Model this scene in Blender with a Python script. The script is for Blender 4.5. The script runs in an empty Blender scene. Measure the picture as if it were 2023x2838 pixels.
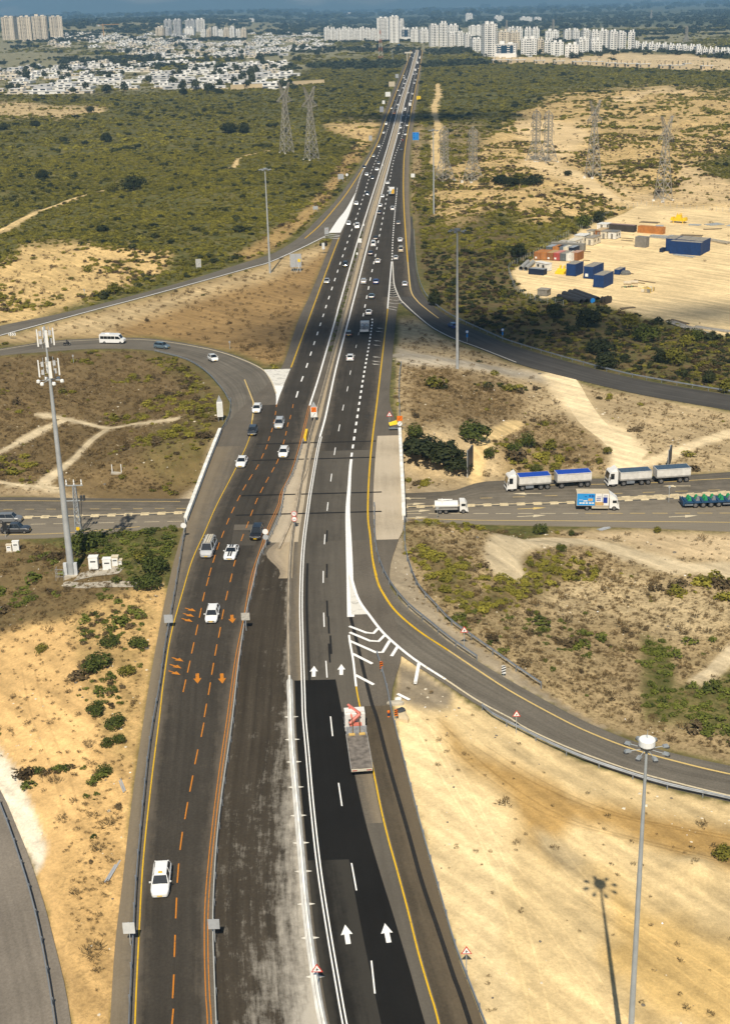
import bpy, bmesh, math, random
import numpy as np
from mathutils import Vector, Matrix
random.seed(11); RNG = np.random.default_rng(11)
sc = bpy.context.scene
COL = sc.collection
# ---------------------------------------------------------------- camera, sky, sun, exposure
CAM_H = 86.0
PITCH, ROLL = math.radians(20.67), math.radians(1.53)
IW, IH, FOC = 2023.0, 2838.0, 3729.0
_r0 = np.array([1., 0, 0]); _u0 = np.array([0, math.sin(PITCH), math.cos(PITCH)])
FWD = np.array([0, math.cos(PITCH), -math.sin(PITCH)])
CR = math.cos(ROLL) * _r0 - math.sin(ROLL) * _u0
CU = math.sin(ROLL) * _r0 + math.cos(ROLL) * _u0
CPOS = np.array([0, 0, CAM_H])
cd = bpy.data.cameras.new('camera'); cam = bpy.data.objects.new('camera', cd); COL.objects.link(cam)
cd.sensor_fit = 'VERTICAL'; cd.sensor_height = 24; cd.lens = FOC * 24 / IH
cd.clip_start = 1; cd.clip_end = 60000
cam.matrix_world = Matrix(((CR[0], CU[0], -FWD[0], 0), (CR[1], CU[1], -FWD[1], 0), (CR[2], CU[2], -FWD[2], CAM_H), (0, 0, 0, 1)))
sc.camera = cam
SUN_EL, SUN_AZ = math.radians(50), math.radians(185)      # azimuth clockwise from +Y: behind the camera, a little left
wd = bpy.data.worlds.new('World'); sc.world = wd; wd.use_nodes = True
_n = wd.node_tree.nodes; _bg = _n['Background']
_sky = _n.new('ShaderNodeTexSky'); _sky.sky_type = 'NISHITA'; _sky.sun_disc = False
_sky.sun_elevation = SUN_EL; _sky.sun_rotation = SUN_AZ
wd.node_tree.links.new(_sky.outputs[0], _bg.inputs[0]); _bg.inputs[1].default_value = 0.06
sd = bpy.data.lights.new('sun', 'SUN'); sun = bpy.data.objects.new('sun', sd); COL.objects.link(sun)
sd.energy = 5.0; sd.angle = math.radians(0.53); sd.color = (1.0, 0.91, 0.75)
_sv = Vector((math.sin(SUN_AZ) * math.cos(SUN_EL), math.cos(SUN_AZ) * math.cos(SUN_EL), math.sin(SUN_EL)))
sun.rotation_euler = _sv.to_track_quat('Z', 'Y').to_euler(); sun.location = (0, 0, 300)
sc.view_settings.view_transform = 'Standard'; sc.view_settings.look = 'None'
sc.view_settings.exposure = 0.2; sc.view_settings.gamma = 1; sc.view_settings.use_curve_mapping = False
sc.render.engine = 'CYCLES'
try:
    sc.cycles.use_denoising = True; sc.cycles.denoiser = 'OPENIMAGEDENOISE'
except Exception: pass
sc.cycles.use_adaptive_sampling = True; sc.cycles.adaptive_threshold = .025; sc.cycles.max_bounces = 4; sc.cycles.diffuse_bounces = 2; sc.cycles.glossy_bounces = 2; sc.cycles.transparent_max_bounces = 12
sc.cycles.volume_bounces = 0; sc.cycles.volume_step_rate = 4
# ---------------------------------------------------------------- map from the photograph's pixels to the ground
def ray(px, py):
    px = np.asarray(px, float); py = np.asarray(py, float)
    return FWD + ((px - IW / 2) / FOC)[..., None] * CR - ((py - IH / 2) / FOC)[..., None] * CU
def unproj(px, py, h=0.0):
    d = ray(px, py); t = (np.asarray(h, float) - CAM_H) / d[..., 2]
    return CPOS + d * t[..., None]
def project(x, y, z):
    d = np.stack([x, y, z], -1) - CPOS
    zc = np.maximum(d @ FWD, 1e-3)
    return IW / 2 + FOC * (d @ CR) / zc, IH / 2 - FOC * (d @ CU) / zc
def depth(p): return float((np.asarray(p, float) - CPOS) @ FWD)
def sstep(a, b, x):
    t = np.clip((np.asarray(x, float) - a) / (b - a), 0, 1); return t * t * (3 - 2 * t)
def smooth(pts, k=6):
    """Catmull-Rom through the points"""
    P = np.asarray(pts, float)
    if len(P) < 3: return P
    Q = np.vstack([2 * P[0] - P[1], P, 2 * P[-1] - P[-2]]); out = []
    t = np.linspace(0, 1, k, endpoint=False)[:, None]
    for i in range(1, len(Q) - 2):
        a, b, c, d = Q[i - 1], Q[i], Q[i + 1], Q[i + 2]
        out.append(0.5 * (2 * b + (c - a) * t + (2 * a - 5 * b + 4 * c - d) * t ** 2 + (3 * b - a - 3 * c + d) * t ** 3))
    out.append(P[-1:]); return np.vstack(out)
def resample(P, step=None, n=None):
    s = np.r_[0, np.cumsum(np.linalg.norm(np.diff(P[:, :2], axis=0), axis=1))]
    if n is None: n = max(2, int(s[-1] / step) + 1)
    q = np.linspace(0, s[-1], n)
    return np.stack([np.interp(q, s, P[:, i]) for i in range(P.shape[1])], 1)
# road profile: a bridge 7 m over the cross road, down to grade on both sides
def hm(y):
    y = np.asarray(y, float)
    return 7.0 * sstep(60, 196, y) * (1 - sstep(262, 430, y))
def unproj_main(px, py):
    h = np.zeros(np.shape(px))
    for _ in range(25): h = hm(unproj(px, py, h)[..., 1])
    return unproj(px, py, h)
PL = [(1138,140),(1127,164),(1108,208),(1089,252),(1070,300),(1045,379),(1022,430),(988,510),(962,560),(930,645),(905,705),(862,811),(826,890),(785,1009),(745,1062),(690,1112),(655,1145),(632,1172),(608,1205),(516,1447),(489,1533),(474,1590),(450,1702),(422,1852),(401,1980),(366,2221),(340,2445),(319,2626),(306,2838),(298,3000),(292,3200)]
PR = [(1174,140),(1170,164),(1166,199),(1160,240),(1155,278),(1150,309),(1146,343),(1139,398),(1134,450),(1134,558),(1138,644),(1130,730),(1114,800),(1100,864),(1091,945),(1085,1022),(1080,1110),(1098,1170),(1108,1199),(1119,1440),(1102,1500),(1080,1580),(1090,1690),(1106,1760),(1112,1820),(1098,1870),(1086,1920),(1092,1990),(1126,2144),(1173,2325),(1216,2475),(1259,2626),(1300,2734),(1340,2838),(1395,2980),(1470,3200)]
PLs, PRs = smooth(PL, 8), smooth(PR, 8)
_yy = np.linspace(141, 3190, 3000)
def fx(poly):
    s = smooth(poly, 8); o = np.argsort(s[:, 1], kind='stable'); return lambda y: np.interp(y, s[o, 1], s[o, 0])
_pl = unproj_main(fx(PL)(_yy), _yy); _pr = unproj_main(fx(PR)(_yy), _yy)
_ol, _orr = np.argsort(_pl[:, 1]), np.argsort(_pr[:, 1])
def edge_l(y): return np.interp(y, _pl[_ol, 1], _pl[_ol, 0])
def edge_r(y): return np.interp(y, _pr[_orr, 1], _pr[_orr, 0])
def G0(x, y):
    x = np.asarray(x, float); y = np.asarray(y, float)
    d = np.maximum(np.maximum(edge_l(y) - x, x - edge_r(y)), 0)
    return hm(y) * (1 - sstep(1.5, 34, d))
def on(pts, off=0.0):
    """pixels -> points on the road surface"""
    P = np.asarray(pts, float); h = np.zeros(len(P))
    for _ in range(40):
        q = unproj(P[:, 0], P[:, 1], h); h = 0.5 * h + 0.5 * (G0(q[:, 0], q[:, 1]) + off)
    return unproj(P[:, 0], P[:, 1], h)
# ---------------------------------------------------------------- object helpers
def link(o, parent=None, label=None, cat=None, group=None, kind=None):
    COL.objects.link(o)
    if parent is not None: o.parent = parent
    if label: o['label'] = label
    if cat: o['category'] = cat
    if group: o['group'] = group
    if kind: o['kind'] = kind
    return o
def mesh_obj(name, V, Fc, mats, parent=None, midx=None, smooth_=False, **kw):
    me = bpy.data.meshes.new(name); me.from_pydata([tuple(map(float, v)) for v in V], [], [tuple(map(int, f)) for f in Fc])
    for m in (mats if isinstance(mats, (list, tuple)) else [mats]): me.materials.append(m)
    if midx is not None: me.polygons.foreach_set('material_index', midx)
    if smooth_: me.polygons.foreach_set('use_smooth', [True] * len(me.polygons))
    me.update(); return link(bpy.data.objects.new(name, me), parent, **kw)
def empty(name, loc=(0, 0, 0), rz=0.0, **kw):
    o = bpy.data.objects.new(name, None); o.location = loc; o.rotation_euler = (0, 0, rz); o.empty_display_size = .5
    return link(o, **kw)
def copy_tree(o, parent=None, **kw):
    c = o.copy(); COL.objects.link(c); c.parent = parent
    for k, v in kw.items(): c[k] = v
    for ch in list(o.children): copy_tree(ch, c)
    return c
class MB:
    """collects shapes for one mesh"""
    def __init__(s): s.V = []; s.F = []; s.M = []
    def add(s, V, F, m=0):
        b = len(s.V); s.V += [tuple(v) for v in V]; s.F += [tuple(i + b for i in f) for f in F]; s.M += [m] * len(F); return s
    def box(s, x0, x1, y0, y1, z0, z1, m=0, taper=(0, 0, 0, 0)):
        a, b, c, d = taper   # inset of the top at x0,x1,y0,y1
        V = [(x0, y0, z0), (x1, y0, z0), (x1, y1, z0), (x0, y1, z0), (x0 + a, y0 + c, z1), (x1 - b, y0 + c, z1), (x1 - b, y1 - d, z1), (x0 + a, y1 - d, z1)]
        return s.add(V, [(0, 3, 2, 1), (4, 5, 6, 7), (0, 1, 5, 4), (1, 2, 6, 5), (2, 3, 7, 6), (3, 0, 4, 7)], m)
    def tube(s, p, q, r0, r1=None, n=8, m=0, caps=True):
        r1 = r0 if r1 is None else r1; p = Vector(p); q = Vector(q); d = (q - p)
        if d.length < 1e-6: return s
        d.normalize(); a = d.orthogonal().normalized(); b = d.cross(a)
        V = []; F = []
        for c, r in ((p, r0), (q, r1)):
            for i in range(n):
                t = 2 * math.pi * i / n; V.append(tuple(c + a * (r * math.cos(t)) + b * (r * math.sin(t))))
        for i in range(n): F.append((i, (i + 1) % n, n + (i + 1) % n, n + i))
        if caps: F += [tuple(range(n))[::-1], tuple(range(n, 2 * n))]
        return s.add(V, F, m)
    def prism(s, prof, x0, x1, m=0, axis='x'):
        """prof: list of (u,v); axis x: u=y v=z extruded in x; axis y: u=x v=z extruded in y; axis z: u=x v=y"""
        n = len(prof); f = {'x': lambda u, v, t: (t, u, v), 'y': lambda u, v, t: (u, t, v), 'z': lambda u, v, t: (u, v, t)}[axis]
        V = [f(u, v, x0) for u, v in prof] + [f(u, v, x1) for u, v in prof]
        F = [tuple(range(n)), tuple(range(2 * n - 1, n - 1, -1))] + [(i, n + i, n + (i + 1) % n, (i + 1) % n) for i in range(n)]
        return s.add(V, F, m)
    def lathe(s, prof, c=(0, 0, 0), n=12, m=0):
        V = []; F = []
        for r, z in prof:
            for i in range(n):
                t = 2 * math.pi * i / n; V.append((c[0] + r * math.cos(t), c[1] + r * math.sin(t), c[2] + z))
        for k in range(len(prof) - 1):
            for i in range(n): F.append((k * n + i, k * n + (i + 1) % n, (k + 1) * n + (i + 1) % n, (k + 1) * n + i))
        F += [tuple(range(n))[::-1], tuple(range((len(prof) - 1) * n, len(prof) * n))]
        return s.add(V, F, m)
    def me(s, name, mats):
        me = bpy.data.meshes.new(name); me.from_pydata(s.V, [], s.F)
        for m in (mats if isinstance(mats, (list, tuple)) else [mats]): me.materials.append(m)
        if any(s.M): me.polygons.foreach_set('material_index', s.M)
        bm = bmesh.new(); bm.from_mesh(me); bmesh.ops.recalc_face_normals(bm, faces=bm.faces); bm.to_mesh(me); bm.free()
        me.update(); return me
    def build(s, name, mats, parent=None, **kw):
        return link(bpy.data.objects.new(name, s.me(name, mats)), parent, **kw)
# ---------------------------------------------------------------- materials
def srgb(r, g, b):
    f = lambda c: (c / 255 / 12.92) if c <= 10 else ((c / 255 + .055) / 1.055) ** 2.4
    return (f(r), f(g), f(b))
def mat(name, col, rough=.8, var=.12, scale=1.5, spec=.3, metal=0., bump=0., coat=0., detail=4, world=False, emit=0):
    m = bpy.data.materials.new(name); m.use_nodes = True; nt = m.node_tree; b = nt.nodes['Principled BSDF']
    b.inputs['Roughness'].default_value = rough; b.inputs['Metallic'].default_value = metal
    b.inputs['Specular IOR Level'].default_value = spec; b.inputs['Coat Weight'].default_value = coat
    if coat: b.inputs['Coat Roughness'].default_value = .08
    b.inputs['Base Color'].default_value = (*col, 1)
    if var > 0 or bump > 0:
        tc = nt.nodes.new('ShaderNodeNewGeometry' if world else 'ShaderNodeTexCoord'); nz = nt.nodes.new('ShaderNodeTexNoise')
        nz.inputs['Scale'].default_value = scale; nz.inputs['Detail'].default_value = detail
        nt.links.new(tc.outputs['Position' if world else 'Object'], nz.inputs['Vector'])
        mr = nt.nodes.new('ShaderNodeMapRange'); mr.inputs[1].default_value = .3; mr.inputs[2].default_value = .7
        mr.inputs[3].default_value = 1 - var; mr.inputs[4].default_value = 1 + var
        nt.links.new(nz.outputs[0], mr.inputs[0])
        mx = nt.nodes.new('ShaderNodeVectorMath'); mx.operation = 'SCALE'; mx.inputs[0].default_value = col
        nt.links.new(mr.outputs[0], mx.inputs['Scale']); nt.links.new(mx.outputs[0], b.inputs['Base Color'])
        if bump:
            bp = nt.nodes.new('ShaderNodeBump'); bp.inputs['Strength'].default_value = bump; bp.inputs['Distance'].default_value = .05
            nt.links.new(nz.outputs[0], bp.inputs['Height']); nt.links.new(bp.outputs[0], b.inputs['Normal'])
    return m
def fbm(x, y, sc_=1.0, oct=4, seed=0):
    """value noise 0..1"""
    x = np.asarray(x, float) / sc_; y = np.asarray(y, float) / sc_; tot = np.zeros(np.broadcast(x, y).shape); amp = 1; nrm = 0
    for o in range(oct):
        xi = np.floor(x).astype(np.int64); yi = np.floor(y).astype(np.int64); u = x - xi; v = y - yi; u = u * u * (3 - 2 * u); v = v * v * (3 - 2 * v)
        def hsh(a, b):
            h = (a * 374761393 + b * 668265263 + (seed + o) * 1442695041) & 0x7fffffff
            h = ((h ^ (h >> 13)) * 1274126177) & 0x7fffffff
            return ((h ^ (h >> 16)) & 0xffff) / 65535.0
        tot += amp * ((hsh(xi, yi) * (1 - u) + hsh(xi + 1, yi) * u) * (1 - v) + (hsh(xi, yi + 1) * (1 - u) + hsh(xi + 1, yi + 1) * u) * v)
        nrm += amp; amp *= .5; x = x * 2.03 + 17.3; y = y * 2.03 + 9.1
    return tot / nrm
# ---------------------------------------------------------------- ramp and side-road edges (source pixels of the survey)
X0, X1 = -500, 2500
RAMP_UL = ([(1075,330),(1045,385),(1008,448),(966,508),(927,560),(880,608),(832,655),(790,684),(746,706),(660,733),(517,778),(345,825),(172,868),(0,903),(-250,962),(-500,1020)],
           [(1085,370),(1050,440),(1005,520),(955,600),(901,655),(865,673),(832,690),(746,728),(700,741),(560,780),(388,827),(258,861),(129,896),(0,931),(-250,992),(-500,1050)])
RAMP_LOOP = ([(-500,1035),(-250,995),(0,966),(129,946),(302,936),(431,939),(560,959),(646,982),(725,1019),(755,1056),(775,1090),(790,1130)],
             [(-500,1062),(-250,1015),(0,985),(129,974),(258,966),(409,969),(517,993),(573,1028),(616,1075),(638,1112),(637,1147),(614,1195)])
RAMP_UR = ([(1143,600),(1148,691),(1156,768),(1177,822),(1220,862),(1272,893),(1360,933),(1409,953),(1538,992),(1711,1038),(1840,1064),(2023,1094),(2250,1125),(2500,1155)],
           [(1105,600),(1100,720),(1093,812),(1112,842),(1151,874),(1194,907),(1233,928),(1272,945),(1323,964),(1430,1006),(1538,1036),(1667,1068),(1797,1097),(2023,1136),(2250,1172),(2500,1208)])
RAMP_EXIT = ([(1022,1380),(1030,1450),(1040,1520),(1060,1588),(1092,1644),(1134,1690),(1186,1732),(1250,1784),(1330,1836),(1420,1890),(1573,1975),(1640,2008),(1754,2054),(1883,2092),(2023,2122),(2250,2170),(2500,2215)],
             [(930,1380),(945,1500),(960,1600),(985,1690),(1024,1740),(1061,1775),(1108,1812),(1160,1848),(1234,1894),(1323,1952),(1426,2008),(1581,2086),(1706,2136),(1849,2180),(2023,2220),(2250,2275),(2500,2330)])
ROAD_BL = ([(-420,2000),(-200,2050),(-60,2120),(0,2187),(43,2282),(86,2389),(125,2510),(155,2626),(181,2734),(198,2838),(215,3000)],
           [(-600,2080),(-480,2150),(-400,2230),(-350,2330),(-320,2430),(-300,2520),(-285,2620),(-275,2720),(-265,2790),(-260,2850),(-250,3000)])
CROSS_U = [(-500,1383),(0,1378),(215,1380),(414,1382),(760,1380),(1121,1367),(1250,1360),(1300,1345),(1360,1333),(1600,1328),(1905,1316),(2023,1308),(2500,1280)]
CROSS_D = [(-500,1512),(0,1494),(172,1488),(388,1468),(500,1461),(800,1450),(1121,1443),(1323,1452),(1495,1456),(1711,1460),(2023,1472),(2500,1490)]
CROSS_M = [(-500,1446),(0,1436),(258,1430),(517,1421),(820,1412),(1121,1406),(1323,1401),(1599,1393),(1711,1384),(1883,1376),(2023,1367),(2500,1345)]
YC = 229.5
def flat0(pts): P = np.asarray(pts, float); return unproj(P[:, 0], P[:, 1], 0.0)
def edge_pts(pts, f=on): return f(smooth(pts, 5))
_samp = []
for L, R in (RAMP_UL, RAMP_LOOP, RAMP_UR, RAMP_EXIT, ROAD_BL):
    a = resample(edge_pts(L), n=160); b = resample(edge_pts(R), n=160)
    for t in np.linspace(0, 1, 5): _samp.append((a * (1 - t) + b * t)[:, :2])
a = resample(edge_pts(CROSS_U, flat0), n=160); b = resample(edge_pts(CROSS_D, flat0), n=160)
for t in np.linspace(0, 1, 8): _samp.append((a * (1 - t) + b * t)[:, :2])
SIDE = np.vstack(_samp)
from mathutils.kdtree import KDTree
_kd = KDTree(len(SIDE))
for i, q in enumerate(SIDE): _kd.insert((q[0], q[1], 0), i)
_kd.balance()
# ---------------------------------------------------------------- land cover (source-pixel outlines): colour, cover of green scrub, of dry tufts, dune height
SAND = (.68, .475, .21); PALE = (.74, .62, .44); DRY = (.32, .205, .085); DUST = (.47, .37, .24); BROWN = (.22, .16, .085); OLIVE = (.17, .145, .05); OCHRE = (.42, .28, .11)
GREY = (.36, .31, .235)
COVER = [  # name, outline, colour, green, dry, dune, feather px
 ('scrub', None, OLIVE, .93, .25, 1.0, 1),
 ('far_fields', [(-600,212),(-600,-40),(2600,-40),(2600,128),(1300,150),(1100,150),(900,170),(800,225),(400,262),(0,270)], (.30,.27,.16), .42, .1, .3, 12),
 ('dune_left', [(-300,800),(0,735),(70,690),(180,682),(330,695),(480,705),(465,735),(420,770),(330,800),(180,862),(60,898),(-80,915),(-300,960)], SAND, .26, .45, 1.4, 14),
 ('verge_left', [(690,722),(760,690),(840,630),(905,560),(960,490),(1010,430),(1040,380),(1060,330),(1085,280),(1110,235),(1100,228),(1075,262),(1045,290),(1010,318),(900,340),(905,365),(985,372),(1000,395),(950,435),(900,520),(830,590),(740,655),(640,715)], OCHRE, .16, .5, .2, 9),
 ('sand_by_verge', [(905,345),(1000,322),(1040,300),(1065,300),(1040,350),(1010,400),(985,420),(980,385),(940,370)], SAND, .15, .3, .3, 9),
 ('triangle', [(-200,985),(0,938),(150,900),(400,830),(700,748),(860,685),(925,668),(895,730),(855,820),(822,895),(785,1005),(735,1014),(640,975),(430,934),(130,940),(-200,975)], DRY, .02, .5, .15, 10),
 ('triangle_pale', [(-200,975),(0,936),(300,862),(700,750),(900,665),(900,690),(760,770),(500,850),(380,890),(300,930),(130,938),(-200,970)], (.55,.41,.22), .04, .35, .15, 18),
 ('loop_field', [(-500,1062),(-250,1015),(0,988),(258,970),(409,972),(515,998),(612,1080),(634,1120),(616,1190),(570,1300),(515,1378),(0,1376),(-500,1378)], (.19,.132,.062), .16, .85, .2, 8),
 ('loop_green', [(395,985),(520,1002),(612,1082),(632,1120),(614,1190),(560,1240),(470,1260),(400,1260),(420,1200),(500,1160),(540,1100),(480,1040)], (.165,.125,.05), .55, .5, .2, 22),
 ('loop_gravel', [(465,1310),(520,1262),(595,1212),(570,1300),(545,1372),(470,1374)], (.50,.41,.28), .07, .15, .1, 8),
 ('loop_edge', [(-100,1352),(150,1352),(470,1365),(520,1376),(-100,1377)], (.44,.33,.19), .1, .3, .1, 6),
 ('mast_ground', [(-500,1515),(0,1498),(180,1492),(395,1470),(510,1466),(485,1550),(440,1600),(330,1660),(230,1700),(0,1760),(-500,1800)], (.20,.14,.065), .30, .9, .2, 10),
 ('mast_green', [(205,1488),(380,1476),(505,1466),(478,1560),(455,1620),(400,1640),(345,1590),(330,1540),(210,1545)], OLIVE, .85, .2, .2, 14),
 ('sand_left', [(-500,1800),(0,1752),(180,1712),(300,1668),(440,1612),(462,1650),(425,1840),(402,1980),(368,2221),(342,2445),(308,2838),(300,3100),(215,3100),(200,2838),(155,2626),(86,2389),(0,2187),(-500,2000)], (.71,.46,.195), .07, .22, .2, 12),
 ('sand_left_green', [(180,1720),(300,1672),(440,1620),(445,1700),(420,1850),(400,1960),(378,2120),(330,2110),(290,2060),(250,1960),(215,1860)], (.60,.395,.165), .42, .45, .2, 20),
 ('sand_left_tufts', [(255,2060),(330,2110),(378,2120),(355,2290),(340,2445),(308,2838),(230,2838),(180,2600),(150,2450),(190,2330)], (.62,.40,.165), .12, .55, .1, 16),
 ('chalk', [(-40,2060),(0,2068),(50,2130),(90,2230),(128,2335),(122,2390),(100,2420),(82,2380),(43,2286),(0,2192),(-40,2150)], (.80,.71,.55), .0, .06, .05, 7),
 ('verge_right', [(1152,320),(1172,330),(1168,430),(1172,520),(1165,640),(1150,660),(1140,560),(1138,450)], (.40,.29,.14), .18, .5, .1, 6),
 ('mid_right', [(1165,330),(1330,340),(1420,400),(1300,470),(1260,520),(1300,600),(1200,640),(1165,560)], (.36,.265,.13), .62, .7, .6, 20),
 ('slope_right', [(1165,480),(1260,500),(1300,560),(1420,640),(1500,690),(1420,740),(1440,830),(1600,850),(1800,900),(2023,960),(2500,1050),(2500,1150),(2023,1090),(1711,1034),(1409,948),(1220,858),(1160,760),(1150,690),(1148,600)], (.155,.11,.055), .84, .7, .5, 10),
 ('dunes_right', [(1180,560),(1200,500),(1290,440),(1360,380),(1440,310),(1530,262),(1660,238),(1800,225),(2023,255),(2500,270),(2500,430),(2023,420),(1900,470),(2023,560),(2500,590),(2500,640),(2023,620),(1770,580),(1640,600),(1560,610),(1480,630),(1390,590),(1330,600),(1260,620),(1200,610)], (.66,.46,.205), .46, .35, 1.6, 16),
 ('dune_core', [(1430,330),(1520,335),(1620,350),(1640,400),(1560,440),(1600,480),(1720,540),(1680,560),(1580,510),(1500,490),(1440,450),(1500,400),(1420,370)], (.72,.53,.28), .10, .12, .8, 14),
 ('dune_core2', [(1800,245),(1850,242),(1920,258),(1800,262),(1760,285),(1700,292),(1690,270),(1760,262)], (.72,.53,.28), .06, .1, .8, 6),
 ('dune_core3', [(1880,455),(1960,470),(2100,540),(2400,600),(2400,640),(2023,580),(1900,560),(1780,560),(1700,520),(1660,480),(1760,530),(1880,540)], (.64,.47,.25), .12, .25, .5, 10),
 ('heath_far', [(-400,330),(600,250),(860,210),(1120,160),(1300,160),(2500,210),(2500,235),(1800,235),(1500,262),(1440,320),(1180,340),(1180,200),(1130,200),(1060,320),(900,340),(600,300)], (.155,.145,.065), .95, .2, .6, 20),
 ('scarp', [(-60,283),(60,282),(150,292),(310,296),(285,318),(170,332),(0,326),(-60,325)], (.58,.43,.22), .18, .25, .3, 5),
 ('far_plain', [(-600,84),(-600,-60),(2600,-60),(2600,70),(1300,74),(600,72)], (.13,.14,.09), .5, .1, .3, 6),
 ('city_sand', [(1345,158),(1500,158),(1600,160),(1700,147),(1900,152),(2023,164),(2300,170),(2300,200),(2023,197),(1800,188),(1500,176),(1370,172)], (.64,.49,.28), .06, .1, .1, 3),
 ('yard', [(1408,752),(1440,735),(1560,665),(1660,612),(1770,568),(1900,572),(2023,590),(2500,640),(2500,1040),(2023,935),(1900,905),(1800,880),(1700,850),(1620,828),(1500,832),(1450,815)], (.75,.57,.31), .0, .01, 0, 5),
 ('yard_track', [(1560,468),(1600,470),(1650,500),(1720,545),(1800,565),(2023,578),(2500,600),(2500,612),(2023,590),(1790,575),(1700,555),(1620,515)], (.72,.54,.29), .0, .03, 0, 4),
 ('right_triangle', [(1104,880),(1150,878),(1235,935),(1430,1010),(1667,1072),(2023,1140),(2500,1215),(2500,1280),(2023,1305),(1905,1313),(1340,1330),(1290,1345),(1122,1364),(1112,1210),(1092,1100),(1100,990)], (.47,.355,.20), .10, .40, .2, 8),
 ('rt_brown', [(1120,1010),(1180,1000),(1260,1010),(1380,1060),(1460,1120),(1420,1160),(1300,1170),(1200,1170),(1125,1190),(1115,1100)], (.27,.19,.095), .12, .85, .2, 22),
 ('rt_dust', [(1095,960),(1200,985),(1330,1005),(1480,1030),(1560,1060),(1600,1060),(1560,1085),(1500,1060),(1380,1035),(1250,1015),(1140,1010),(1095,1000)], (.50,.425,.31), .0, .05, .05, 8),
 ('rt_scrub', [(1340,1190),(1440,1160),(1560,1165),(1640,1190),(1700,1250),(1690,1290),(1500,1320),(1400,1300)], (.33,.235,.12), .34, .7, .2, 16),
 ('rt_mound', [(1110,1210),(1200,1250),(1290,1290),(1280,1340),(1122,1362)], (.42,.33,.21), .12, .3, .2, 10),
 ('lower_triangle', [(1122,1447),(1323,1455),(1711,1464),(2023,1476),(2500,1495),(2500,2210),(2023,2118),(1754,2048),(1640,2002),(1420,1880),(1250,1776),(1134,1682),(1092,1636),(1120,1540)], (.42,.31,.165), .30, 1.0, .25, 8),
 ('lt_pale', [(1640,1590),(1800,1600),(2023,1640),(2300,1650),(2300,1760),(2023,1720),(1900,1780),(1780,1740),(1660,1700),(1560,1720),(1500,1660)], (.52,.40,.225), .12, .85, .2, 26),
 ('lt_sandstrip', [(1560,1464),(2023,1478),(2500,1500),(2500,1580),(2023,1560),(1830,1540),(1720,1500),(1640,1490)], (.58,.44,.26), .03, .12, .05, 10),
 ('lt_green', [(1780,1760),(1850,1780),(1870,1900),(1950,1880),(2100,1820),(2500,1850),(2500,2100),(2023,2040),(1900,2010),(1780,1990)], (.19,.16,.06), .88, .3, .3, 16),
 ('lt_green2', [(1121,1460),(1180,1500),(1300,1560),(1330,1640),(1460,1560),(1560,1540),(1600,1600),(1500,1640),(1330,1700),(1230,1660),(1150,1560)], (.20,.145,.065), .74, .85, .2, 24),
 ('lt_verge', [(1100,1450),(1121,1520),(1160,1633),(1246,1728),(1330,1790),(1530,1930),(1650,2000),(1740,2040),(1640,2010),(1420,1892),(1250,1786),(1130,1692),(1057,1580),(1040,1500),(1075,1450)], (.33,.27,.185), .03, .2, 0, 3),
 ('sand_right', [(1108,1800),(1234,1898),(1323,1958),(1426,2014),(1581,2092),(1706,2142),(1849,2186),(2023,2226),(2500,2340),(2500,3200),(1480,3200),(1340,2838),(1300,2734),(1216,2475),(1126,2144),(1090,1980),(1096,1880)], (.67,.505,.265), .008, .03, .1, 5),
 ('sr_brown', [(1230,1990),(1340,2090),(1500,2160),(1700,2230),(2023,2300),(2500,2350),(2500,2480),(2023,2420),(1900,2370),(1750,2330),(1620,2270),(1560,2330),(1540,2400),(1480,2350),(1400,2210),(1260,2080)], (.42,.265,.095), .01, .10, .1, 24),
 ('sr_pale', [(1085,1950),(1140,1960),(1200,2060),(1330,2200),(1420,2330),(1400,2480),(1420,2838),(1340,2838),(1216,2475),(1126,2144)], (.74,.57,.315), .0, .03, .05, 26),
 ('sr_streak', [(1480,2300),(1560,2330),(1640,2400),(1660,2440),(1560,2410),(1500,2360)], (.44,.34,.19), .0, .03, .05, 14),
 ('sr_ochre', [(1640,2420),(1760,2480),(1900,2560),(2100,2640),(2300,2700),(2300,2900),(1900,2860),(1760,2780),(1680,2600)], (.60,.41,.165), .0, .05, .05, 50),
 ('sr_apron', [(1100,1830),(1170,1860),(1260,1910),(1250,1960),(1180,1965),(1090,1935)], (.27,.22,.15), .0, .08, .05, 12),
]
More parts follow.
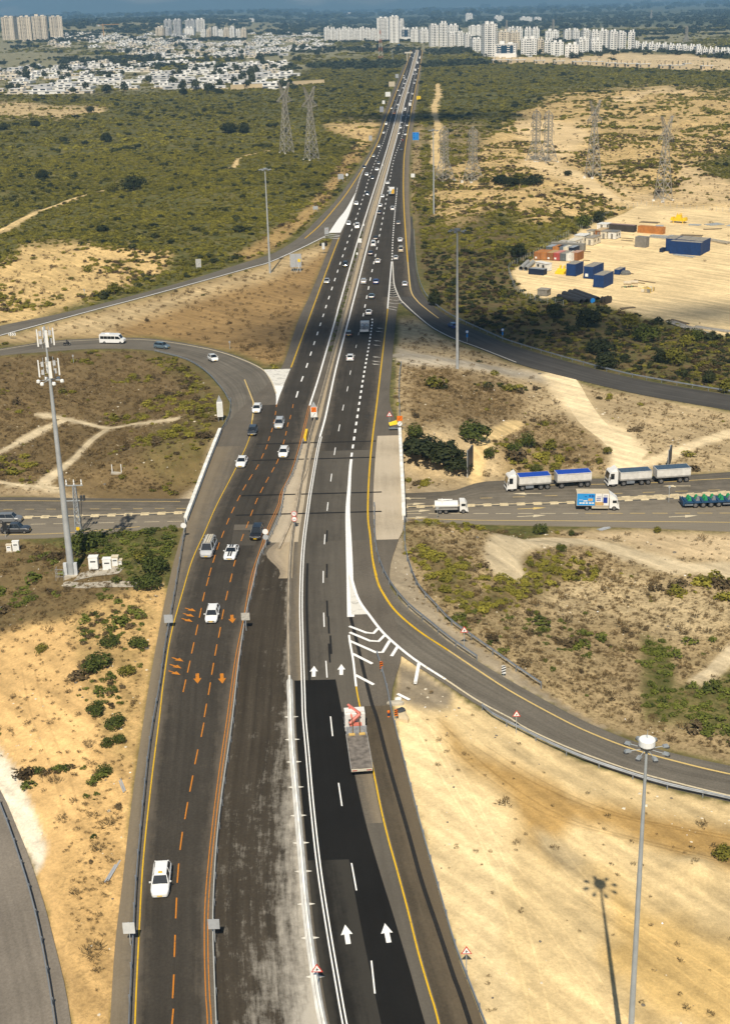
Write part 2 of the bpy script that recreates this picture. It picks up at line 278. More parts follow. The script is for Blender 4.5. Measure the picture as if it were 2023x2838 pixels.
TRACKS = [
 ([(-120,690),(0,640),(43,616),(99,592),(172,562),(224,545),(289,528)], 4.2, (.66,.48,.23), 'straight sandy track through the green scrub'),
 ([(622,468),(651,461),(660,442),(703,427),(752,418)], 3.6, (.66,.48,.23), 'short sandy track ending at the forked pylons'),
 ([(1212,232),(1214,267),(1204,290),(1205,323),(1216,358),(1207,405),(1212,448),(1228,472)], 6.5, (.66,.48,.23), 'pale sandy track winding beside the lamp mast'),
 ([(118,1150),(181,1162),(241,1175),(302,1187),(366,1177),(448,1167),(485,1162)], 2.6, (.58,.47,.30), 'pale path across the loop field'),
 ([(188,1164),(129,1188),(65,1220),(0,1254),(-120,1310)], 2.4, (.58,.47,.30), 'pale path branching to the edge of the loop field'),
 ([(296,1191),(250,1225),(207,1272),(172,1298),(125,1337)], 2.4, (.58,.47,.30), 'pale path down to the cross road in the loop field'),
 ([(-100,1330),(0,1337),(65,1346),(164,1354)], 1.8, (.58,.47,.30), 'pale path along the cross road behind the mast'),
 ([(1555,1040),(1580,1075),(1600,1113),(1642,1173),(1702,1220),(1737,1259),(1740,1295)], 9.0, (.78,.62,.38), 'wide pale dusty track between the slip road and the trucks'),
 ([(2200,1170),(2023,1201),(1926,1233),(1840,1268),(1771,1288)], 3.6, (.78,.62,.38), 'pale track curving right behind the parked trucks'),
 ([(1431,1173),(1366,1208),(1323,1238),(1315,1275)], 3.0, (.66,.48,.23), 'short sandy track beside the olive bush'),
 ([(1414,1583),(1396,1563),(1391,1540),(1403,1514),(1444,1500),(1538,1497),(1646,1506),(1711,1525),(1797,1551),(1883,1572),(2023,1581),(2200,1590)], 5.2, (.58,.47,.30), 'gravel path looping below the cross road'),
 ([(2200,1700),(2060,1780),(2023,1814),(1987,1848),(1930,1882)], 2.2, (.58,.47,.30), 'pale path end entering from the right edge'),
 ([(1100,985),(1150,985),(1250,1000),(1330,1012),(1420,1035)], 4.5, (.40,.345,.26), 'grey dusty track along the slip road'),
]
_ts = []; _tw = []
for p_, w_, c_, l_ in TRACKS:
    q_ = resample(on(smooth(p_, 5)), 1.0 if p_[0][1] > 800 else 3.0); _ts.append(q_); _tw += [(w_, *c_)] * len(q_)
_ts = np.vstack(_ts); _tw = np.array(_tw); _tk = KDTree(len(_ts))
for i, q in enumerate(_ts): _tk.insert((q[0], q[1], 0), i)
_tk.balance()
def poly_in(px, py, poly):
    """(inside mask, distance to outline in px)"""
    n = len(poly); ins = np.zeros(px.shape, bool); dm = np.full(px.shape, 1e9)
    for i in range(n):
        x1, y1 = poly[i]; x2, y2 = poly[(i + 1) % n]
        c = ((y1 > py) != (y2 > py))
        if y1 != y2: ins ^= c & (px < (x2 - x1) * (py - y1) / (y2 - y1) + x1)
        dx, dy = x2 - x1, y2 - y1; t = np.clip(((px - x1) * dx + (py - y1) * dy) / (dx * dx + dy * dy + 1e-9), 0, 1)
        dm = np.minimum(dm, (px - x1 - t * dx) ** 2 + (py - y1 - t * dy) ** 2)
    return ins, np.sqrt(dm)
def cover(x, y, z=None):
    """blended colour(3), green, dry, dune of the land at world points"""
    z = G0(x, y) if z is None else z
    px, py = project(x, y, z)
    wob = np.clip(y / 250, .5, 2); jx = (fbm(x, y, 9 * wob, 3, 5) - .5); jy = (fbm(x, y, 9 * wob, 3, 8) - .5)
    out = np.empty(x.shape + (6,)); out[:] = (*OLIVE, .93, .25, 1.0)
    for name, poly, c, g, d, du, fe in COVER:
        if poly is None: continue
        P = np.array(poly); x0, y0 = P.min(0) - 3 * fe; x1, y1 = P.max(0) + 3 * fe
        k = np.nonzero((px > x0) & (px < x1) & (py > y0) & (py < y1))[0]
        if not len(k): continue
        ins, dd = poly_in(px[k] + jx[k] * fe * 3.0, py[k] + jy[k] * fe * 1.5, poly)
        w = np.where(ins, .5 + .5 * np.clip(dd / fe, 0, 1), .5 - .5 * np.clip(dd / fe, 0, 1))[:, None]
        out[k] = out[k] * (1 - w) + np.array([*c, g, d, du]) * w
    for i in np.nonzero((y < 1600) & (y > 80) & (np.abs(x) < 300))[0]:
        co, j, d = _tk.find((x[i], y[i], 0)); w = _tw[j, 0]
        if d < w:
            f = 1 - float(sstep(w * .32, w * .72, d + (jx[i]) * w * .9)); out[i, :3] = out[i, :3] * (1 - f) + _tw[j, 1:] * f; out[i, 3:5] *= 1 - f; out[i, 5] *= 1 - f * .5
    return out
# ---------------------------------------------------------------- terrain grid
NR, NC = 790, 440
ry = 45 * (20000 / 45) ** np.linspace(0, 1, NR)
us = np.linspace(-1, 1, NC); us = np.sign(us) * (0.72 * np.abs(us) + .28 * np.abs(us) ** 3)
GY = np.repeat(ry[:, None], NC, 1); GX = us[None, :] * (GY * .62 + 55)
_dm = np.array([_kd.find((x, y, 0))[2] if y < 1500 else 500. for x, y in zip(GX.ravel(), GY.ravel())]).reshape(GX.shape)
_dl = np.maximum(np.maximum(edge_l(GY) - GX, GX - edge_r(GY)), 0)
DROAD = np.minimum(_dm, np.where(GY < 2800, _dl, 500))
CV = cover(GX.ravel(), GY.ravel()).reshape(NR, NC, 6)
cut = sstep(16.0, 25.0, np.abs(GY - YC))
base = G0(GX, GY) * cut
dune = (fbm(GX, GY, 42, 4, 1) - .45) * 7 + (fbm(GX, GY, 9, 3, 2) - .5) * 1.1 * np.clip(1.2 - GY / 900, 0, 1)
farh = np.clip((GY - 900) / 1500, 0, 1) * 2
base = base + CV[..., 5] * dune * sstep(2.5, 26 + GY * .01, DROAD) * (1 + farh * .4)
# gentle rise of the far land on the left
base += 42 * sstep(2300, 4800, GY) * (1 - sstep(-900, 0, GX))
base -= .16 * (1 - sstep(1 + .012 * GY, 3 + .03 * GY, DROAD))
# slope in front of the yard and sandy mounds
base += 1.2 * np.exp(-(((GX - 33.5) / 2.6) ** 2 + ((GY - 118) / 2.2) ** 2))
GZ = base
def ground(x, y):
    """height of the built terrain"""
    x = np.asarray(x, float); y = np.asarray(y, float)
    r = np.clip(np.log(np.maximum(y, 46) / 45) / math.log(20000 / 45) * (NR - 1), 0, NR - 1.001); r0 = r.astype(int); fr = r - r0
    # exact row weights by y
    ya, yb = ry[r0], ry[r0 + 1]; fr = np.clip((y - ya) / (yb - ya), 0, 1)
    def row(ri):
        u = np.clip(x / (ry[ri] * .62 + 55), -1, 1); c = np.interp(u, us, np.arange(NC)); c0 = np.minimum(c.astype(int), NC - 2); fc = c - c0
        return GZ[ri, c0] * (1 - fc) + GZ[ri, c0 + 1] * fc
    return row(r0) * (1 - fr) + row(r0 + 1) * fr
def on_ground(pts):
    P = np.asarray(pts, float).reshape(-1, 2); h = np.zeros(len(P))
    for _ in range(45):
        q = unproj(P[:, 0], P[:, 1], h); h = .6 * h + .4 * ground(q[:, 0], q[:, 1])
    return unproj(P[:, 0], P[:, 1], h)
def gpt(px, py): return on_ground([(px, py)])[0]
def rpt(px, py): return on([(px, py)])[0]
def cpt(px, py): return unproj(px, py, 0.0)
# ground material
def ground_material():
    m = bpy.data.materials.new('ground_soil'); m.use_nodes = True; nt = m.node_tree; N = nt.nodes; L = nt.links; b = N['Principled BSDF']
    b.inputs['Roughness'].default_value = .95; b.inputs['Specular IOR Level'].default_value = .1
    at = N.new('ShaderNodeAttribute'); at.attribute_name = 'soil'; cv = N.new('ShaderNodeAttribute'); cv.attribute_name = 'cover'
    ge = N.new('ShaderNodeNewGeometry'); sp = N.new('ShaderNodeSeparateColor'); L.new(cv.outputs['Color'], sp.inputs[0])
    def noise(s, d=4, r=.6):
        n = N.new('ShaderNodeTexNoise'); n.inputs['Scale'].default_value = s; n.inputs['Detail'].default_value = d; n.inputs['Roughness'].default_value = r
        L.new(ge.outputs['Position'], n.inputs['Vector']); return n.outputs[0]
    def rng(src, a, bb, c, d):
        r = N.new('ShaderNodeMapRange'); L.new(src, r.inputs[0])
        for i, v in enumerate((a, bb, c, d)): r.inputs[1 + i].default_value = v
        return r.outputs[0]
    def mth(op, a, bb):
        r = N.new('ShaderNodeMath'); r.operation = op
        for i, v in enumerate((a, bb)):
            if isinstance(v, (int, float)): r.inputs[i].default_value = v
            else: L.new(v, r.inputs[i])
        return r.outputs[0]
    n1 = noise(.045, 6); n2 = noise(.55, 8, .75); n3 = noise(3.4, 5, .8)
    # streaks dragged by wheels and wind
    mp0 = N.new('ShaderNodeMapping'); mp0.inputs['Rotation'].default_value = (0, 0, .86); L.new(ge.outputs['Position'], mp0.inputs[0]); mp = N.new('ShaderNodeMapping'); mp.inputs['Scale'].default_value = (.10, 1.0, 1)
    L.new(mp0.outputs[0], mp.inputs[0]); st = N.new('ShaderNodeTexNoise'); st.inputs['Scale'].default_value = .55; st.inputs['Detail'].default_value = 6
    L.new(mp.outputs[0], st.inputs['Vector'])
    v = mth('MULTIPLY', rng(n1, .3, .7, .80, 1.20), mth('MULTIPLY', rng(n2, .3, .7, .80, 1.18), mth('MULTIPLY', rng(n3, .3, .7, .82, 1.17), rng(st.outputs[0], .3, .7, .74, 1.2))))
    sc_ = N.new('ShaderNodeVectorMath'); sc_.operation = 'SCALE'; L.new(at.outputs['Color'], sc_.inputs[0]); L.new(v, sc_.inputs['Scale'])
    # small plants too small to stand alone: green and dry flecks where the cover says so
    f1 = noise(.95, 5, .75); f2 = noise(.16, 4, .65)
    green = mth('MULTIPLY', rng(mth('ADD', mth('MULTIPLY', f1, .55), mth('MULTIPLY', f2, .45)), .44, .52, 0, 1), mth('MINIMUM', mth('MULTIPLY', mth('POWER', sp.outputs[0], 1.6), 1.1), 1.0))
    mg = N.new('ShaderNodeMix'); mg.data_type = 'RGBA'; L.new(green, mg.inputs[0]); L.new(sc_.outputs[0], mg.inputs[6])
    gc = N.new('ShaderNodeVectorMath'); gc.operation = 'SCALE'; gc.inputs[0].default_value = (.085, .088, .026); L.new(rng(n2, .3, .7, .55, 1.5), gc.inputs['Scale']); L.new(gc.outputs[0], mg.inputs[7])
    dry = mth('MULTIPLY', rng(noise(1.9, 5, .8), .49, .60, 0, .75), sp.outputs[1])
    md = N.new('ShaderNodeMix'); md.data_type = 'RGBA'; L.new(dry, md.inputs[0]); L.new(mg.outputs[2], md.inputs[6]); md.inputs[7].default_value = (.15, .105, .05, 1)
    L.new(md.outputs[2], b.inputs['Base Color'])
    bp = N.new('ShaderNodeBump'); bp.inputs['Strength'].default_value = .5; bp.inputs['Distance'].default_value = .35
    L.new(mth('ADD', mth('MULTIPLY', n2, .8), mth('MULTIPLY', n3, .25)), bp.inputs['Height']); L.new(bp.outputs[0], b.inputs['Normal'])
    return m
V = np.stack([GX, GY, GZ], -1).reshape(-1, 3)
i = np.arange((NR - 1) * NC).reshape(NR - 1, NC)[:, :-1].ravel()
FQ = np.stack([i, i + 1, i + NC + 1, i + NC], 1)
me = bpy.data.meshes.new('ground'); me.vertices.add(len(V)); me.vertices.foreach_set('co', V.ravel())
me.loops.add(FQ.size); me.loops.foreach_set('vertex_index', FQ.ravel().astype(np.int32)); me.polygons.add(len(FQ))
me.polygons.foreach_set('loop_start', np.arange(0, FQ.size, 4, dtype=np.int32))
me.polygons.foreach_set('use_smooth', np.ones(len(FQ), bool)); me.update(calc_edges=True)
ca = me.attributes.new('soil', 'FLOAT_COLOR', 'POINT'); ca.data.foreach_set('color', np.concatenate([CV[..., :3].reshape(-1, 3), np.ones((len(V), 1))], 1).ravel().astype(np.float32))
cb = me.attributes.new('cover', 'FLOAT_COLOR', 'POINT'); cb.data.foreach_set('color', np.concatenate([CV[..., 3:6].reshape(-1, 3), np.ones((len(V), 1))], 1).ravel().astype(np.float32))
me.materials.append(ground_material())
GROUND = link(bpy.data.objects.new('ground', me), kind='structure', label='sandy ground with dunes and dry scrub across the plain')
# ---------------------------------------------------------------- roads
def asphalt(name, col, dust=0.0, dcol=(.42, .36, .27), streak=.18, speck=.15, wornpaint=0.0):
    m = bpy.data.materials.new(name); m.use_nodes = True; nt = m.node_tree; N = nt.nodes; L = nt.links; b = N['Principled BSDF']
    b.inputs['Roughness'].default_value = .92; b.inputs['Specular IOR Level'].default_value = .10
    uv = N.new('ShaderNodeUVMap'); ge = N.new('ShaderNodeNewGeometry')
    def noise(vec, s, d=5, r=.6):
        n = N.new('ShaderNodeTexNoise'); n.inputs['Scale'].default_value = s; n.inputs['Detail'].default_value = d; n.inputs['Roughness'].default_value = r
        L.new(vec, n.inputs['Vector']); return n.outputs[0]
    def mp(src, scale):
        k = N.new('ShaderNodeMapping'); k.inputs['Scale'].default_value = scale; L.new(src, k.inputs[0]); return k.outputs[0]
    def rng(src, a, bb, c, d):
        r = N.new('ShaderNodeMapRange'); L.new(src, r.inputs[0])
        for i, v in enumerate((a, bb, c, d)): r.inputs[1 + i].default_value = v
        return r.outputs[0]
    def mul(a, bb):
        r = N.new('ShaderNodeMath'); r.operation = 'MULTIPLY'; L.new(a, r.inputs[0]); L.new(bb, r.inputs[1]); return r.outputs[0]
    s = noise(mp(uv.outputs[0], (1.0, .022, 1)), 1.1, 4); f = noise(ge.outputs['Position'], 4.0, 3); pz = noise(ge.outputs['Position'], .13, 5)
    v = mul(mul(rng(s, .3, .7, 1 - streak, 1 + streak), rng(f, .3, .7, 1 - speck, 1 + speck)), rng(pz, .3, .7, .86, 1.14))
    sc_ = N.new('ShaderNodeVectorMath'); sc_.operation = 'SCALE'; sc_.inputs[0].default_value = col; L.new(v, sc_.inputs['Scale'])
    out = sc_.outputs[0]
    if dust:
        mx = N.new('ShaderNodeMix'); mx.data_type = 'RGBA'
        du = N.new('ShaderNodeAttribute'); du.attribute_name = 'dust'
        q1 = noise(mp(uv.outputs[0], (1.0, .10, 1)), 1.3, 9, .74); q2 = noise(ge.outputs['Position'], .42, 12, .78); qa = N.new('ShaderNodeMath'); qa.operation = 'ADD'; qh = N.new('ShaderNodeMath'); qh.operation = 'MULTIPLY'; qh.inputs[1].default_value = .5; L.new(q1, qa.inputs[0]); L.new(q2, qa.inputs[1]); L.new(qa.outputs[0], qh.inputs[0]); q = qh.outputs[0]
        k = N.new('ShaderNodeMath'); k.operation = 'MULTIPLY_ADD'; L.new(du.outputs['Fac'], k.inputs[0]); k.inputs[1].default_value = .42; L.new(q, k.inputs[2])
        L.new(rng(k.outputs[0], .56, .80, 0, dust), mx.inputs[0]); L.new(out, mx.inputs[6]); mx.inputs[7].default_value = (*dcol, 1); out = mx.outputs[2]
    L.new(out, b.inputs['Base Color'])
    bp = N.new('ShaderNodeBump'); bp.inputs['Strength'].default_value = .25; bp.inputs['Distance'].default_value = .02
    L.new(f, bp.inputs['Height']); L.new(bp.outputs[0], b.inputs['Normal']); return m
def paint(name, col, wear=.25, scale=2.2):
    m = bpy.data.materials.new(name); m.use_nodes = True; nt = m.node_tree; N = nt.nodes; L = nt.links; b = N['Principled BSDF']
    b.inputs['Roughness'].default_value = .7; b.inputs['Specular IOR Level'].default_value = .25
    ge = N.new('ShaderNodeNewGeometry'); n = N.new('ShaderNodeTexNoise'); n.inputs['Scale'].default_value = scale; n.inputs['Detail'].default_value = 6; n.inputs['Roughness'].default_value = .7
    L.new(ge.outputs['Position'], n.inputs['Vector']); r = N.new('ShaderNodeMapRange'); L.new(n.outputs[0], r.inputs[0])
    r.inputs[1].default_value = .52; r.inputs[2].default_value = .72; r.inputs[3].default_value = 0; r.inputs[4].default_value = wear
    mx = N.new('ShaderNodeMix'); mx.data_type = 'RGBA'; L.new(r.outputs[0], mx.inputs[0]); mx.inputs[6].default_value = (*col, 1); mx.inputs[7].default_value = (.07, .065, .06, 1)
    L.new(mx.outputs[2], b.inputs['Base Color']); return m
A_BASE = asphalt('asphalt_grey', (.125, .108, .086), streak=.1)
A_LANE = asphalt('asphalt_lane', (.050, .0435, .0350), dust=.6, dcol=(.15, .125, .095))
A_LANE2 = asphalt('asphalt_lane_brown', (.078, .069, .056), dust=.3, dcol=(.17, .15, .12))
A_RAMP = asphalt('asphalt_ramp', (.138, .122, .098), streak=.25)
A_RAMPD = asphalt('asphalt_ramp_worn', (.070, .065, .058), streak=.25)
A_NEW = asphalt('asphalt_fresh', (.0125, .0118, .0108), streak=.08, speck=.1)
A_NEW2 = asphalt('asphalt_fresh_dusty', (.019, .0175, .0152), dust=.22, dcol=(.12, .11, .09))
A_CLOSED = asphalt('asphalt_dirty', (.050, .041, .030), dust=.8, dcol=(.50, .46, .39), streak=.3)
A_SHOULD = asphalt('asphalt_shoulder', (.132, .113, .088), dust=.4, dcol=(.28, .22, .14))
A_CROSS = asphalt('asphalt_cross', (.112, .098, .078), dust=.3, streak=.2)
A_DARK = asphalt('asphalt_cut', (.022, .021, .02))
CONC = asphalt('concrete_deck', (.40, .335, .245), dust=.6, dcol=(.52, .44, .33), streak=.12)
MEDC = asphalt('median_soil', (.30, .245, .175), dust=.8, dcol=(.42, .34, .23), streak=.25)
WHITE = paint('paint_white', (.82, .81, .78), .25); WORN = paint('paint_white_worn', (.66, .63, .56), .75, 1.1)
YELLOW = paint('paint_yellow', (.64, .39, .013), .5, 1.6); ORANGE = paint('paint_orange', (.52, .185, .015), .75, 3.5); PALEY = paint('paint_pale_yellow', (.62, .45, .17), .4)
CREAM = paint('paint_cream', (.62, .53, .36), .5)
def line(poly):
    s = smooth(poly, 8); w = unproj_main(s[:, 0], s[:, 1]); o = np.argsort(w[:, 1]); return lambda y: np.interp(y, w[o, 1], w[o, 0])
def Yof(py, px=900): return float(unproj_main(np.array([px], float), np.array([py], float))[0, 1])
def rows(y0, y1):
    r = [y0]
    while r[-1] < y1: r.append(r[-1] + max(1.4, .0085 * r[-1]))
    r[-1] = y1; return np.array(r)
ROAD = empty('main_road', kind='structure', label='dual carriageway running from the bottom edge to the white city')
def grid_obj(name, A, m, parent, uvw=None, dust=None, skirt=0.0):
    """A: rows x cols x 3"""
    nr, nc = A.shape[:2]
    if skirt:
        lo = A[:, :1].copy(); hi = A[:, -1:].copy(); lo[..., 2] -= skirt; hi[..., 2] -= skirt
        A = np.concatenate([lo, A, hi], 1); nc += 2
    V = A.reshape(-1, 3); i = np.arange((nr - 1) * nc).reshape(nr - 1, nc)[:, :-1].ravel(); F = np.stack([i, i + 1, i + nc + 1, i + nc], 1)
    me = bpy.data.meshes.new(name); me.from_pydata(V.tolist(), [], F.tolist()); me.materials.append(m)
    s = np.r_[0, np.cumsum(np.linalg.norm(np.diff(A[:, nc // 2], axis=0), axis=1))]
    U = np.linalg.norm(A - A[:, :1], axis=2); Vv = np.repeat(s[:, None], nc, 1)
    ul = me.uv_layers.new(name='UVMap'); uvs = np.stack([U.ravel()[F.ravel()], Vv.ravel()[F.ravel()]], 1); ul.data.foreach_set('uv', uvs.ravel().astype(np.float32))
    d = np.repeat(np.linspace(0, 1, nc)[None], nr, 0) if dust is None else dust(np.repeat(np.linspace(0, 1, nc)[None], nr, 0), A[..., 1])
    at = me.attributes.new('dust', 'FLOAT', 'POINT'); at.data.foreach_set('value', np.broadcast_to(d, (nr, nc)).ravel().astype(np.float32))
    me.update(); return link(bpy.data.objects.new(name, me), parent)
def strip(name, xl, xr, p0, p1, off, m, nc=5, parent=ROAD, dust=None, skirt=0):
    """strip across the main road between two lines; p0 (far) and p1 (near) are pixel rows"""
    y = rows(Yof(p1), Yof(p0)); a, b = xl(y), xr(y); t = np.linspace(0, 1, nc)
    X = a[:, None] * (1 - t) + b[:, None] * t; Y = np.repeat(y[:, None], nc, 1); return grid_obj(name, np.stack([X, Y, hm(Y) + off], 2), m, parent, dust=dust, skirt=skirt)
def stripe(name, f, p0, p1, w, m, off=.03, parent=ROAD):
    return strip(name, lambda y: f(y) - w / 2 * (1 + y / 2500), lambda y: f(y) + w / 2 * (1 + y / 2500), p0, p1, off + 0 * w, m, 2, parent)
def ribbon(name, Lp, Rp, off, m, f=on, nc=6, parent=None, step=2.5, skirt=.3, dust=None, hf=None):
    a = edge_pts(Lp, f); b = edge_pts(Rp, f); n = int(np.linalg.norm(np.diff(a[:, :2], axis=0), axis=1).sum() / step) + 2
    a = resample(a, n=n); b = resample(b, n=n); t = np.linspace(0, 1, nc)[None, :, None]; A = a[:, None] * (1 - t) + b[:, None] * t
    A[..., 2] = (G0(A[..., 0], A[..., 1]) if hf is None else hf(A[..., 0], A[..., 1])) + off
    return grid_obj(name, A, m, parent, skirt=skirt, dust=dust)
def path_line(name, pts, w, m, off, parent, f=on, hf=None, step=1.5, jit=0.0, k=5):
    """painted line or track of a constant width along a pixel polyline"""
    a = resample(f(smooth(pts, k)), step); d = np.gradient(a[:, :2], axis=0); nrm = np.stack([-d[:, 1], d[:, 0]], 1); nrm /= np.linalg.norm(nrm, axis=1)[:, None] + 1e-9
    q = np.arange(len(a)) * step + a[0, 0]; wl = w / 2 * (1 + (jit * 5 * (fbm(q, q * 0, 5 * step, 3, 71) - .5) if jit else 0)); wr = w / 2 * (1 + (jit * 5 * (fbm(q, q * 0 + 9, 5 * step, 3, 72) - .5) if jit else 0))
    nc = 2 if not jit else 4; A = np.stack([np.concatenate([a[:, :2] + nrm * np.reshape(wl * (1 - 2 * t) if t <= .5 else -wr * (2 * t - 1), (-1, 1)), a[:, 2:]], 1) for t in np.linspace(0, 1, nc)], 1)
    A[..., 2] = (G0(A[..., 0], A[..., 1]) if hf is None else hf(A[..., 0], A[..., 1])) + off
    return grid_obj(name, A, m, parent)
def quad_paint(name, pxs, m, parent=ROAD, off=.035, f=on, hf=None):
    a = f(np.asarray(pxs, float)); a[:, 2] = (G0(a[:, 0], a[:, 1]) if hf is None else hf(a[:, 0], a[:, 1])) + off
    me = bpy.data.meshes.new(name); me.from_pydata(a.tolist(), [], [tuple(range(len(a)))]); me.materials.append(m); me.uv_layers.new(name='UVMap'); me.update()
    return link(bpy.data.objects.new(name, me), parent)
zero = lambda x, y: np.zeros(np.shape(x))
# traced lines of the main road
L_YEL = line([(1139,140),(1132,164),(1116,208),(1099,252),(1081,300),(1070,327),(1053,379),(1043,402),(1025,437),(1003,480),(985,540),(970,588),(940,659),(895,778),(832,950),(807,1018),(785,1070),(767,1120),(703,1121+60)])
L_YEL2 = line([(703,1121),(699,1165),(691,1216),(656,1294),(601,1400),(565,1482),(534,1551),(509,1633),(474,1762),(453,1896),(443,1985),(418,2187),(397,2394),(386,2592),(375,2838),(368,3150)])
L_IN = line([(1153,140),(1145,164),(1133,208),(1118,252),(1103,300),(1091,347),(1082,379),(1064,440),(997,650),(976,720),(953,800),(936,860),(931,880),(884,1044),(859,1123),(846,1177),(828,1251),(807,1315),(781,1367),(774,1400),(747,1460),(721,1534),(699,1603),(680,1710),(656,1831),(635,1985),(612,2144),(590,2325),(575,2497),(573,2627),(577,2756),(582,2838),(592,3150)])
R_IN = line([(1160,140),(1155,164),(1142,208),(1131,247),(1117,300),(1107,349),(1098,386),(1082,445),(1027,650),(1011,711),(989,798),(973,860),(968,880),(932,1018),(902,1156),(880,1238),(859,1354),(852,1400),(837,1521),(831,1659),(833,1788),(837,1917),(839,1985),(848,2088),(861,2239),(880,2411),(906,2583),(928,2713),(950,2838),(1010,3150)])
R_YEL = line([(1170,140),(1167,164),(1161,199),(1153,238),(1145,278),(1140,305),(1136,331),(1130,364),(1123,408),(1119,450),(1118,536),(1123,635),(1130,726),(1138,803),(1150,830)])
R_YEL2 = line([(1075,850),(1072,880),(1059,992),(1046,1104),(1033,1208),(1025,1289),(1020,1376),(1020,1440),(1025,1478),(1035,1564),(1057,1637)])
R_YEL3 = line([(966,1702),(968,1766),(979,1831),(988,1909),(999,1965),(1035,2139),(1057,2247),(1078,2333),(1100,2411),(1130,2523),(1160,2644),(1190,2747),(1216,2838),(1285,3150)])
R_SOL = line([(990,1180),(973,1272),(966,1354),(961,1419),(962,1508),(964,1594),(966,1702),(968,1766)])
MED = line([(1156,140),(1150,164),(1138,208),(1124,250),(1110,300),(1090,386),(1072,445),(1022,601),(990,720),(962,834),(949,880),(919,996),(876,1156),(854,1238),(833,1354),(826,1400),(811,1486),(803,1594),(800,1766),(805,1939),(806,1985),(811,2088),(822,2217),(835,2368),(848,2519),(867,2670),(895,2838),(970,3150)])
RAILC = line([(841,1225),(815,1311),(790,1362),(781,1415),(770,1448),(742,1508),(718,1560),(703,1628),(684,1710),(665,1831),(649,1978),(638,2066),(616,2221),(601,2368),(593,2519),(593,2627),(601,2838),(612,3150)])
NEWR = line([(925,1860),(930,1882),(949,1980),(984,2152),(1014,2282),(1048,2402),(1087,2527),(1130,2670),(1178,2838),(1270,3150)])
E_L, E_R = edge_l, edge_r
strip('carriageway', E_L, E_R, 141, 3150, 0.0, A_BASE, 14, skirt=.3)
EDGE = lambda u, y: .75 * np.abs(2 * u - 1) ** 4
strip('asphalt_lane', L_YEL, L_IN, 141, 1118, .008, A_LANE, 9, dust=EDGE)
strip('asphalt_lane', L_YEL2, L_IN, 1118, 3150, .008, A_LANE, 11, dust=EDGE)
strip('asphalt_lane', R_IN, R_YEL, 141, 828, .008, A_LANE, 9, dust=EDGE)
strip('asphalt_lane', R_IN, lambda y: np.minimum(R_YEL2(y), R_IN(y) + 30), 828, 1250, .008, A_LANE, 9, dust=EDGE)
strip('asphalt_lane', R_IN, R_YEL2, 1250, 1500, .008, A_LANE2, 6)
strip('asphalt_lane', R_IN, R_SOL, 1500, 1760, .008, A_LANE2, 4)
strip('asphalt_lane', R_IN, R_YEL3, 1760, 3150, .008, A_LANE2, 4)
strip('asphalt_patch', lambda y: MED(y) + .6, NEWR, 1884, 3150, .014, A_NEW, 4)
strip('asphalt_patch', lambda y: R_IN(y) + .2, lambda y: R_IN(y) + 3.4, 2384, 3150, .019, A_NEW2, 4)
strip('asphalt_patch', lambda y: MED(y) + .6, R_IN, 2384, 3150, .018, A_NEW2, 3, dust=lambda u, y: 1 - u)
strip('asphalt_patch', lambda y: NEWR(y) + .15, lambda y: R_YEL3(y) - .2, 2120, 2285, .012, A_SHOULD, 3)
strip('road_shoulder', lambda y: R_YEL3(y) + .2, E_R, 1960, 3150, .009, asphalt('asphalt_shoulder_brown', (.072, .058, .040), dust=.35, dcol=(.2, .155, .1)), 4)
strip('road_shoulder', E_L, L_YEL2, 1230, 3150, .009, A_SHOULD, 4, dust=lambda u, y: 1 - u)
strip('road_shoulder', R_YEL, E_R, 141, 700, .009, A_SHOULD, 3)
# median: soil and concrete between the carriageways; the closed carriageway lower down
strip('median_strip', lambda y: L_IN(y) + 1.0, lambda y: R_IN(y) - .6, 141, 600, .012, MEDC, 4, dust=lambda u, y: .6)
strip('median_strip', lambda y: L_IN(y) + 1.6, lambda y: R_IN(y) - .9, 600, 1240, .012, MEDC, 4, dust=lambda u, y: .6)
strip('median_strip', lambda y: RAILC(y) - .2, lambda y: MED(y) + 1.0, 1228, 1500, .013, CONC, 4, dust=lambda u, y: .4)
strip('median_shoulder', lambda y: MED(y) + .6, R_IN, 1240, 1884, .012, A_SHOULD, 3)
strip('median_strip', lambda y: MED(y) - 2.6 - 1.2 * np.sin(y * .4), lambda y: MED(y) + .4, 1500, 1600, .014, MEDC, 3)
strip('closed_carriageway', lambda y: RAILC(y) + .1, lambda y: MED(y) - .2, 1535, 3150, .010, A_CLOSED, 9,
      dust=lambda u, y: np.clip(.07 + u ** 4 * .5 - .3 * sstep(125, 160, y) + .26 * u * np.exp(-((y - 98) / 13) ** 2), 0, .8))
strip('bridge_walkway', lambda y: R_YEL2(y) + .9, lambda y: np.minimum(E_R(y), R_YEL2(y) + 6.2), 1212, 1500, .015, CONC, 4, dust=lambda u, y: .5 + .4 * np.sin(y * .33))
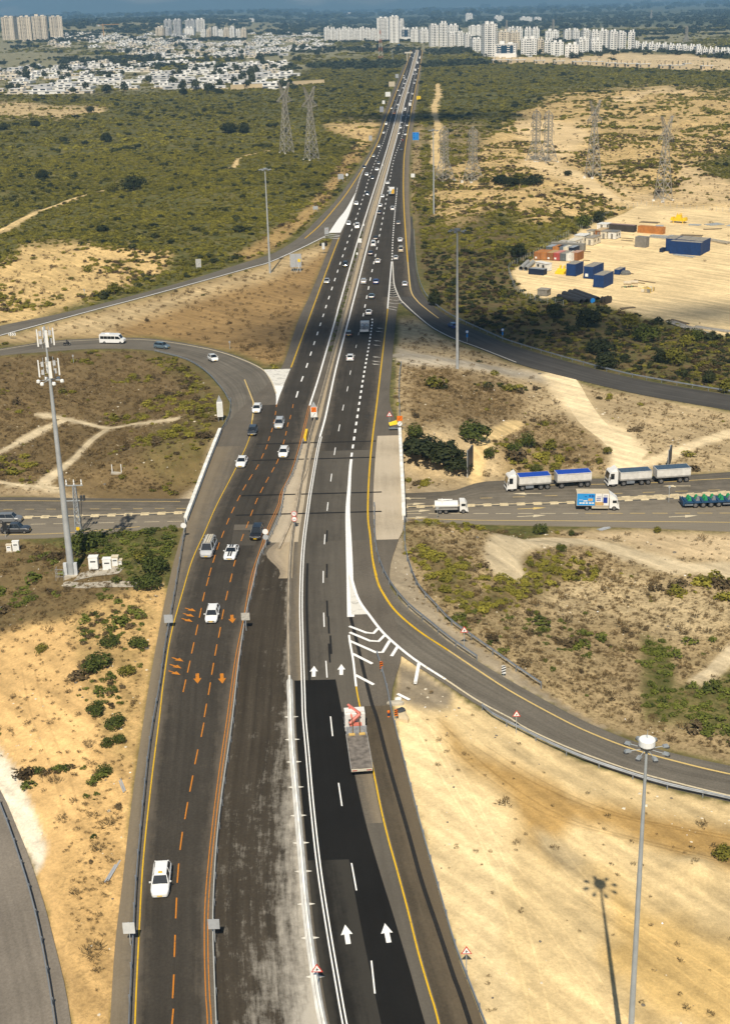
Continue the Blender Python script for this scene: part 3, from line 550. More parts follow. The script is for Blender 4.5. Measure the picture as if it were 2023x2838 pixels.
# side roads
RUL = ribbon('ramp_road', *RAMP_UL, -.012, A_RAMP)
RUL['kind'] = 'structure'; RUL['label'] = 'narrow slip road leaving the highway towards the scrub on the left'
RLO = ribbon('loop_road', *RAMP_LOOP, -.014, A_RAMP); RLO['kind'] = 'structure'; RLO['label'] = 'curved loop road with a white minibus joining the highway'
RUR = ribbon('ramp_road', *RAMP_UR, -.012, A_RAMPD); RUR['kind'] = 'structure'; RUR['label'] = 'slip road with guardrail below the container yard'
REX = ribbon('ramp_road', *RAMP_EXIT, -.012, A_RAMP); REX['kind'] = 'structure'; REX['label'] = 'curved exit road with yellow edge line beside the sand lot'
RBL = ribbon('side_road', *ROAD_BL, -.01, asphalt('asphalt_light', (.19, .165, .135), streak=.12)); RBL['kind'] = 'structure'; RBL['label'] = 'grey side road in the bottom corner behind a guardrail'
RCR = ribbon('cross_road', CROSS_U, CROSS_D, .0, A_CROSS, flat0, 12, hf=zero); RCR['kind'] = 'structure'; RCR['label'] = 'wide cross road passing under the bridge with trucks on it'
# ---- markings on the main road
def px_shift(poly, dx): return [(x + dx, y) for x, y in poly]
stripe('edge_line', L_YEL, 141, 470, .34, YELLOW); stripe('edge_line', L_YEL, 660, 1016, .26, YELLOW); stripe('edge_line', L_YEL2, 1122, 3150, .135, YELLOW)
stripe('edge_line', L_IN, 141, 1123, .34, WHITE)
stripe('edge_line', lambda y: L_IN(y) - .20, 1123, 3150, .095, ORANGE); stripe('edge_line', lambda y: L_IN(y) + .14, 1123, 3150, .095, ORANGE)
stripe('edge_line', R_IN, 141, 1210, .34, WHITE); stripe('edge_line', lambda y: R_IN(y), 1210, 3150, .145, WHITE); stripe('edge_line', lambda y: R_IN(y) + .36, 1210, 3150, .145, WHITE)
stripe('edge_line', R_YEL, 141, 800, .32, YELLOW); stripe('edge_line', R_YEL2, 855, 1600, .26, YELLOW)
stripe('edge_line', R_YEL3, 1762, 1905, .26, WHITE); stripe('edge_line', R_YEL3, 1905, 3150, .17, YELLOW)
strip('gore_paint', lambda y: R_SOL(y) - .2, lambda y: R_SOL(y) + .30 + .5 * (1 - sstep(185, 235, y)), 1275, 1712, .032, WHITE, 3)
stripe('blackout_line', line([(972,1712),(988,1775),(1009,1865),(1031,1952),(1044,1989),(1078,2122),(1130,2303),(1169,2445),(1216,2583),(1259,2713),(1290,2799),(1400,3150)]), 1712, 3140, .42, A_DARK, .027)
stripe('blackout_line', lambda y: R_IN(y) + 1.0, 1560, 1884, .35, A_DARK, .027)
def dash(px, py, L, w, m, slope=None, name='lane_dash', f=None):
    """one dash of L metres following the road, centred on the pixel"""
    c = unproj_main(np.array([px], float), np.array([py], float))[0]
    g = f if f is not None else (L_IN if px < 800 and py > 1100 else None)
    s = slope if slope is not None else ((g(c[1] + 6) - g(c[1] - 6)) / 12 if g is not None else 0)
    y = np.array([c[1] - L / 2, c[1], c[1] + L / 2]); x = c[0] + s * (y - c[1]); A = np.stack([np.stack([x - w / 2, y, hm(y) + .031], 1), np.stack([x + w / 2, y, hm(y) + .031], 1)], 1)
    return grid_obj(name, A, m, ROAD)
D1 = [(767,1123),(764,1145),(760,1169),(754,1192),(746,1216),(739,1239),(728,1264),(713,1295),(695,1323),(678,1351),(662,1381),(646,1414),(632,1445),(618,1481),(605,1514),(594,1549),(583,1585),(576,1612),(565,1654),(556,1699),(546,1746),(535,1796),(524,1848),(512,1901)]
D2 = [(812,1126),(805,1156),(798,1177),(793,1201),(787,1225),(769,1279),(757,1302),(741,1330),(726,1358),(711,1389),(698,1422),(686,1455),(672,1490),(651,1559),(641,1602),(629,1651),(618,1703),(609,1753),(599,1802),(590,1854),(581,1909),(570,1969),(562,2023),(545,2098),(531,2172),(517,2247),(503,2331),(494,2420),(489,2517),(485,2622),(481,2734),(478,2831)]
for Dl in (D1, D2):
    f = line(Dl)
    for x, y in Dl: dash(x, y, 3.0, .145, ORANGE, f=f)
D3 = [(1002,893),(994,925),(987,960),(979,996),(971,1033),(963,1078),(951,1130),(940,1186),(928,1251),(918,1324),(908,1404),(900,1495),(896,1599),(898,1718),(905,1855),(919,2013),(943,2202),(981,2430),(1034,2708)]
f3 = line(D3)
for x, y in D3: dash(x, y, 4.6 if y < 1300 else 4.2, .15, WHITE, f=f3)
for x, y in [(906,1486),(906,1582),(907,1687),(911,1732),(917,1787),(913,1810)]: dash(x, y, 5.0, .26, A_DARK, f=f3, name='blackout_dash')
f4 = line([(1032,893),(1022,960),(1008,1040),(997,1110),(985,1190),(973,1272)])
yy = Yof(1268)
while yy < Yof(890):
    A = np.array([[[f4(yy) - .2, yy, hm(yy) + .031], [f4(yy) + .2, yy, hm(yy) + .031]], [[f4(yy + 2.4) - .2, yy + 2.4, hm(yy + 2.4) + .031], [f4(yy + 2.4) + .2, yy + 2.4, hm(yy + 2.4) + .031]]], float)
    grid_obj('lane_dash', A, WHITE, ROAD); yy += 5.0
def auto_dashes(f, p0, p1, gap, L, w, far=1000):
    y = Yof(p1); mb = MB()
    while y < Yof(p0):
        wy = w * (1 + y / 1800); ys = np.array([y, y + L / 2, y + L]); x = f(ys); z = hm(ys) + .04
        A = np.stack([np.stack([x - wy / 2, ys, z], 1), np.stack([x + wy / 2, ys, z], 1)], 1)
        if y < far: grid_obj('lane_dash', A, WHITE, ROAD)
        else: mb.add(A.reshape(-1, 3).tolist(), [(0, 1, 3, 2), (2, 3, 5, 4)])
        y += gap
    if mb.V: o = mb.build('far_lane_dashes', WHITE, ROAD); o['kind'] = 'stuff'
mid = lambda f, g, t=.5: (lambda y: f(y) * (1 - t) + g(y) * t)
auto_dashes(lambda y: np.where(y < 560, mid(L_YEL, L_IN)(y), np.where(y < 760, mid(L_YEL, L_IN)(y), mid(L_YEL, L_IN)(y))), 200, 1100, 15, 5.6, .26)
auto_dashes(line([(1006,878),(1018,815),(1028,765),(1039,715),(1049,665),(1060,610),(1072,545),(1082,490),(1092,440),(1112,385),(1122,340),(1131,300),(1141,250),(1151,200),(1160,150)]), 200, 880, 15, 5.6, .26)
auto_dashes(line([(1086,726),(1090,640),(1100,528),(1104,500)]), 528, 726, 6, 3, .3)
auto_dashes(line([(984,540),(1003,480),(1025,437),(1037,405),(1048,382)]), 440, 540, 6, 3, .3)
# painted gores
def gore(L, R, p0, p1, m, nc=4): return strip('gore_paint', line(L), line(R), p0, p1, .034, m, nc)
gore([(983,538),(957,583),(936,609),(911,646)], [(985,538),(970,588),(955,622),(941,650)], 540, 646, WHITE)
for a, b in (((905,648),(942,653)), ((902,653),(941,657)), ((896,658),(940,662))): path_line('gore_paint', [a, b], .5, WHITE, .034, ROAD)
gore([(729,1018),(751,1052),(764,1088),(766,1118)], [(808,1016),(790,1061),(778,1090),(768,1118)], 1066, 1118, WHITE)
gore([(727,1019),(751,1052),(758,1068)], [(808,1016),(797,1042),(786,1068)], 1020, 1066, paint('paint_white_scuffed', (.70, .67, .60), .8, .9))
path_line('gore_paint', [(1085,725),(1081,775),(1077,820),(1074,855)], .35, WHITE, .034, ROAD)
path_line('gore_paint', [(1088,725),(1091,779),(1097,803),(1109,829),(1119,840),(1151,870),(1194,905),(1233,927),(1272,944),(1323,962),(1430,1004)], .35, WORN, .034, ROAD)
for yk, xm, ym, xr_, yr in ((783,1086,784,1091,782),(788,1086,789,1092,787),(793,1086,794,1093,792),(798,1086,800,1095,797),(804,1087,806,1096,803),(810,1088,812,1100,808),(816,1090,818,1102,815),(822,1093,824,1106,820),(830,1097,833,1110,831),(839,1098,842,1117,839),(849,1090,851,1100,853),(855,1085,857,1098,860)):
    path_line('gore_paint', [(1084 - (yk - 725) * .085, yk), (xm, ym), (xr_, yr)], .35, WORN, .036, ROAD, k=1)
gore([(966,1594),(970,1640),(974,1700),(976,1712)], [(970,1590),(992,1658),(1012,1692),(1022,1706)], 1596, 1706, WORN)
path_line('gore_paint', [(970,1588),(992,1659),(1025,1707),(1061,1753),(1109,1797),(1160,1836),(1234,1883)], .40, WHITE, .036, ROAD)
path_line('gore_paint', [(1160,1836),(1234,1883),(1323,1942),(1426,1997),(1452,2016),(1581,2075),(1754,2137),(1883,2172),(2023,2206),(2300,2265)], .30, CREAM, .034, ROAD)
for seg in ([(968,1736),(1031,1760),(1048,1742)], [(969,1753),(1043,1784),(1066,1761)], [(968,1776),(1056,1815),(1080,1776)], [(977,1812),(1032,1840)], [(985,1871),(1036,1898)], [(1085,1819),(1102,1792)], [(1150,1896),(1161,1838)], [(1101,1923),(1135,1940)]):
    path_line('gore_paint', seg, .44, WHITE, .036, ROAD, k=1)
path_line('edge_line', [(1057,1637),(1095,1693),(1160,1749),(1242,1803),(1300,1842),(1323,1857),(1409,1913),(1530,1980),(1625,2027),(1754,2077),(1883,2113),(2023,2146),(2300,2200)], .30, PALEY, .034, ROAD)
path_line('edge_line', [(1035,1564),(1044,1604),(1057,1637),(1095,1693),(1160,1749),(1242,1803)], .32, YELLOW, .038, ROAD)
path_line('edge_line', [(1130,726),(1138,803),(1156,834),(1182,857),(1215,882)], .35, PALEY, .034, ROAD)
path_line('edge_line', [(1025,437),(962,534),(919,588),(884,627),(845,661)], .42, YELLOW, .034, ROAD)
path_line('edge_line', [(901,655),(832,689),(746,727),(700,740),(560,779),(388,826),(258,860),(129,895),(0,930)], .42, WHITE, .034, ROAD)
path_line('edge_line', [(678,1052),(697,1100),(703,1121),(700,1165)], .25, PALEY, .034, ROAD)
path_line('edge_line', [(0,970),(129,951),(302,941),(431,944),(560,964),(646,987),(725,1022),(752,1056),(766,1091)], .28, CREAM, .034, ROAD)
for yk, xa, xb in ((1227,712,1042),(1272,700,1040),(1369,670,1058),(1423,655,1058)):
    a = unproj_main(np.array([xa, xb], float), np.array([yk, yk + 0.], float)); ym = a[:, 1].mean() ; xs = np.linspace(a[0, 0], a[1, 0], 12)
    xs = xs[(xs < RAILC(ym)) | (xs > MED(ym) + 1)]
    A = np.stack([np.stack([xs, np.full(len(xs), ym + o), np.full(len(xs), hm(ym) + .026)], 1) for o in (-.28, .28)], 1)
    grid_obj('expansion_joint', A, A_DARK, ROAD)
# arrows
def arrow(px, py, L, W, m, ang=0.0, thin=False):
    c = rpt(px, py); P = [(-.09 * L, -L / 2), (.09 * L, -L / 2), (.09 * L, 0), (W / 2, -.02 * L), (0, L / 2), (-W / 2, -.02 * L), (-.09 * L, 0)]
    if thin: P = [(-.12, -L / 2), (.06, -L / 2), (.12, -.1 * L), (W / 2, -.12 * L), (.1, L / 2), (-W / 2, .0), (-.1, -.05 * L)]
    ca, sa = math.cos(ang), math.sin(ang); V = [(c[0] + x * ca - y * sa, c[1] + x * sa + y * ca) for x, y in P]
    A = [(x, y, float(G0(x, y)) + .038) for x, y in V]
    me = bpy.data.meshes.new('arrow_marking'); me.from_pydata(A, [], [(0, 1, 2, 6), (5, 6, 2, 3, 4)] if not thin else [(0, 1, 2, 6), (2, 3, 4, 5, 6)]); me.materials.append(m); me.update()
    return link(bpy.data.objects.new('arrow_marking', me), ROAD)
for x, y in ((870,1861),(946,1856)): arrow(x, y, 2.7, 1.05, WHITE)
for x, y in ((961,2590),(1072,2586)): arrow(x, y, 2.7, 1.15, WHITE, .12)
for x, y in ((644,1716),(548,1881),(616,1881)): arrow(x, y, 2.5, 1.05, ORANGE, math.pi + .12)
for x, y in ((529,1690),(524,1705),(520,1719),(494,1828),(488,1847),(485,1865)): arrow(x, y, 2.0, .8, ORANGE, -2.1, True)
for x, y in ((1053,910),(1050,919),(1046,945),(1044,957),(1043,990),(1042,1002),(1041,1010)): arrow(x, y, 2.6, .9, WORN, .9, True)
# cross-road markings
cl = lambda *a, **k: path_line(*a, f=flat0, hf=zero, **k)
cl('edge_line', [(-300,1494),(0,1483),(172,1478),(388,1460)], .2, PALEY, .03, RCR); cl('edge_line', [(1122,1436),(1323,1442),(1600,1444),(2023,1448),(2400,1455)], .22, PALEY, .03, RCR)
cl('edge_line', [(-300,1392),(0,1388),(215,1389),(500,1390)], .2, PALEY, .03, RCR); cl('edge_line', [(1500,1345),(1760,1340),(1905,1332),(2023,1326),(2400,1308)], .22, PALEY, .03, RCR)
for xa in range(-40, 520, 63): cl('lane_dash', [(xa, 1455 - xa * .02), (xa + 42, 1454 - xa * .02)], .18, CREAM, .03, RCR)
for xa in range(10, 520, 60): cl('lane_dash', [(xa, 1412 - xa * .005), (xa + 26, 1412 - xa * .005)], .16, PALEY, .03, RCR)
for xa in range(1125, 2023, 62): cl('lane_dash', [(xa, 1424 - (xa - 1125) * .002), (xa + 42, 1424 - (xa - 1125) * .002)], .2, CREAM if xa < 1600 else PALEY, .03, RCR)
for xa in range(1330, 2023, 90): cl('lane_dash', [(xa, 1381 - (xa - 1330) * .035), (xa + 34, 1380 - (xa - 1330) * .035)], .18, PALEY, .03, RCR)
def side_arrow(px, py, d, m):
    c = cpt(px, py); P = [(-2.6, -.16), (.2, .0), (.2, -.55), (2.6, .35), (.4, .75), (.4, .3), (-2.6, .12)]
    V = [(c[0] + x * d, c[1] + y, .034) for x, y in P]; me = bpy.data.meshes.new('arrow_marking'); me.from_pydata(V, [], [(0, 1, 5, 6), (1, 2, 3, 4, 5)]); me.materials.append(m); me.update(); link(bpy.data.objects.new('arrow_marking', me), RCR)
for x, y, d in ((1460,1369,-1),(1874,1348,-1),(1141,1382,-1),(1141,1398,1),(1157,1417,1),(1147,1436,1),(1473,1410,1),(1473,1431,1),(1893,1432,1)): side_arrow(x, y, d, CREAM if y != 1410 else PALEY)

# splashes of white cement at the feet of the barrier
for yk in (1986,2049,2111,2181,2260,2336,2415,2506,2600,2708):
    c = unproj_main(np.array([850.]), np.array([float(yk)]))[0]; ym = float(c[1])
    for sd_, w0 in ((-1, .45), (1, .6)):
        x0 = float(MED(ym)) + sd_ * .35; A = np.array([[[x0, ym - .22, 0], [x0, ym + .22, 0]], [[x0 + sd_ * w0 * .5, ym - .12, 0], [x0 + sd_ * w0 * .5, ym + .12, 0]], [[x0 + sd_ * w0, ym - .02, 0], [x0 + sd_ * w0, ym + .03, 0]]], float); A[..., 2] = hm(ym) + .03; grid_obj('cement_splash', A, WORN, ROAD)

quad_paint('asphalt_patch', [(650,1454),(728,1454),(722,1470),(648,1470)], A_BASE, off=.02); quad_paint('asphalt_patch', [(648,1472),(722,1472),(706,1512),(640,1512)], A_LANE2, off=.02)
# ---------------------------------------------------------------- vehicles
CARPAINT = {}
def car_paint(c):
    if c not in CARPAINT:
        rgb = {'white': (.78, .78, .77), 'silver': (.42, .43, .44), 'grey': (.16, .165, .17), 'dark': (.035, .038, .043), 'black': (.014, .014, .016), 'blue': (.02, .06, .22), 'bluegrey': (.10, .145, .18),
               'navy': (.018, .03, .065), 'beige': (.45, .38, .27), 'tan': (.30, .23, .14), 'yellow': (.75, .42, .02), 'orange': (.62, .2, .02), 'red': (.45, .03, .02)}[c]
        CARPAINT[c] = mat('car_paint_' + c, rgb, .32, .03, 3, .5, 0, 0, .7)
    return CARPAINT[c]
GLASS = mat('car_glass', (.012, .016, .02), .08, 0, spec=.7); TYRE = mat('tyre_rubber', (.015, .015, .015), .85, .1, 6); RIM = mat('wheel_rim', (.35, .35, .36), .35, 0, metal=.8)
LAMP = mat('headlamp_glass', (.55, .57, .58), .15, 0, spec=.7); TAIL = mat('tail_lamp', (.35, .012, .01), .25, 0); PLATE = mat('number_plate', (.75, .47, .02), .5, 0); BLACKP = mat('black_plastic', (.018, .018, .019), .6, .1, 4)
STEEL = mat('galvanised_steel', (.23, .25, .275), .5, .15, 1.2, metal=.3); CHASSIS = mat('truck_chassis', (.022, .021, .02), .7, .2, 2)
TWHITE = mat('truck_white', (.74, .73, .70), .4, .06, .8, coat=.3); 
def loft(mb, secs, m=0):
    """secs: list of rings (equal point counts) -> skin with end caps"""
    n = len(secs[0]); V = [p for s in secs for p in s]; F = []
    for k in range(len(secs) - 1):
        for i in range(n): F.append((k * n + i, k * n + (i + 1) % n, (k + 1) * n + (i + 1) % n, (k + 1) * n + i))
    F += [tuple(range(n))[::-1], tuple(range((len(secs) - 1) * n, len(secs) * n))]
    mb.add(V, F, m)
CAR = {  # L, W, H, belt z, bonnet z, [y of screen base, roof front, roof rear, rear screen base] (front = +), boot z, roof half width factor
 'sedan': (4.6, 1.82, 1.45, .90, .78, (.95, .25, -1.15, -1.85), .95), 'hatch': (4.05, 1.76, 1.50, .93, .80, (1.05, .45, -1.45, -1.92), .98), 'suv': (4.45, 1.86, 1.68, 1.02, .94, (1.10, .50, -1.70, -2.10), 1.06),
 'coupe': (4.75, 1.92, 1.36, .88, .80, (.55, -.10, -1.15, -1.95), .95), 'van': (5.0, 1.95, 2.05, 1.15, 1.05, (1.75, 1.15, -2.30, -2.44), 1.2), 'pickup': (5.2, 1.86, 1.75, 1.02, 1.0, (1.15, .55, -.75, -.95), 1.05),
 'kombi': (4.4, 1.82, 1.85, 1.08, .95, (1.35, .75, -2.05, -2.16), 1.1)}
def car_meshes(kind, paint):
    L, W, H, zb, zh, (ys, yf, yr, yb), zt = CAR[kind]; h = W / 2; P = car_paint(paint); parts = {}
    def ring(y, hw, z1, z0=.24, edge=.06):
        return [(-hw * .93, y, z0), (-hw, y, z0 + .16), (-hw, y, z1 - edge * 2), (-hw * .90, y, z1), (0, y, z1 + .025), (hw * .90, y, z1), (hw, y, z1 - edge * 2), (hw, y, z0 + .16), (hw * .93, y, z0)]
    mb = MB(); r = L / 2
    loft(mb, [ring(-r, h * .82, zt - .25, .36), ring(-r + .12, h * .93, zt - .06, .28), ring(yb, h * .985, zt), ring((yb + ys) / 2, h, zb), ring(ys, h, zb - .01), ring((ys + r) / 2, h * .985, zh + .03), ring(r - .32, h * .94, zh - .07), ring(r - .08, h * .84, zh - .2, .26), ring(r, h * .70, zh - .34, .30)])
    parts['body'] = (mb, [P])
    g = MB(); rw = h * .70; bw = h * .90
    def gr(y, hw, z, hb, zb_): return [(-hb, y, zb_), (-hw, y, z), (hw, y, z), (hb, y, zb_)]
    V = [(-bw, ys, zb - .03), (bw, ys, zb - .03), (bw, yb, zt - .03), (-bw, yb, zt - .03), (-rw, yf, H - .03), (rw, yf, H - .03), (rw, yr, H - .03), (-rw, yr, H - .03)]
    g.add(V, [(0, 1, 5, 4), (1, 2, 6, 5), (2, 3, 7, 6), (3, 0, 4, 7), (4, 5, 6, 7), (3, 2, 1, 0)]); parts['window'] = (g, [GLASS])
    rf = MB(); rr = MB()
    loft(rf, [[(-rw * .98, y, H - .035), (-rw * .9, y, H + dz), (rw * .9, y, H + dz), (rw * .98, y, H - .035)] for y, dz in ((yr - .02, -.01), (yr + .25, .012), ((yr + yf) / 2, .02), (yf - .2, .012), (yf + .02, -.012))])
    # pillars, a little proud of the glass
    for sx in (-1, 1):
        for (a, b, w) in (((bw, ys), (rw, yf), .045), ((bw, yb), (rw, yr), .07), ((bw * 1.0, (ys + yb) / 2 - .05), (rw, (yf + yr) / 2 - .05), .045)):
            zA = zb - .02 if a[1] > -.9 else zt - .02
            rf.tube((sx * a[0] * 1.0, a[1], zA), (sx * b[0] * 1.01, b[1], H - .02), w, w * .9, 5)
    parts['roof'] = (rf, [P])
    out = {k: v[0].me(k, v[1]) for k, v in parts.items()}
    return out
def wheel_me(r, w, tyre=TYRE):
    t = MB().tube((-w / 2, 0, 0), (w / 2, 0, 0), r, r, 14).me('tyre', tyre); k = MB().tube((-w / 2 - .012, 0, 0), (w / 2 + .012, 0, 0), r * .62, r * .62, 10).me('rim', RIM); return t, k
WH = {r: wheel_me(r, .22) for r in (.32,)}; WT = wheel_me(.52, .30)
def ob(me, parent, loc=(0, 0, 0), name=None):
    o = bpy.data.objects.new(name or me.name.split('.')[0], me); o.location = loc; return link(o, parent)
def wheel(parent, x, y, r=.32, wm=None):
    t, k = wm or WH[.32]; a = ob(t, parent, (x, y, r), 'wheel'); ob(k, a, (0, 0, 0), 'rim'); return a
PROTO = {}
def simple(me_parts, name): pass
LAMPME = MB().box(-.17, .17, -.05, .05, -.05, .06, taper=(.04, .04, .02, .02)).me('headlight', LAMP); TAILME = MB().box(-.12, .12, -.03, .03, -.09, .09).me('tail_light', TAIL)
PLATEME = MB().box(-.26, .26, -.012, .012, -.06, .06).me('number_plate', PLATE); MIRME = {}
def make_car(kind, paint, full=True, stripes=False, taxi=False, rack=False):
    key = (kind, paint)
    if key not in PROTO: PROTO[key] = car_meshes(kind, paint)
    M = PROTO[key]; L, W, H, zb, zh, (ys, yf, yr, yb), zt = CAR[kind]
    name = {'van': 'van', 'kombi': 'van', 'pickup': 'pickup_truck'}.get(kind, 'car'); root = empty(name)
    for k in ('body', 'window', 'roof'): ob(M[k], root)
    if full:
        for sx in (-1, 1):
            for y in (L / 2 - .86, -L / 2 + .82): wheel(root, sx * (W / 2 - .10), y)
            ob(LAMPME, root, (sx * W * .345, L / 2 - .17, zh - .22)); ob(TAILME, root, (sx * W * .40, -L / 2 + .01, zt - .22))
            if paint not in MIRME: MIRME[paint] = MB().box(-.1, .1, -.05, .05, -.06, .07).me('mirror', car_paint(paint))
            ob(MIRME[paint], root, (sx * (W / 2 + .09), ys - .25, zb + .07))
        ob(PLATEME, root, (0, L / 2 + .004, .42)); ob(PLATEME, root, (0, -L / 2 - .006, .62))
        g = MB().box(-W * .26, W * .26, L / 2 - .07, L / 2 - .005, .42, .56).build('grille', BLACKP, root)
    if kind == 'pickup':
        MB().box(-W * .42, W * .42, -L / 2 + .12, yb - .1, zt - .015, zt + .008).build('cargo_bed', BLACKP, root)
    if stripes:
        for sx in (-1, 1):
            x0, x1 = sorted((sx * .07, sx * .30)); yq = [(L / 2 - .3, zh - .07 + .045), ((ys + L / 2) / 2, zh + .03 + .045), (ys + .02, zb + .04)]
            s = MB().add([(x, y_, z_) for y_, z_ in yq for x in (x0, x1)], [(0, 1, 3, 2), (2, 3, 5, 4)])
            s.build('racing_stripe', BLACKP, root)
            MB().add([(x0, yf, H + .045), (x1, yf, H + .045), (x1, yr, H + .045), (x0, yr, H + .045)], [(0, 1, 2, 3)]).build('roof_stripe', BLACKP, root)
    if taxi: MB().box(-.22, .22, -.09, .09, 0, .13, taper=(.05, .05, .03, .03)).build('taxi_light', car_paint('yellow'), root).location = (0, yf - .35, H + .01)
    if rack:
        rk = MB()
        for y in (-1.9, -.6, .7): MB().box(-.95, .95, y - .04, y + .04, H + .03, H + .10).build("roof_bar", STEEL, root)
        pass
        for x in (-.42, -.1, .3): MB().box(x - .13, x + .13, -2.2, 1.2, H + .11, H + .2).build('roof_load', mat('pale_wood', (.5, .45, .36)), root)
    return root
def heading_of(px, py, sgn):
    """direction of the road at a pixel from the nearest traced line"""
    c = rpt(px, py); f = L_IN if px < np.interp(py, [140, 880, 1480, 2838], [1157, 950, 820, 895]) else R_IN
    if f is L_IN and py > 1100: f = L_YEL2 if px < 650 + (1300 - py) * .35 else L_IN
    s = float((f(c[1] + 8) - f(c[1] - 8)) / 16); a = -math.atan(s); return a if sgn > 0 else a + math.pi
def place(o, p, rz, label, cat, group=None, h=None):
    # sit on the road: pitch with the slope
    d = np.array([-math.sin(rz), math.cos(rz)]); hh = (lambda x, y: float(G0(x, y))) if h is None else h
    z = hh(p[0], p[1]); sl = (hh(p[0] + d[0] * 2, p[1] + d[1] * 2) - hh(p[0] - d[0] * 2, p[1] - d[1] * 2)) / 4
    o.location = (p[0], p[1], z + .012); o.rotation_euler = (math.atan(sl), 0, rz); o['label'] = label; o['category'] = cat
    if group: o['group'] = group
    return o
HG = 'cars on the highway'
CARS = [  # px, py, kind, paint, direction (-1 towards the camera), label
 (449,2452,'suv','white',-1,'white taxi with yellow roof light, alone on the near orange-dashed lanes',dict(taxi=True)),
 (590,1712,'hatch','white',-1,'white hatchback level with the first orange down arrow',{}),
 (642,1540,'coupe','white',-1,'white coupe with two black racing stripes',dict(stripes=True)),
 (579,1532,'van','silver',-1,'silver van with a loaded roof rack by the yellow line',dict(rack=True)),
 (713,1486,'suv','black',-1,'black car beside the round sign on the bridge end',{}),
 (787,1262,'hatch','white',-1,'white hatchback nearest the orange double line on the bridge',{}),
 (671,1288,'sedan','white',-1,'white sedan straddling the yellow edge line on the bridge',{}),
 (701,1202,'hatch','dark',-1,'dark grey hatchback leaving the loop road onto the bridge',{}),
 (775,1182,'suv','silver',-1,'silver SUV just below the white painted gore',{}),
 (713,1140,'hatch','white',-1,'white hatchback at the mouth of the loop road',{}),
 (957,738,'suv','black',-1,'black SUV in the inner lane coming beside the dry field',{}),
 (906,784,'sedan','silver',-1,'silver sedan in the outer lane beside the dry field',{}),
 (990,632,'van','white',-1,'white van coming level with the upper white gore',{}),
 (966,623,'hatch','white',-1,'white hatchback beside the upper white gore',{}),
 (987,567,'sedan','white',-1,'white sedan at the tip of the upper white gore',{}),
 (1018,540,'sedan','navy',-1,'dark blue car coming above the upper white gore',{}),
 (1032,496,'sedan','dark',-1,'dark sedan coming near the inner line, close to a white car',{}),
 (1016,486,'sedan','white',-1,'white sedan passing the sign at the slip road split',{}),
 (1044,472,'sedan','white',-1,'white sedan in the inner lane above the dark sedan',{}),
 (1009,466,'sedan','black',-1,'black car at the left edge where the slip road splits',{}),
 (1049,455,'sedan','grey',-1,'grey car in the inner lane above the slip road split',{}),
 (1035,435,'sedan','silver',-1,'silver car on the yellow line before the slip road',{}),
 (1050,408,'sedan','white',-1,'white car coming alone in the outer lane',{}),
 (1063,370,'sedan','white',-1,'white car coming level with the blue road sign',{}),
 (1070,346,'van','white',-1,'tall white van on the outer edge line',{}),
 (1092,316,'van','orange',-1,'orange van coming past the cloud shadow',{}),
 (1085,302,'sedan','white',-1,'white car following behind the orange van',{}),
 (967,932,'hatch','black',1,'black hatchback driving away beside the median',{}),
 (971,998,'hatch','white',1,'white hatchback driving away alone below the tank lorry',{}),
 (1022,871,'sedan','white',1,'white car driving away in the cloud shadow',{}),
 (1030,826,'sedan','bluegrey',1,'blue grey car driving away into the cloud shadow',{}),
 (1042,785,'sedan','blue',1,'deep blue car driving away abreast of a pale SUV',{}),
 (1008,785,'suv','silver',1,'pale silver SUV driving away abreast of a blue car',{}),
 (1047,728,'sedan','white',1,'white taxi with yellow light driving away',dict(taxi=True)),
 (1027,706,'sedan','navy',1,'navy car driving away behind the white minivan',{}),
 (1035,681,'van','white',1,'white minivan driving away in the inner lane',{}),
 (1041,664,'sedan','black',1,'black car just ahead of the white minivan',{}),
 (1097,719,'hatch','silver',1,'silver hatchback crossing the short dashes at the merge',{}),
 (1111,697,'van','beige',1,'beige minivan on the merge lane',{}),
 (1109,669,'sedan','white',1,'white car ahead of the beige minivan',{}),
 (1122,792,'hatch','silver',1,'silver hatchback climbing the slip road to merge',{}),
 (1104,622,'sedan','grey',1,'grey car at the right edge before the merge ends',{}),
 (1088,582,'pickup','white',1,'white pickup truck driving away behind the box truck',{}),
 (1054,573,'sedan','white',1,'white car driving away beside the pickup truck',{}),
 (1051,593,'sedan','navy',1,'dark blue car driving away below the pickup truck',{}),
 (1060,547,'sedan','white',1,'white car driving away beside the yellow box truck',{}),
 (1074,510,'sedan','white',1,'white car driving away ahead of the yellow box truck',{}),
 (1112,418,'hatch','black',1,'black car driving away below the blue road sign',{}),
 (1123,375,'sedan','white',1,'white car driving away level with the blue road sign',{}),
 (1124,366,'sedan','black',1,'black car just ahead of a white one by the blue sign',{}),
 (1105,372,'sedan','white',1,'white car near the inner line level with the blue sign',{}),
 (1110,356,'kombi','white',1,'white van near the inner line above the blue sign',{}),
 (1128,350,'sedan','white',1,'white car by the outer yellow line above the blue sign',{}),
 (1113,342,'sedan','silver',1,'silver car near the inner line below the cloud shadow',{}),
 (1131,328,'sedan','navy',1,'navy car in the far cloud shadow by the yellow line',{}),
 (1133,322,'sedan','silver',1,'silver car in the far cloud shadow by the yellow line',{}),
 (1117,322,'sedan','silver',1,'silver car in the far cloud shadow by the inner line',{}),
 (1135,314,'sedan','black',1,'black car at the top of the far cloud shadow',{}),
]
for px, py, kind, paint, sg, lab, kw in CARS:
    place(make_car(kind, paint, full=py > 560, **kw), rpt(px, py), heading_of(px, py, sg), lab, {'van': 'van', 'kombi': 'van', 'pickup': 'pickup truck'}.get(kind, 'car'), HG)
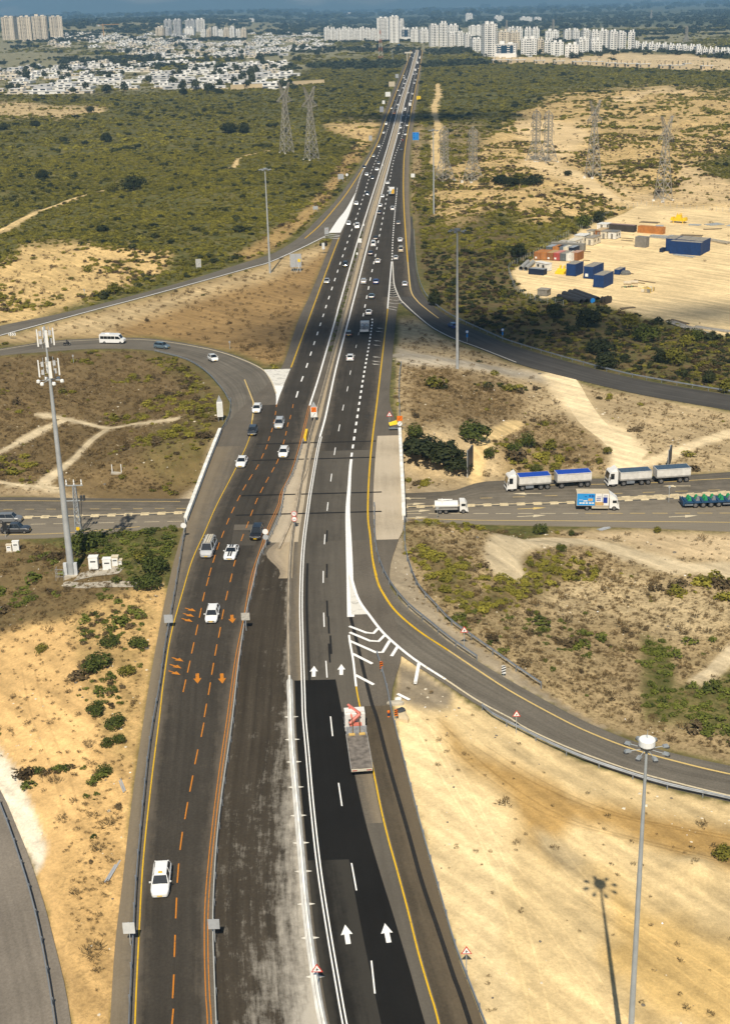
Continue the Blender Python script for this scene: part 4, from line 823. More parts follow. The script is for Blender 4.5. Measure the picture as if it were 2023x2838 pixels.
# far cars, a few pixels each
FARC = [(1098,302,'dark',-1),(1102,292,'white',-1),(1094,280,'navy',-1),(1108,266,'white',-1),(1103,252,'white',-1),(1117,245,'white',-1),(1120,233,'white',-1),(1114,229,'dark',-1),(1124,221,'white',-1),(1119,217,'white',-1),(1119,211,'white',-1),(1144,161,'white',-1),(1137,158,'white',-1),(1148,150,'white',-1),
        (1122,307,'white',1),(1123,303,'white',1),(1136,294,'white',1),(1139,281,'white',1),(1143,262,'white',1),(1131,259,'white',1),(1145,253,'dark',1),(1148,232,'white',1),(1152,223,'white',1),(1154,206,'white',1),(1146,207,'white',1),(1159,191,'white',1),(1156,171,'white',1),(1164,157,'white',1)]
for i, (px, py, c, sg) in enumerate(FARC):
    tone = 'white' if c == 'white' else 'dark'
    place(make_car('sedan' if i % 3 else 'suv', c, full=False), rpt(px, py), heading_of(px, py, sg), f'tiny {tone} car {"coming towards" if sg < 0 else "driving away from"} the viewer on the farthest stretch of highway', 'car', f'{tone} far cars ' + ('coming' if sg < 0 else 'going'))
# loop road, slip road and cross road
def hd(p, q): return math.atan2(-(q[0] - p[0]), q[1] - p[1])
def side_car(px, py, qx, qy, kind, paint, lab, f=rpt, h=None, **kw):
    p, q = f(px, py), f(qx, qy); return place(make_car(kind, paint, **kw), p, hd(p, q), lab, {'van': 'van', 'kombi': 'van', 'pickup': 'pickup truck'}.get(kind, 'car'), None, h)
side_car(592, 1000, 640, 1022, 'suv', 'white', 'white SUV rounding the loop road behind a blue grey one')
side_car(450, 965, 500, 969, 'suv', 'bluegrey', 'blue grey SUV on the loop road beside the white minibus')
side_car(1254, 908, 1210, 885, 'hatch', 'blue', 'blue car on the slip road behind the lamp mast')
zf = lambda x, y: 0.0
side_car(30, 1446, 90, 1445, 'suv', 'grey', 'grey SUV on the cross road nearest its median', cpt, zf)
side_car(46, 1475, 110, 1474, 'pickup', 'dark', 'dark double-cab pickup on the cross road beside a sign', cpt, zf)
# trucks: +Y forward
def cab(root, y0, y1, W, H, zf_=.55, paint=TWHITE, fair=True):
    h = W / 2; b = MB().prism([(y0, zf_), (y1 - .05, zf_), (y1, zf_ + .5), (y1 - .06, zf_ + 1.15), (y1 - .30, H - .25), (y1 - .55, H), (y0, H)], -h, h); b.build('cab', paint, root)
    w = MB().add([(-h * .88, y1 - .015, zf_ + .98), (h * .88, y1 - .015, zf_ + .98), (h * .82, y1 - .27, H - .36), (-h * .82, y1 - .27, H - .36)], [(0, 1, 2, 3)])
    w.box(-h * .8, h * .8, y1 - .03, y1 + .012, zf_ + .2, zf_ + .62); w.build('windscreen', GLASS, root)
    for sx in (-1, 1):
        MB().box(*sorted((sx * (h + .006), sx * (h - .05))), y1 - 1.15, y1 - .42, zf_ + .98, H - .4).build('side_window', GLASS, root)
        MB().box(*sorted((sx * (h + .05), sx * (h + .22))), y1 - .3, y1 - .18, zf_ + .9, zf_ + 1.55).build('mirror', BLACKP, root)
    if fair: MB().prism([(y0 + .1, H), (y1 - .75, H), (y0 + .15, H + .62)], -h * .8, h * .8).build('wind_deflector', paint, root)
    MB().box(-h, h, y1 - .1, y1 + .08, .32, zf_ + .08).build('bumper', paint, root)
def skip(root, y0, y1, W, zb, zt, tarp, tall=.0):
    h = W / 2; b = MB(); b.prism([(-h * .86, zb), (h * .86, zb), (h, zb + .35), (h, zt), (-h, zt), (-h, zb + .35)], y0, y1, axis='y')
    for k in range(5):
        y = y0 + .05 + (y1 - y0 - .2) * k / 4
        for sx in (-1, 1): b.box(*sorted((sx * h, sx * (h + .05))), y, y + .1, zb + .35, zt)
    for sx in (-1, 1): b.box(*sorted((sx * (h - .02), sx * (h + .07))), y0, y1, zt - .1, zt + .02)
    b.build('tipper_body', mat('tipper_white', (.62, .60, .56), .5, .16, .9), root); MB().box(-h * .95, h * .95, y0 + .1, y1 - .1, zt - .02, zt + .05).build('cargo_cover', tarp, root)
TARP = mat('blue_tarp', (.012, .06, .36), .55, .1, 2, bump=.3); TARPD = mat('grey_blue_net', (.05, .085, .13), .8, .35, 4, bump=.4)
def tipper(tarp):
    t = empty('tipper_truck'); MB().box(-.45, .45, -4.1, 3.0, .55, .95).build('chassis', CHASSIS, t); cab(t, 2.35, 4.2, 2.5, 3.05)
    skip(t, -4.2, 1.9, 2.5, 1.05, 2.75, tarp); MB().box(-1.2, 1.2, -.9, .6, .45, .9).build('fuel_tank', STEEL, t)
    for y in (3.2, 1.2, -2.3, -3.55):
        for sx in (-1, 1): wheel(t, sx * 1.08, y, .52, WT)
    return t
def trailer(tarp):
    t = empty('tipper_trailer'); MB().box(-.45, .45, -3.2, 3.2, .6, 1.0).box(-.06, .06, 3.2, 4.9, .6, .72).build('chassis', CHASSIS, t); skip(t, -3.3, 3.3, 2.5, 1.1, 2.85, tarp)
    for y in (2.4, -1.3, -2.55):
        for sx in (-1, 1): wheel(t, sx * 1.08, y, .52, WT)
    return t
for px, py, tx, ty, tp, nm in ((1461,1354,1586,1346,TARP,'bright blue cover'),(1739,1341,1859,1333,TARPD,'dark net cover')):
    a, b = cpt(px, py), cpt(tx, ty); rz = hd(b, a)
    place(tipper(tp), a, rz, f'white tipper truck with {nm} parked beside the cross road', 'truck', 'parked tipper trucks', zf)
    place(trailer(tp), b, rz, f'white tipper trailer with {nm} coupled behind its truck', 'trailer', 'parked tipper trailers', zf)
# delivery box truck
t = empty('box_truck'); MB().box(-.4, .4, -3.7, 3.3, .5, .85).build('chassis', CHASSIS, t); cab(t, 2.05, 3.75, 2.1, 2.35, .45, TWHITE, False)
MB().prism([(2.0, 2.35), (3.2, 2.35), (2.0, 3.25)], -1.0, 1.0).build('wind_deflector', TWHITE, t)
MB().box(-1.2, 1.2, -3.8, 1.95, .95, 3.35).build('cargo_box', mat('box_cream', (.52, .44, .31), .6, .1, 1), t)
BLU = mat('print_blue', (.03, .27, .62), .5, .05); DBL = mat('print_navy', (.01, .04, .26), .5, 0); WPR = mat('print_white', (.72, .70, .66), .5, .05); OCH = mat('print_ochre', (.55, .36, .15), .5, .3, 5)
for sx in (1, -1):
    def panel(nm, m, y0, y1, z0, z1, o=.012): MB().box(*sorted((sx * 1.2, sx * (1.2 + o))), y0, y1, z0, z1).build(nm, m, t)
    panel('printed_panel', BLU, -3.72, -.55, 1.02, 3.28); panel('printed_panel', WPR, -.5, 1.88, 1.02, 3.28); panel('printed_panel', OCH, -.5, 1.0, 1.05, 1.7, .016)
    panel('poster', DBL, .9, 1.65, 1.5, 2.6, .018); panel('poster', OCH, -1.75, -.95, 1.85, 2.35, .018)
    for k, (y0, y1, z0, z1, m) in enumerate([(-1.6, -1.35, 2.65, 3.0, DBL), (-1.2, -1.0, 2.6, 3.05, DBL), (-.9, -.7, 2.6, 3.0, DBL), (-2.4, -1.95, 2.62, 2.75, DBL), (-3.3, -2.9, 1.35, 1.62, WPR), (-2.8, -2.35, 1.35, 1.62, WPR), (-2.2, -1.8, 1.35, 1.62, WPR), (-1.6, -1.2, 1.35, 1.62, WPR), (-1.1, -.7, 1.35, 1.62, WPR), (-2.6, -1.9, 1.8, 2.0, WPR), (-3.4, -2.7, 2.05, 2.12, WPR),
            (-.3, .5, 2.25, 2.4, DBL), (-.2, .6, 2.6, 2.7, DBL), (1.0, 1.7, 2.8, 2.92, DBL), (-.3, .45, 1.95, 2.08, DBL)]):
        panel('print_mark', m, y0, y1, z0, z1, .02)
    panel('door_seam', BLACKP, -.55, -.5, 1.02, 3.28, .022); panel('door_seam', BLACKP, .72, .76, 1.02, 3.28, .022); panel('side_skirt', mat('skirt_cream', (.45, .40, .30)), -1.1, 1.9, .45, .88, -.12)
for y in (2.9, -1.9):
    for sx in (-1, 1): wheel(t, sx * .92, y, .42, wheel_me(.42, .28))
a, b = cpt(1560, 1409), cpt(1654, 1409.5); place(t, b, hd(a, b), 'delivery box truck with printed blue and white sides on the cross road', 'truck', None, zf)
# small tank lorry
t = empty('tank_truck'); MB().box(-.4, .4, -2.9, 2.6, .5, .85).build('chassis', CHASSIS, t); cab(t, 1.55, 3.0, 2.0, 2.3, .45, TWHITE, False)
tk = MB().prism([(1.0 * math.cos(a_) * 1.05, 1.55 + .62 * math.sin(a_)) for a_ in np.linspace(0, 2 * math.pi, 17)[:-1]], -2.9, 1.25, axis='y'); tk.build('tank', TWHITE, t)
pp = MB().tube((-.25, -2.3, 2.35), (-.25, .3, 2.3), .09).tube((.2, -2.6, 2.2), (.2, -.4, 2.45), .07).box(-.9, .9, -1.6, -1.5, 2.1, 2.3); pp.build('suction_boom', TWHITE, t); MB().box(-1.05, 1.05, -2.9, 1.2, .8, .98).build('side_locker', mat('locker_grey', (.3, .29, .27)), t)
for y in (2.2, -.9, -1.95):
    for sx in (-1, 1): wheel(t, sx * .88, y, .42, wheel_me(.42, .28))
a, b = cpt(1190, 1420), cpt(1249, 1419); place(t, b, hd(a, b), 'small white tank truck with suction boom coming out from under the bridge', 'truck', None, zf)
# green and blue modular trailer
t = empty('lowbed_trailer'); TB = mat('trailer_blue', (.02, .06, .13), .5, .2, 2); TG = mat('trailer_green', (.03, .27, .10), .5, .1)
MB().box(-1.4, 1.4, -6.2, 7.2, .95, 1.15).build('deck', TB, t)
for k in range(9):
    MB().box(-1.45, 1.45, -5.9 + 1.45 * k, -5.65 + 1.45 * k, 1.16, 1.34).build('crossbeam', TB, t)
    for sx in (-1, .2): MB().prism([(-5.3 + 1.45 * k, 1.16), (-4.6 + 1.45 * k, 1.16), (-4.75 + 1.45 * k, 1.85), (-5.1 + 1.45 * k, 1.75)], sx * .95, sx * .95 + .55).build('winch_bracket', TG if k % 2 == 0 or sx < 0 else mat('bracket_grey', (.2, .21, .22)), t)
MB().box(-1.45, 1.45, -6.3, -6.1, .6, 1.4).build('tail_frame', TB, t); MB().box(1.2, 1.42, -6.0, -4.5, .55, .75).build('side_guard', STEEL, t); MB().box(1.2, 1.42, .9, 2.6, .55, .75).build('side_guard', STEEL, t)
for y in (-4.0, -2.6, -1.2, .2, 4.0, 5.4):
    for sx in (-1, 1): wheel(t, sx * 1.15, y, .52, WT)
a, b = cpt(1900, 1402), cpt(1982, 1399); place(t, b, hd(a, b), 'dark blue low trailer with green brackets at the end of the cross road', 'trailer', None, zf)
# flatbed crane truck on the fresh asphalt
t = empty('flatbed_truck'); MB().box(-.45, .45, -5.0, 4.2, .5, 1.0).build('chassis', CHASSIS, t); cab(t, 3.3, 5.3, 2.4, 2.9, .55, TWHITE, False)
MB().prism([(3.4, 2.9), (4.6, 2.9), (4.3, 3.15), (3.4, 3.2)], -1.1, 1.1).build('roof_fairing', TWHITE, t)
bed = MB().box(-1.22, 1.22, -5.2, 1.7, 1.05, 1.2); bed.build('flatbed', mat('worn_plate', (.16, .14, .12), .75, .45, 1.6), t)
for sx in (-1, 1): MB().box(*sorted((sx * 1.2, sx * 1.26)), -5.2, 1.7, 1.1, 1.27).build('side_rail', mat('rail_grey', (.35, .34, .32)), t)
MB().box(-1.22, 1.22, 1.72, 1.86, 1.1, 2.15).build('headboard', mat('headboard_grey', (.27, .28, .30), .6, .3, 3), t)
for x in (-.42, .42): MB().box(x - .04, x + .04, 1.6, 2.6, 1.2, 2.9).build('headboard_post', mat('post_brown', (.16, .10, .05)), t)
PINK = mat('crane_red', (.55, .16, .12), .5, .15, 3)
cr = empty; MB().tube((-.75, 2.25, 2.3), (.55, 3.0, 3.05), .22, .2, 6).tube((.55, 3.0, 3.1), (-.7, 4.7, 3.35), .2, .16, 6).tube((-.3, 2.3, 2.4), (-.6, 4.4, 3.2), .14, .12, 6).build('crane_arm', PINK, t)
MB().box(-.7, .7, 2.0, 2.7, 1.1, 2.1).build('crane_base', PINK, t); MB().box(-.8, -.45, 2.3, 2.7, 2.0, 2.6).build('crane_slew', BLACKP, t)
for x in (-.9, .3): MB().box(x, x + .7, 1.3, 1.68, 1.21, 1.34).build('timber', mat('timber_yellow', (.55, .37, .12)), t)
MB().box(-1.2, 1.2, -5.32, -5.2, .85, 1.12).build('rear_bumper', mat('bumper_cream', (.55, .5, .4)), t)
for sx in (-1, 1): MB().box(*sorted((sx * .55, sx * 1.1)), -5.34, -5.31, .95, 1.05).build('tail_light', TAIL, t)
for y in (4.2, -2.4, -3.7):
    for sx in (-1, 1): wheel(t, sx * 1.05, y, .52, WT)
a, b = rpt(1003, 2142), rpt(981, 2000); c = (a + b) / 2; place(t, rpt(992, 2080), hd(a, b), 'flatbed truck with folded red crane behind its cab on the fresh asphalt', 'truck')
# white minibus
t = empty('minibus'); b = MB(); prof = [(-3.5, .35), (3.2, .35), (3.55, .75), (3.45, 1.25), (2.75, 1.45), (2.15, 2.45), (1.6, 2.65), (-3.3, 2.7), (-3.5, 2.4)]
b.prism(prof, -1.0, 1.0); b.build('body', car_paint('white'), t)
MB().add([(-.9, 2.72, 1.5), (.9, 2.72, 1.5), (.85, 2.22, 2.42), (-.85, 2.22, 2.42)], [(0, 1, 2, 3)]).build('windscreen', GLASS, t)
for sx in (-1, 1):
    for y0, y1 in ((-3.2, -2.2), (-2.15, -1.15), (-1.1, -.1), (-.05, .95)): MB().box(*sorted((sx * .96, sx * 1.012)), y0, y1, 1.35, 2.15).build('side_window', GLASS, t)
    MB().prism([(1.1, 1.35), (2.55, 1.35), (2.1, 2.1), (1.1, 2.15)], *sorted((sx * .96, sx * 1.013))).build('cab_window', GLASS, t); MB().box(*sorted((sx * 1.02, sx * 1.2)), 2.4, 2.5, 1.4, 1.75).build('mirror', BLACKP, t)
    MB().box(*sorted((sx * .6, sx * .95)), 3.4, 3.5, .85, 1.05).build('headlight', LAMP, t)
MB().box(-.5, .5, -1.8, -.6, 2.68, 2.88, taper=(.1, .1, .1, .1)).build('roof_vent', car_paint('white'), t)
for y in (2.5, -2.1):
    for sx in (-1, 1): wheel(t, sx * .9, y, .36, wheel_me(.36, .25))
p, q = rpt(314, 951), rpt(380, 952); place(t, p, hd(p, q), 'white minibus with dark side windows on the loop road', 'minibus')
# motorcycles
def moto(lab, px, py, rz, cl):
    t = empty('motorcycle'); D = mat('rider_' + cl, {'dark': (.03, .03, .035), 'red': (.5, .06, .02)}[cl]); w = wheel_me(.32, .14)
    for y in (.72, -.72): wheel(t, 0, y, .32, w)
    MB().prism([(-.9, .55), (.55, .45), (.75, .9), (.3, 1.0), (-.2, .8), (-.95, .85)], -.16, .16).build('body', BLACKP, t); MB().tube((-.38, .62, 1.0), (.38, .62, 1.0), .025).build('handlebar', STEEL, t); MB().box(-.1, .1, .8, .9, .75, .95).build('headlight', LAMP, t)
    place(t, rpt(px, py), rz, lab, 'motorcycle')
    # seated rider: one continuous body
    bm = bpy.data.meshes.new('person'); J = [(0, -.25, .9), (0, -.15, 1.2), (0, .0, 1.45), (0, .06, 1.6), (0, .1, 1.75), (.22, 0, 1.4), (.32, .25, 1.2), (.34, .55, 1.05), (-.22, 0, 1.4), (-.32, .25, 1.2), (-.34, .55, 1.05), (.18, .15, .85), (.24, -.1, .4), (-.18, .15, .85), (-.24, -.1, .4)]
    bm.from_pydata(J, [(0, 1), (1, 2), (2, 3), (3, 4), (2, 5), (5, 6), (6, 7), (2, 8), (8, 9), (9, 10), (0, 11), (11, 12), (0, 13), (13, 14)], []); bm.materials.append(D)
    o = link(bpy.data.objects.new('person', bm)); sk = o.modifiers.new('skin', 'SKIN')
    for v, r in zip(bm.skin_vertices[0].data, (.19, .17, .2, .08, .13, .09, .07, .05, .09, .07, .05, .11, .07, .11, .07)): v.radius = (r, r)
    bm.skin_vertices[0].data[0].use_root = True; o.modifiers.new('sub', 'SUBSURF').levels = 1
    o.matrix_world = Matrix.Translation(t.location) @ t.rotation_euler.to_matrix().to_4x4(); o['label'] = f'rider in {"dark" if cl == "dark" else "bright red"} clothes seated on the motorcycle' + (' behind the minibus' if cl == 'dark' else ' on the far highway'); o['category'] = 'person'
p, q = rpt(187, 957), rpt(240, 953); moto('dark motorcycle on the loop road far behind the minibus', 187, 958, hd(p, q), 'dark'); moto('motorcycle beside the lane dashes below the blue road sign', 1116, 393, heading_of(1116, 393, 1), 'red')
# lorries on the highway
def lorry(kind):
    t = empty('truck'); MB().box(-.4, .4, -3.8, 3.2, .5, .9).build('chassis', CHASSIS, t); cab(t, 1.9, 3.6, 2.3, 2.6, .5, TWHITE, False)
    if kind == 'tanks':
        MB().box(-1.15, 1.15, -3.8, 1.7, .95, 1.1).build('flatbed', mat('bed_grey', (.35, .34, .32)), t)
        for x in (-.58, .58): MB().tube((x, -3.2, 1.66), (x, 1.3, 1.66), .55, .55, 14).build('gas_tank', mat('tank_grey', (.22, .24, .26), .35, .1), t)
        MB().box(-1.2, 1.2, 1.5, 1.65, 1.1, 2.6).build('headboard', TWHITE, t); MB().box(-1.2, 1.2, -3.9, -3.75, .7, 1.3).build('tail_board', TWHITE, t)
    else:
        MB().box(-1.25, 1.25, -4.2, 1.75, 1.0, 3.5).build('cargo_box', TWHITE if kind != 'yellow' else mat('box_white', (.7, .69, .66)), t)
        if kind == 'yellow':
            MB().add([(-.3, -4.215, 1.1), (1.22, -4.215, 1.1), (1.22, -4.215, 3.2), (.3, -4.215, 3.2)], [(0, 1, 2, 3)]).build('printed_panel', car_paint('yellow'), t)
            MB().add([(-1.2, -4.215, 1.1), (-.4, -4.215, 1.1), (.1, -4.215, 2.6), (-1.2, -4.215, 2.2)], [(0, 1, 2, 3)]).build('printed_panel', mat('print_greyblue', (.25, .33, .4)), t)
    for y in (2.6, -2.3):
        for sx in (-1, 1): wheel(t, sx * 1.0, y, .48, WT)
    return t
for px, py, k, sg, lab in ((1011,920,'tanks',1,'flatbed lorry carrying two grey gas tanks side by side'),(1086,540,'yellow',1,'white box truck with yellow printed rear doors'),(1151,198,'plain',1,'tall white box truck far up the highway near the median'),(1157,178,'plain',1,'broad white lorry far up the highway beside the outer lane'),(1163,164,'plain',1,'white lorry highest up the highway near the city'),(1136,296,'plain',1,'white box truck beyond the far cloud shadow')):
    place(lorry(k), rpt(px, py), heading_of(px, py, sg), lab, 'truck', 'lorries on the highway')
# ---------------------------------------------------------------- bridge, barriers, guardrails
CONCM = mat('concrete', (.42, .38, .31), .85, .2, .8, bump=.2); CONCD = mat('concrete_aged', (.36, .30, .22), .9, .3, .6, bump=.2); CONCW = mat('concrete_white', (.76, .74, .68), .85, .22, .7)
YB0, YB1 = YC - 20.5, YC + 20.5
BR = empty('bridge', (0, YC, 0), label='concrete road bridge carrying the highway over the cross road', cat='bridge')
def bridge_part(name, V, F, m): o = mesh_obj(name, [(x, y - YC, z) for x, y, z in V], F, m, BR); return o
_ys = np.linspace(YB0, YB1, 9)
def slab(name, xl, xr, z0, z1, m, ys=_ys):
    V = []; F = []
    for y in ys: V += [(xl(y), y, hm(y) + z0), (xr(y), y, hm(y) + z0), (xr(y), y, hm(y) + z1), (xl(y), y, hm(y) + z1)]
    for k in range(len(ys) - 1):
        for i in range(4): F.append((4 * k + i, 4 * k + (i + 1) % 4, 4 * k + 4 + (i + 1) % 4, 4 * k + 4 + i))
    F += [(3, 2, 1, 0), tuple(len(V) - 4 + i for i in range(4))]; return bridge_part(name, V, F, m)
slab('deck', lambda y: edge_l(y) - .2, lambda y: edge_r(y) + .2, -1.3, -.03, CONCM)
for y in (YB0 + .4, YB1 - .4):
    a, b = float(edge_l(y)) - .5, float(edge_r(y)) + .5; m = MB().box(a, b, y - .6, y + .6, -1.0, 5.68); o = m.build('abutment', CONCM, BR); o.location = (0, -YC, 0)
for y in (YC - 6.4, YC + 6.4)[:1]:
    for x in np.linspace(float(edge_l(y)) + 3, float(edge_r(y)) - 3, 7): o = MB().tube((x, YC - 1.2, -.3), (x, YC - 1.2, 5.69), .45, n=12).build('pier', CONCM, BR); o.location = (0, -YC, 0)
def sweep(P, prof, closed=True):
    """profile (n, z) swept along world polyline P -> V, F"""
    d = np.gradient(P[:, :2], axis=0); nr = np.stack([d[:, 1], -d[:, 0]], 1); nr /= np.linalg.norm(nr, axis=1)[:, None] + 1e-9
    k = len(prof); V = [(p[0] + n[0] * u, p[1] + n[1] * u, p[2] + v) for p, n in zip(P, nr) for u, v in prof]; F = []
    for i in range(len(P) - 1):
        for j in range(k if closed else k - 1): F.append((i * k + j, i * k + (j + 1) % k, (i + 1) * k + (j + 1) % k, (i + 1) * k + j))
    F += [tuple(range(k))[::-1], tuple(range((len(P) - 1) * k, len(P) * k))]; return V, F
WBEAM = [(.0, .48), (.07, .55), (.0, .65), (.07, .75), (.0, .82), (-.03, .82), (.03, .75), (-.03, .65), (.03, .55), (-.03, .48)]
POSTME = MB().box(-.06, .06, -.06, .06, -.35, .80).me('post', STEEL)
def guardrail(pts, label, gap=4.0, f=None, side=1, hf=None, m=STEEL, name='guardrail'):
    P = resample((f or on)(smooth(pts, 5)), 2.0); P[:, 2] = (G0 if hf is None else hf)(P[:, 0], P[:, 1]); c = P[len(P) // 2].copy()
    r = empty(name, tuple(c), label=label, cat='guardrail', group='steel guardrails'); Q = P - c
    V, F = sweep(Q, [(u * side, v) for u, v in WBEAM]); mesh_obj('beam', V, F, m, r)
    pp = resample(P, gap); d = np.gradient(pp[:, :2], axis=0)
    for q, dd in zip(pp, d):
        n = np.array([dd[1], -dd[0]]); n /= np.linalg.norm(n) + 1e-9; q = q - c; o = ob(POSTME, r, (q[0] - n[0] * .09 * side, q[1] - n[1] * .09 * side, q[2]), 'post'); o.rotation_euler = (0, 0, math.atan2(dd[1], dd[0]))
    return r
def barrier(f_or_pts, p0, p1, label, prof, m, name='concrete_barrier', cat='barrier'):
    if callable(f_or_pts): y = rows(Yof(p1), Yof(p0)); P = np.stack([f_or_pts(y), y, hm(y)], 1)
    else: P = resample(on(smooth(f_or_pts, 5)), 2.0)
    c = P[len(P) // 2].copy(); V, F = sweep(P - c, prof); o = mesh_obj(name, V, F, m, label=label, cat=cat); o.location = c; return o
JER = [(-.30, -.05), (-.26, .12), (-.11, .40), (-.085, .85), (.085, .85), (.11, .40), (.26, .12), (.30, -.05)]
barrier(MED, 150, 600, 'pale concrete median barrier on the far highway', JER, CONCM)
barrier(MED, 600, 1240, 'weathered concrete median barrier beside the roadside weeds', JER, CONCD)
barrier(MED, 1240, 1885, 'beige concrete barrier between the bridge and the fresh asphalt', JER, CONCD)
barrier(MED, 1885, 3150, 'white dusty concrete barrier edging the fresh black asphalt', [(u * 1.35, v) for u, v in JER], CONCW)
barrier(lambda y: RAILC(y) + 2.2 - .0 * y, 1235, 1520, 'low concrete kerb in the median beside the bridge deck', [(-.2, -.05), (-.2, .3), (.2, .3), (.2, -.05)], CONCD, 'kerb', 'kerb')
PAR = [(-.22, -.3), (-.22, .75), (-.3, .78), (-.3, .98), (.3, .98), (.3, .78), (.22, .75), (.22, -.3)]
barrier([(611,1199),(575,1290),(545,1370),(516,1447)], 0, 0, 'white bridge parapet beside the loop road junction', PAR, CONCW, 'bridge_parapet', 'parapet')
barrier([(1108,1198),(1113,1300),(1117,1380),(1119,1441)], 0, 0, 'white bridge parapet beside the dark bush', PAR, CONCW, 'bridge_parapet', 'parapet')
guardrail([(516,1449),(511,1490),(487,1641),(470,1736),(457,1814),(444,1909),(430,1985),(414,2088),(394,2282),(379,2454),(371,2605),(360,2838),(352,3080)], 'long guardrail along the yellow line above the sandy slope', side=-1)
guardrail([(841,1226),(815,1311),(790,1362),(781,1415),(770,1448),(742,1508),(718,1560),(703,1628),(684,1710),(665,1831),(649,1978),(638,2066),(616,2221),(601,2368),(593,2519),(593,2627),(601,2838),(608,3050)], 'guardrail beside the double orange line of the closed carriageway', side=1, m=mat('pale_steel', (.48, .48, .45), .5, .12, 1))
guardrail([(1044,1818),(1057,1857),(1078,1939),(1085,1980),(1126,2144),(1173,2325),(1216,2475),(1259,2626),(1300,2734),(1340,2838),(1400,3000)], 'guardrail between the shoulder and the bright sand lot')
guardrail([(1038,1404),(1040,1508),(1058,1577),(1088,1632),(1131,1683),(1183,1726),(1247,1778),(1322,1830)], 'guardrail on the inner edge of the exit curve', side=-1)
guardrail([(1121,1442),(1123,1521),(1136,1575),(1160,1632),(1203,1680),(1247,1727),(1300,1766),(1409,1843),(1500,1905)], 'guardrail behind the dirt strip above the exit curve', side=-1)
guardrail([(1335,1966),(1370,1994),(1448,2033),(1510,2065),(1603,2106),(1707,2143),(1849,2186),(2023,2225),(2250,2280)], 'guardrail below the exit curve edging the sand lot')
guardrail([(0,2232),(26,2299),(52,2376),(82,2471),(108,2575),(134,2713),(153,2838),(170,2980)], 'guardrail curving round the grey road in the corner', side=1)
guardrail([(1147,640),(1150,700),(1158,766),(1180,820),(1223,861),(1276,891),(1362,930),(1411,950),(1540,989),(1713,1036),(1842,1061),(2023,1091),(2200,1115)], 'guardrail along the slip road below the dark scrub slope')
guardrail([(1107,1197),(1108,1150),(1106,1090),(1108,1040),(1112,1010)], 'thin guardrail above the dark bush by the shoulder')
guardrail([(640,1112),(638,1148),(628,1175),(614,1198)], 'short rail at the inside of the loop road bend', side=1)
guardrail([(430,974),(517,998),(573,1033),(616,1080),(636,1113)], 'low rail along the inner edge of the loop road', hf=lambda x, y: G0(x, y) - .35, side=1)
# crash cushion
c = rpt(848, 1210); YEL = mat('bright_yellow', (.78, .50, .02), .5, .1); cc = empty('crash_cushion', tuple(c), 0, label='yellow crash cushion at the start of the median guardrail', cat='crash cushion')
for k in range(5): MB().box(-.45, .45, -3.2 + 1.25 * k, -2.05 + 1.25 * k, 0, 1.0, taper=(.05, .05, .05, .05)).build('cushion_block', YEL, cc)
cc.rotation_euler = (0, 0, heading_of(848, 1210, 1)); cc.scale = (.6, .9, .8)
# cross-road median with black and cream kerb stones
KC = mat('kerb_cream', (.66, .56, .36), .8, .15, 2); KD = mat('kerb_dark', (.10, .095, .085), .8, .2, 2)
def kerb_median(pts, w, label):
    P = resample(flat0(smooth(pts, 5)), .5); c = P[len(P) // 2].copy(); r = empty('traffic_island', tuple(c), label=label, cat='traffic island'); Q = P - c
    V, F = sweep(Q, [(-w, 0), (-w, .13), (w, .13), (w, 0)]); mesh_obj('island_top', V, F, mat('island_stone', (.52, .42, .26), .9, .3, 1.5, bump=.3), r)
    k = 0; i = 0; st = 2
    while i + st < len(Q):
        s = Q[i:i + st + 1]
        for sd_ in (1, -1):
            V, F = sweep(s, [(sd_ * w, 0), (sd_ * w, .16), (sd_ * (w + .2), .15), (sd_ * (w + .2), 0)]); mesh_obj('kerb_stone', V, F, KC if k % 2 == 0 else KD, r)
        i += st; k += 1
        if st == 2 and k == 1: st = 3
kerb_median([(-60,1437),(0,1436),(258,1430),(517,1421),(560,1420)], .32, 'low cream and black kerbed island on the cross road beside the masts')
kerb_median([(1115,1406),(1323,1401),(1500,1396),(1600,1393)], .30, 'cream and black kerbed island on the cross road by the bridge')
kerb_median([(1600,1393),(1711,1384),(1883,1376),(2023,1367),(2150,1361)], .95, 'wide stone island on the cross road beside the low trailer')
# ---------------------------------------------------------------- masts
GALV = mat('mast_steel', (.43, .455, .47), .45, .14, .7, metal=.25); WHT = mat('white_gloss', (.78, .78, .76), .4, .05); DGREY = mat('dark_grey', (.05, .052, .055), .6, .15, 3); LGREY = mat('lamp_grey', (.24, .26, .275), .5, .15, 3)
def h_for(b, py_top):
    zs = np.linspace(0, 90, 1801); _, py = project(np.full_like(zs, b[0]), np.full_like(zs, b[1]), b[2] + zs); return float(zs[np.argmin(np.abs(py - py_top))])
def flood_ring(r, h, R, n, s=1.0):
    LM = MB().box(-.24 * s, .24 * s, .1 * s, .78 * s, -.12 * s, .10 * s, taper=(.08 * s, .08 * s, .1 * s, .1 * s)).me('floodlight', LGREY); GM = MB().lathe([(.30 * s, -.26 * s), (.27 * s, -.12 * s)], (0, .62 * s, 0), 10).me('lamp_bowl', DGREY)
    for k in range(n):
        a = 2 * math.pi * k / n + .2; o = ob(LM, r, (math.cos(a) * (R - .5 * s), math.sin(a) * (R - .5 * s), h), 'floodlight'); o.rotation_euler = (0, 0, a - math.pi / 2); ob(GM, o, (0, 0, 0), 'lamp_bowl')
        MB().tube((math.cos(a) * .2, math.sin(a) * .2, h - .05), (math.cos(a) * (R - .4 * s), math.sin(a) * (R - .4 * s), h - .05), .03, n=5).build('arm', GALV, r)
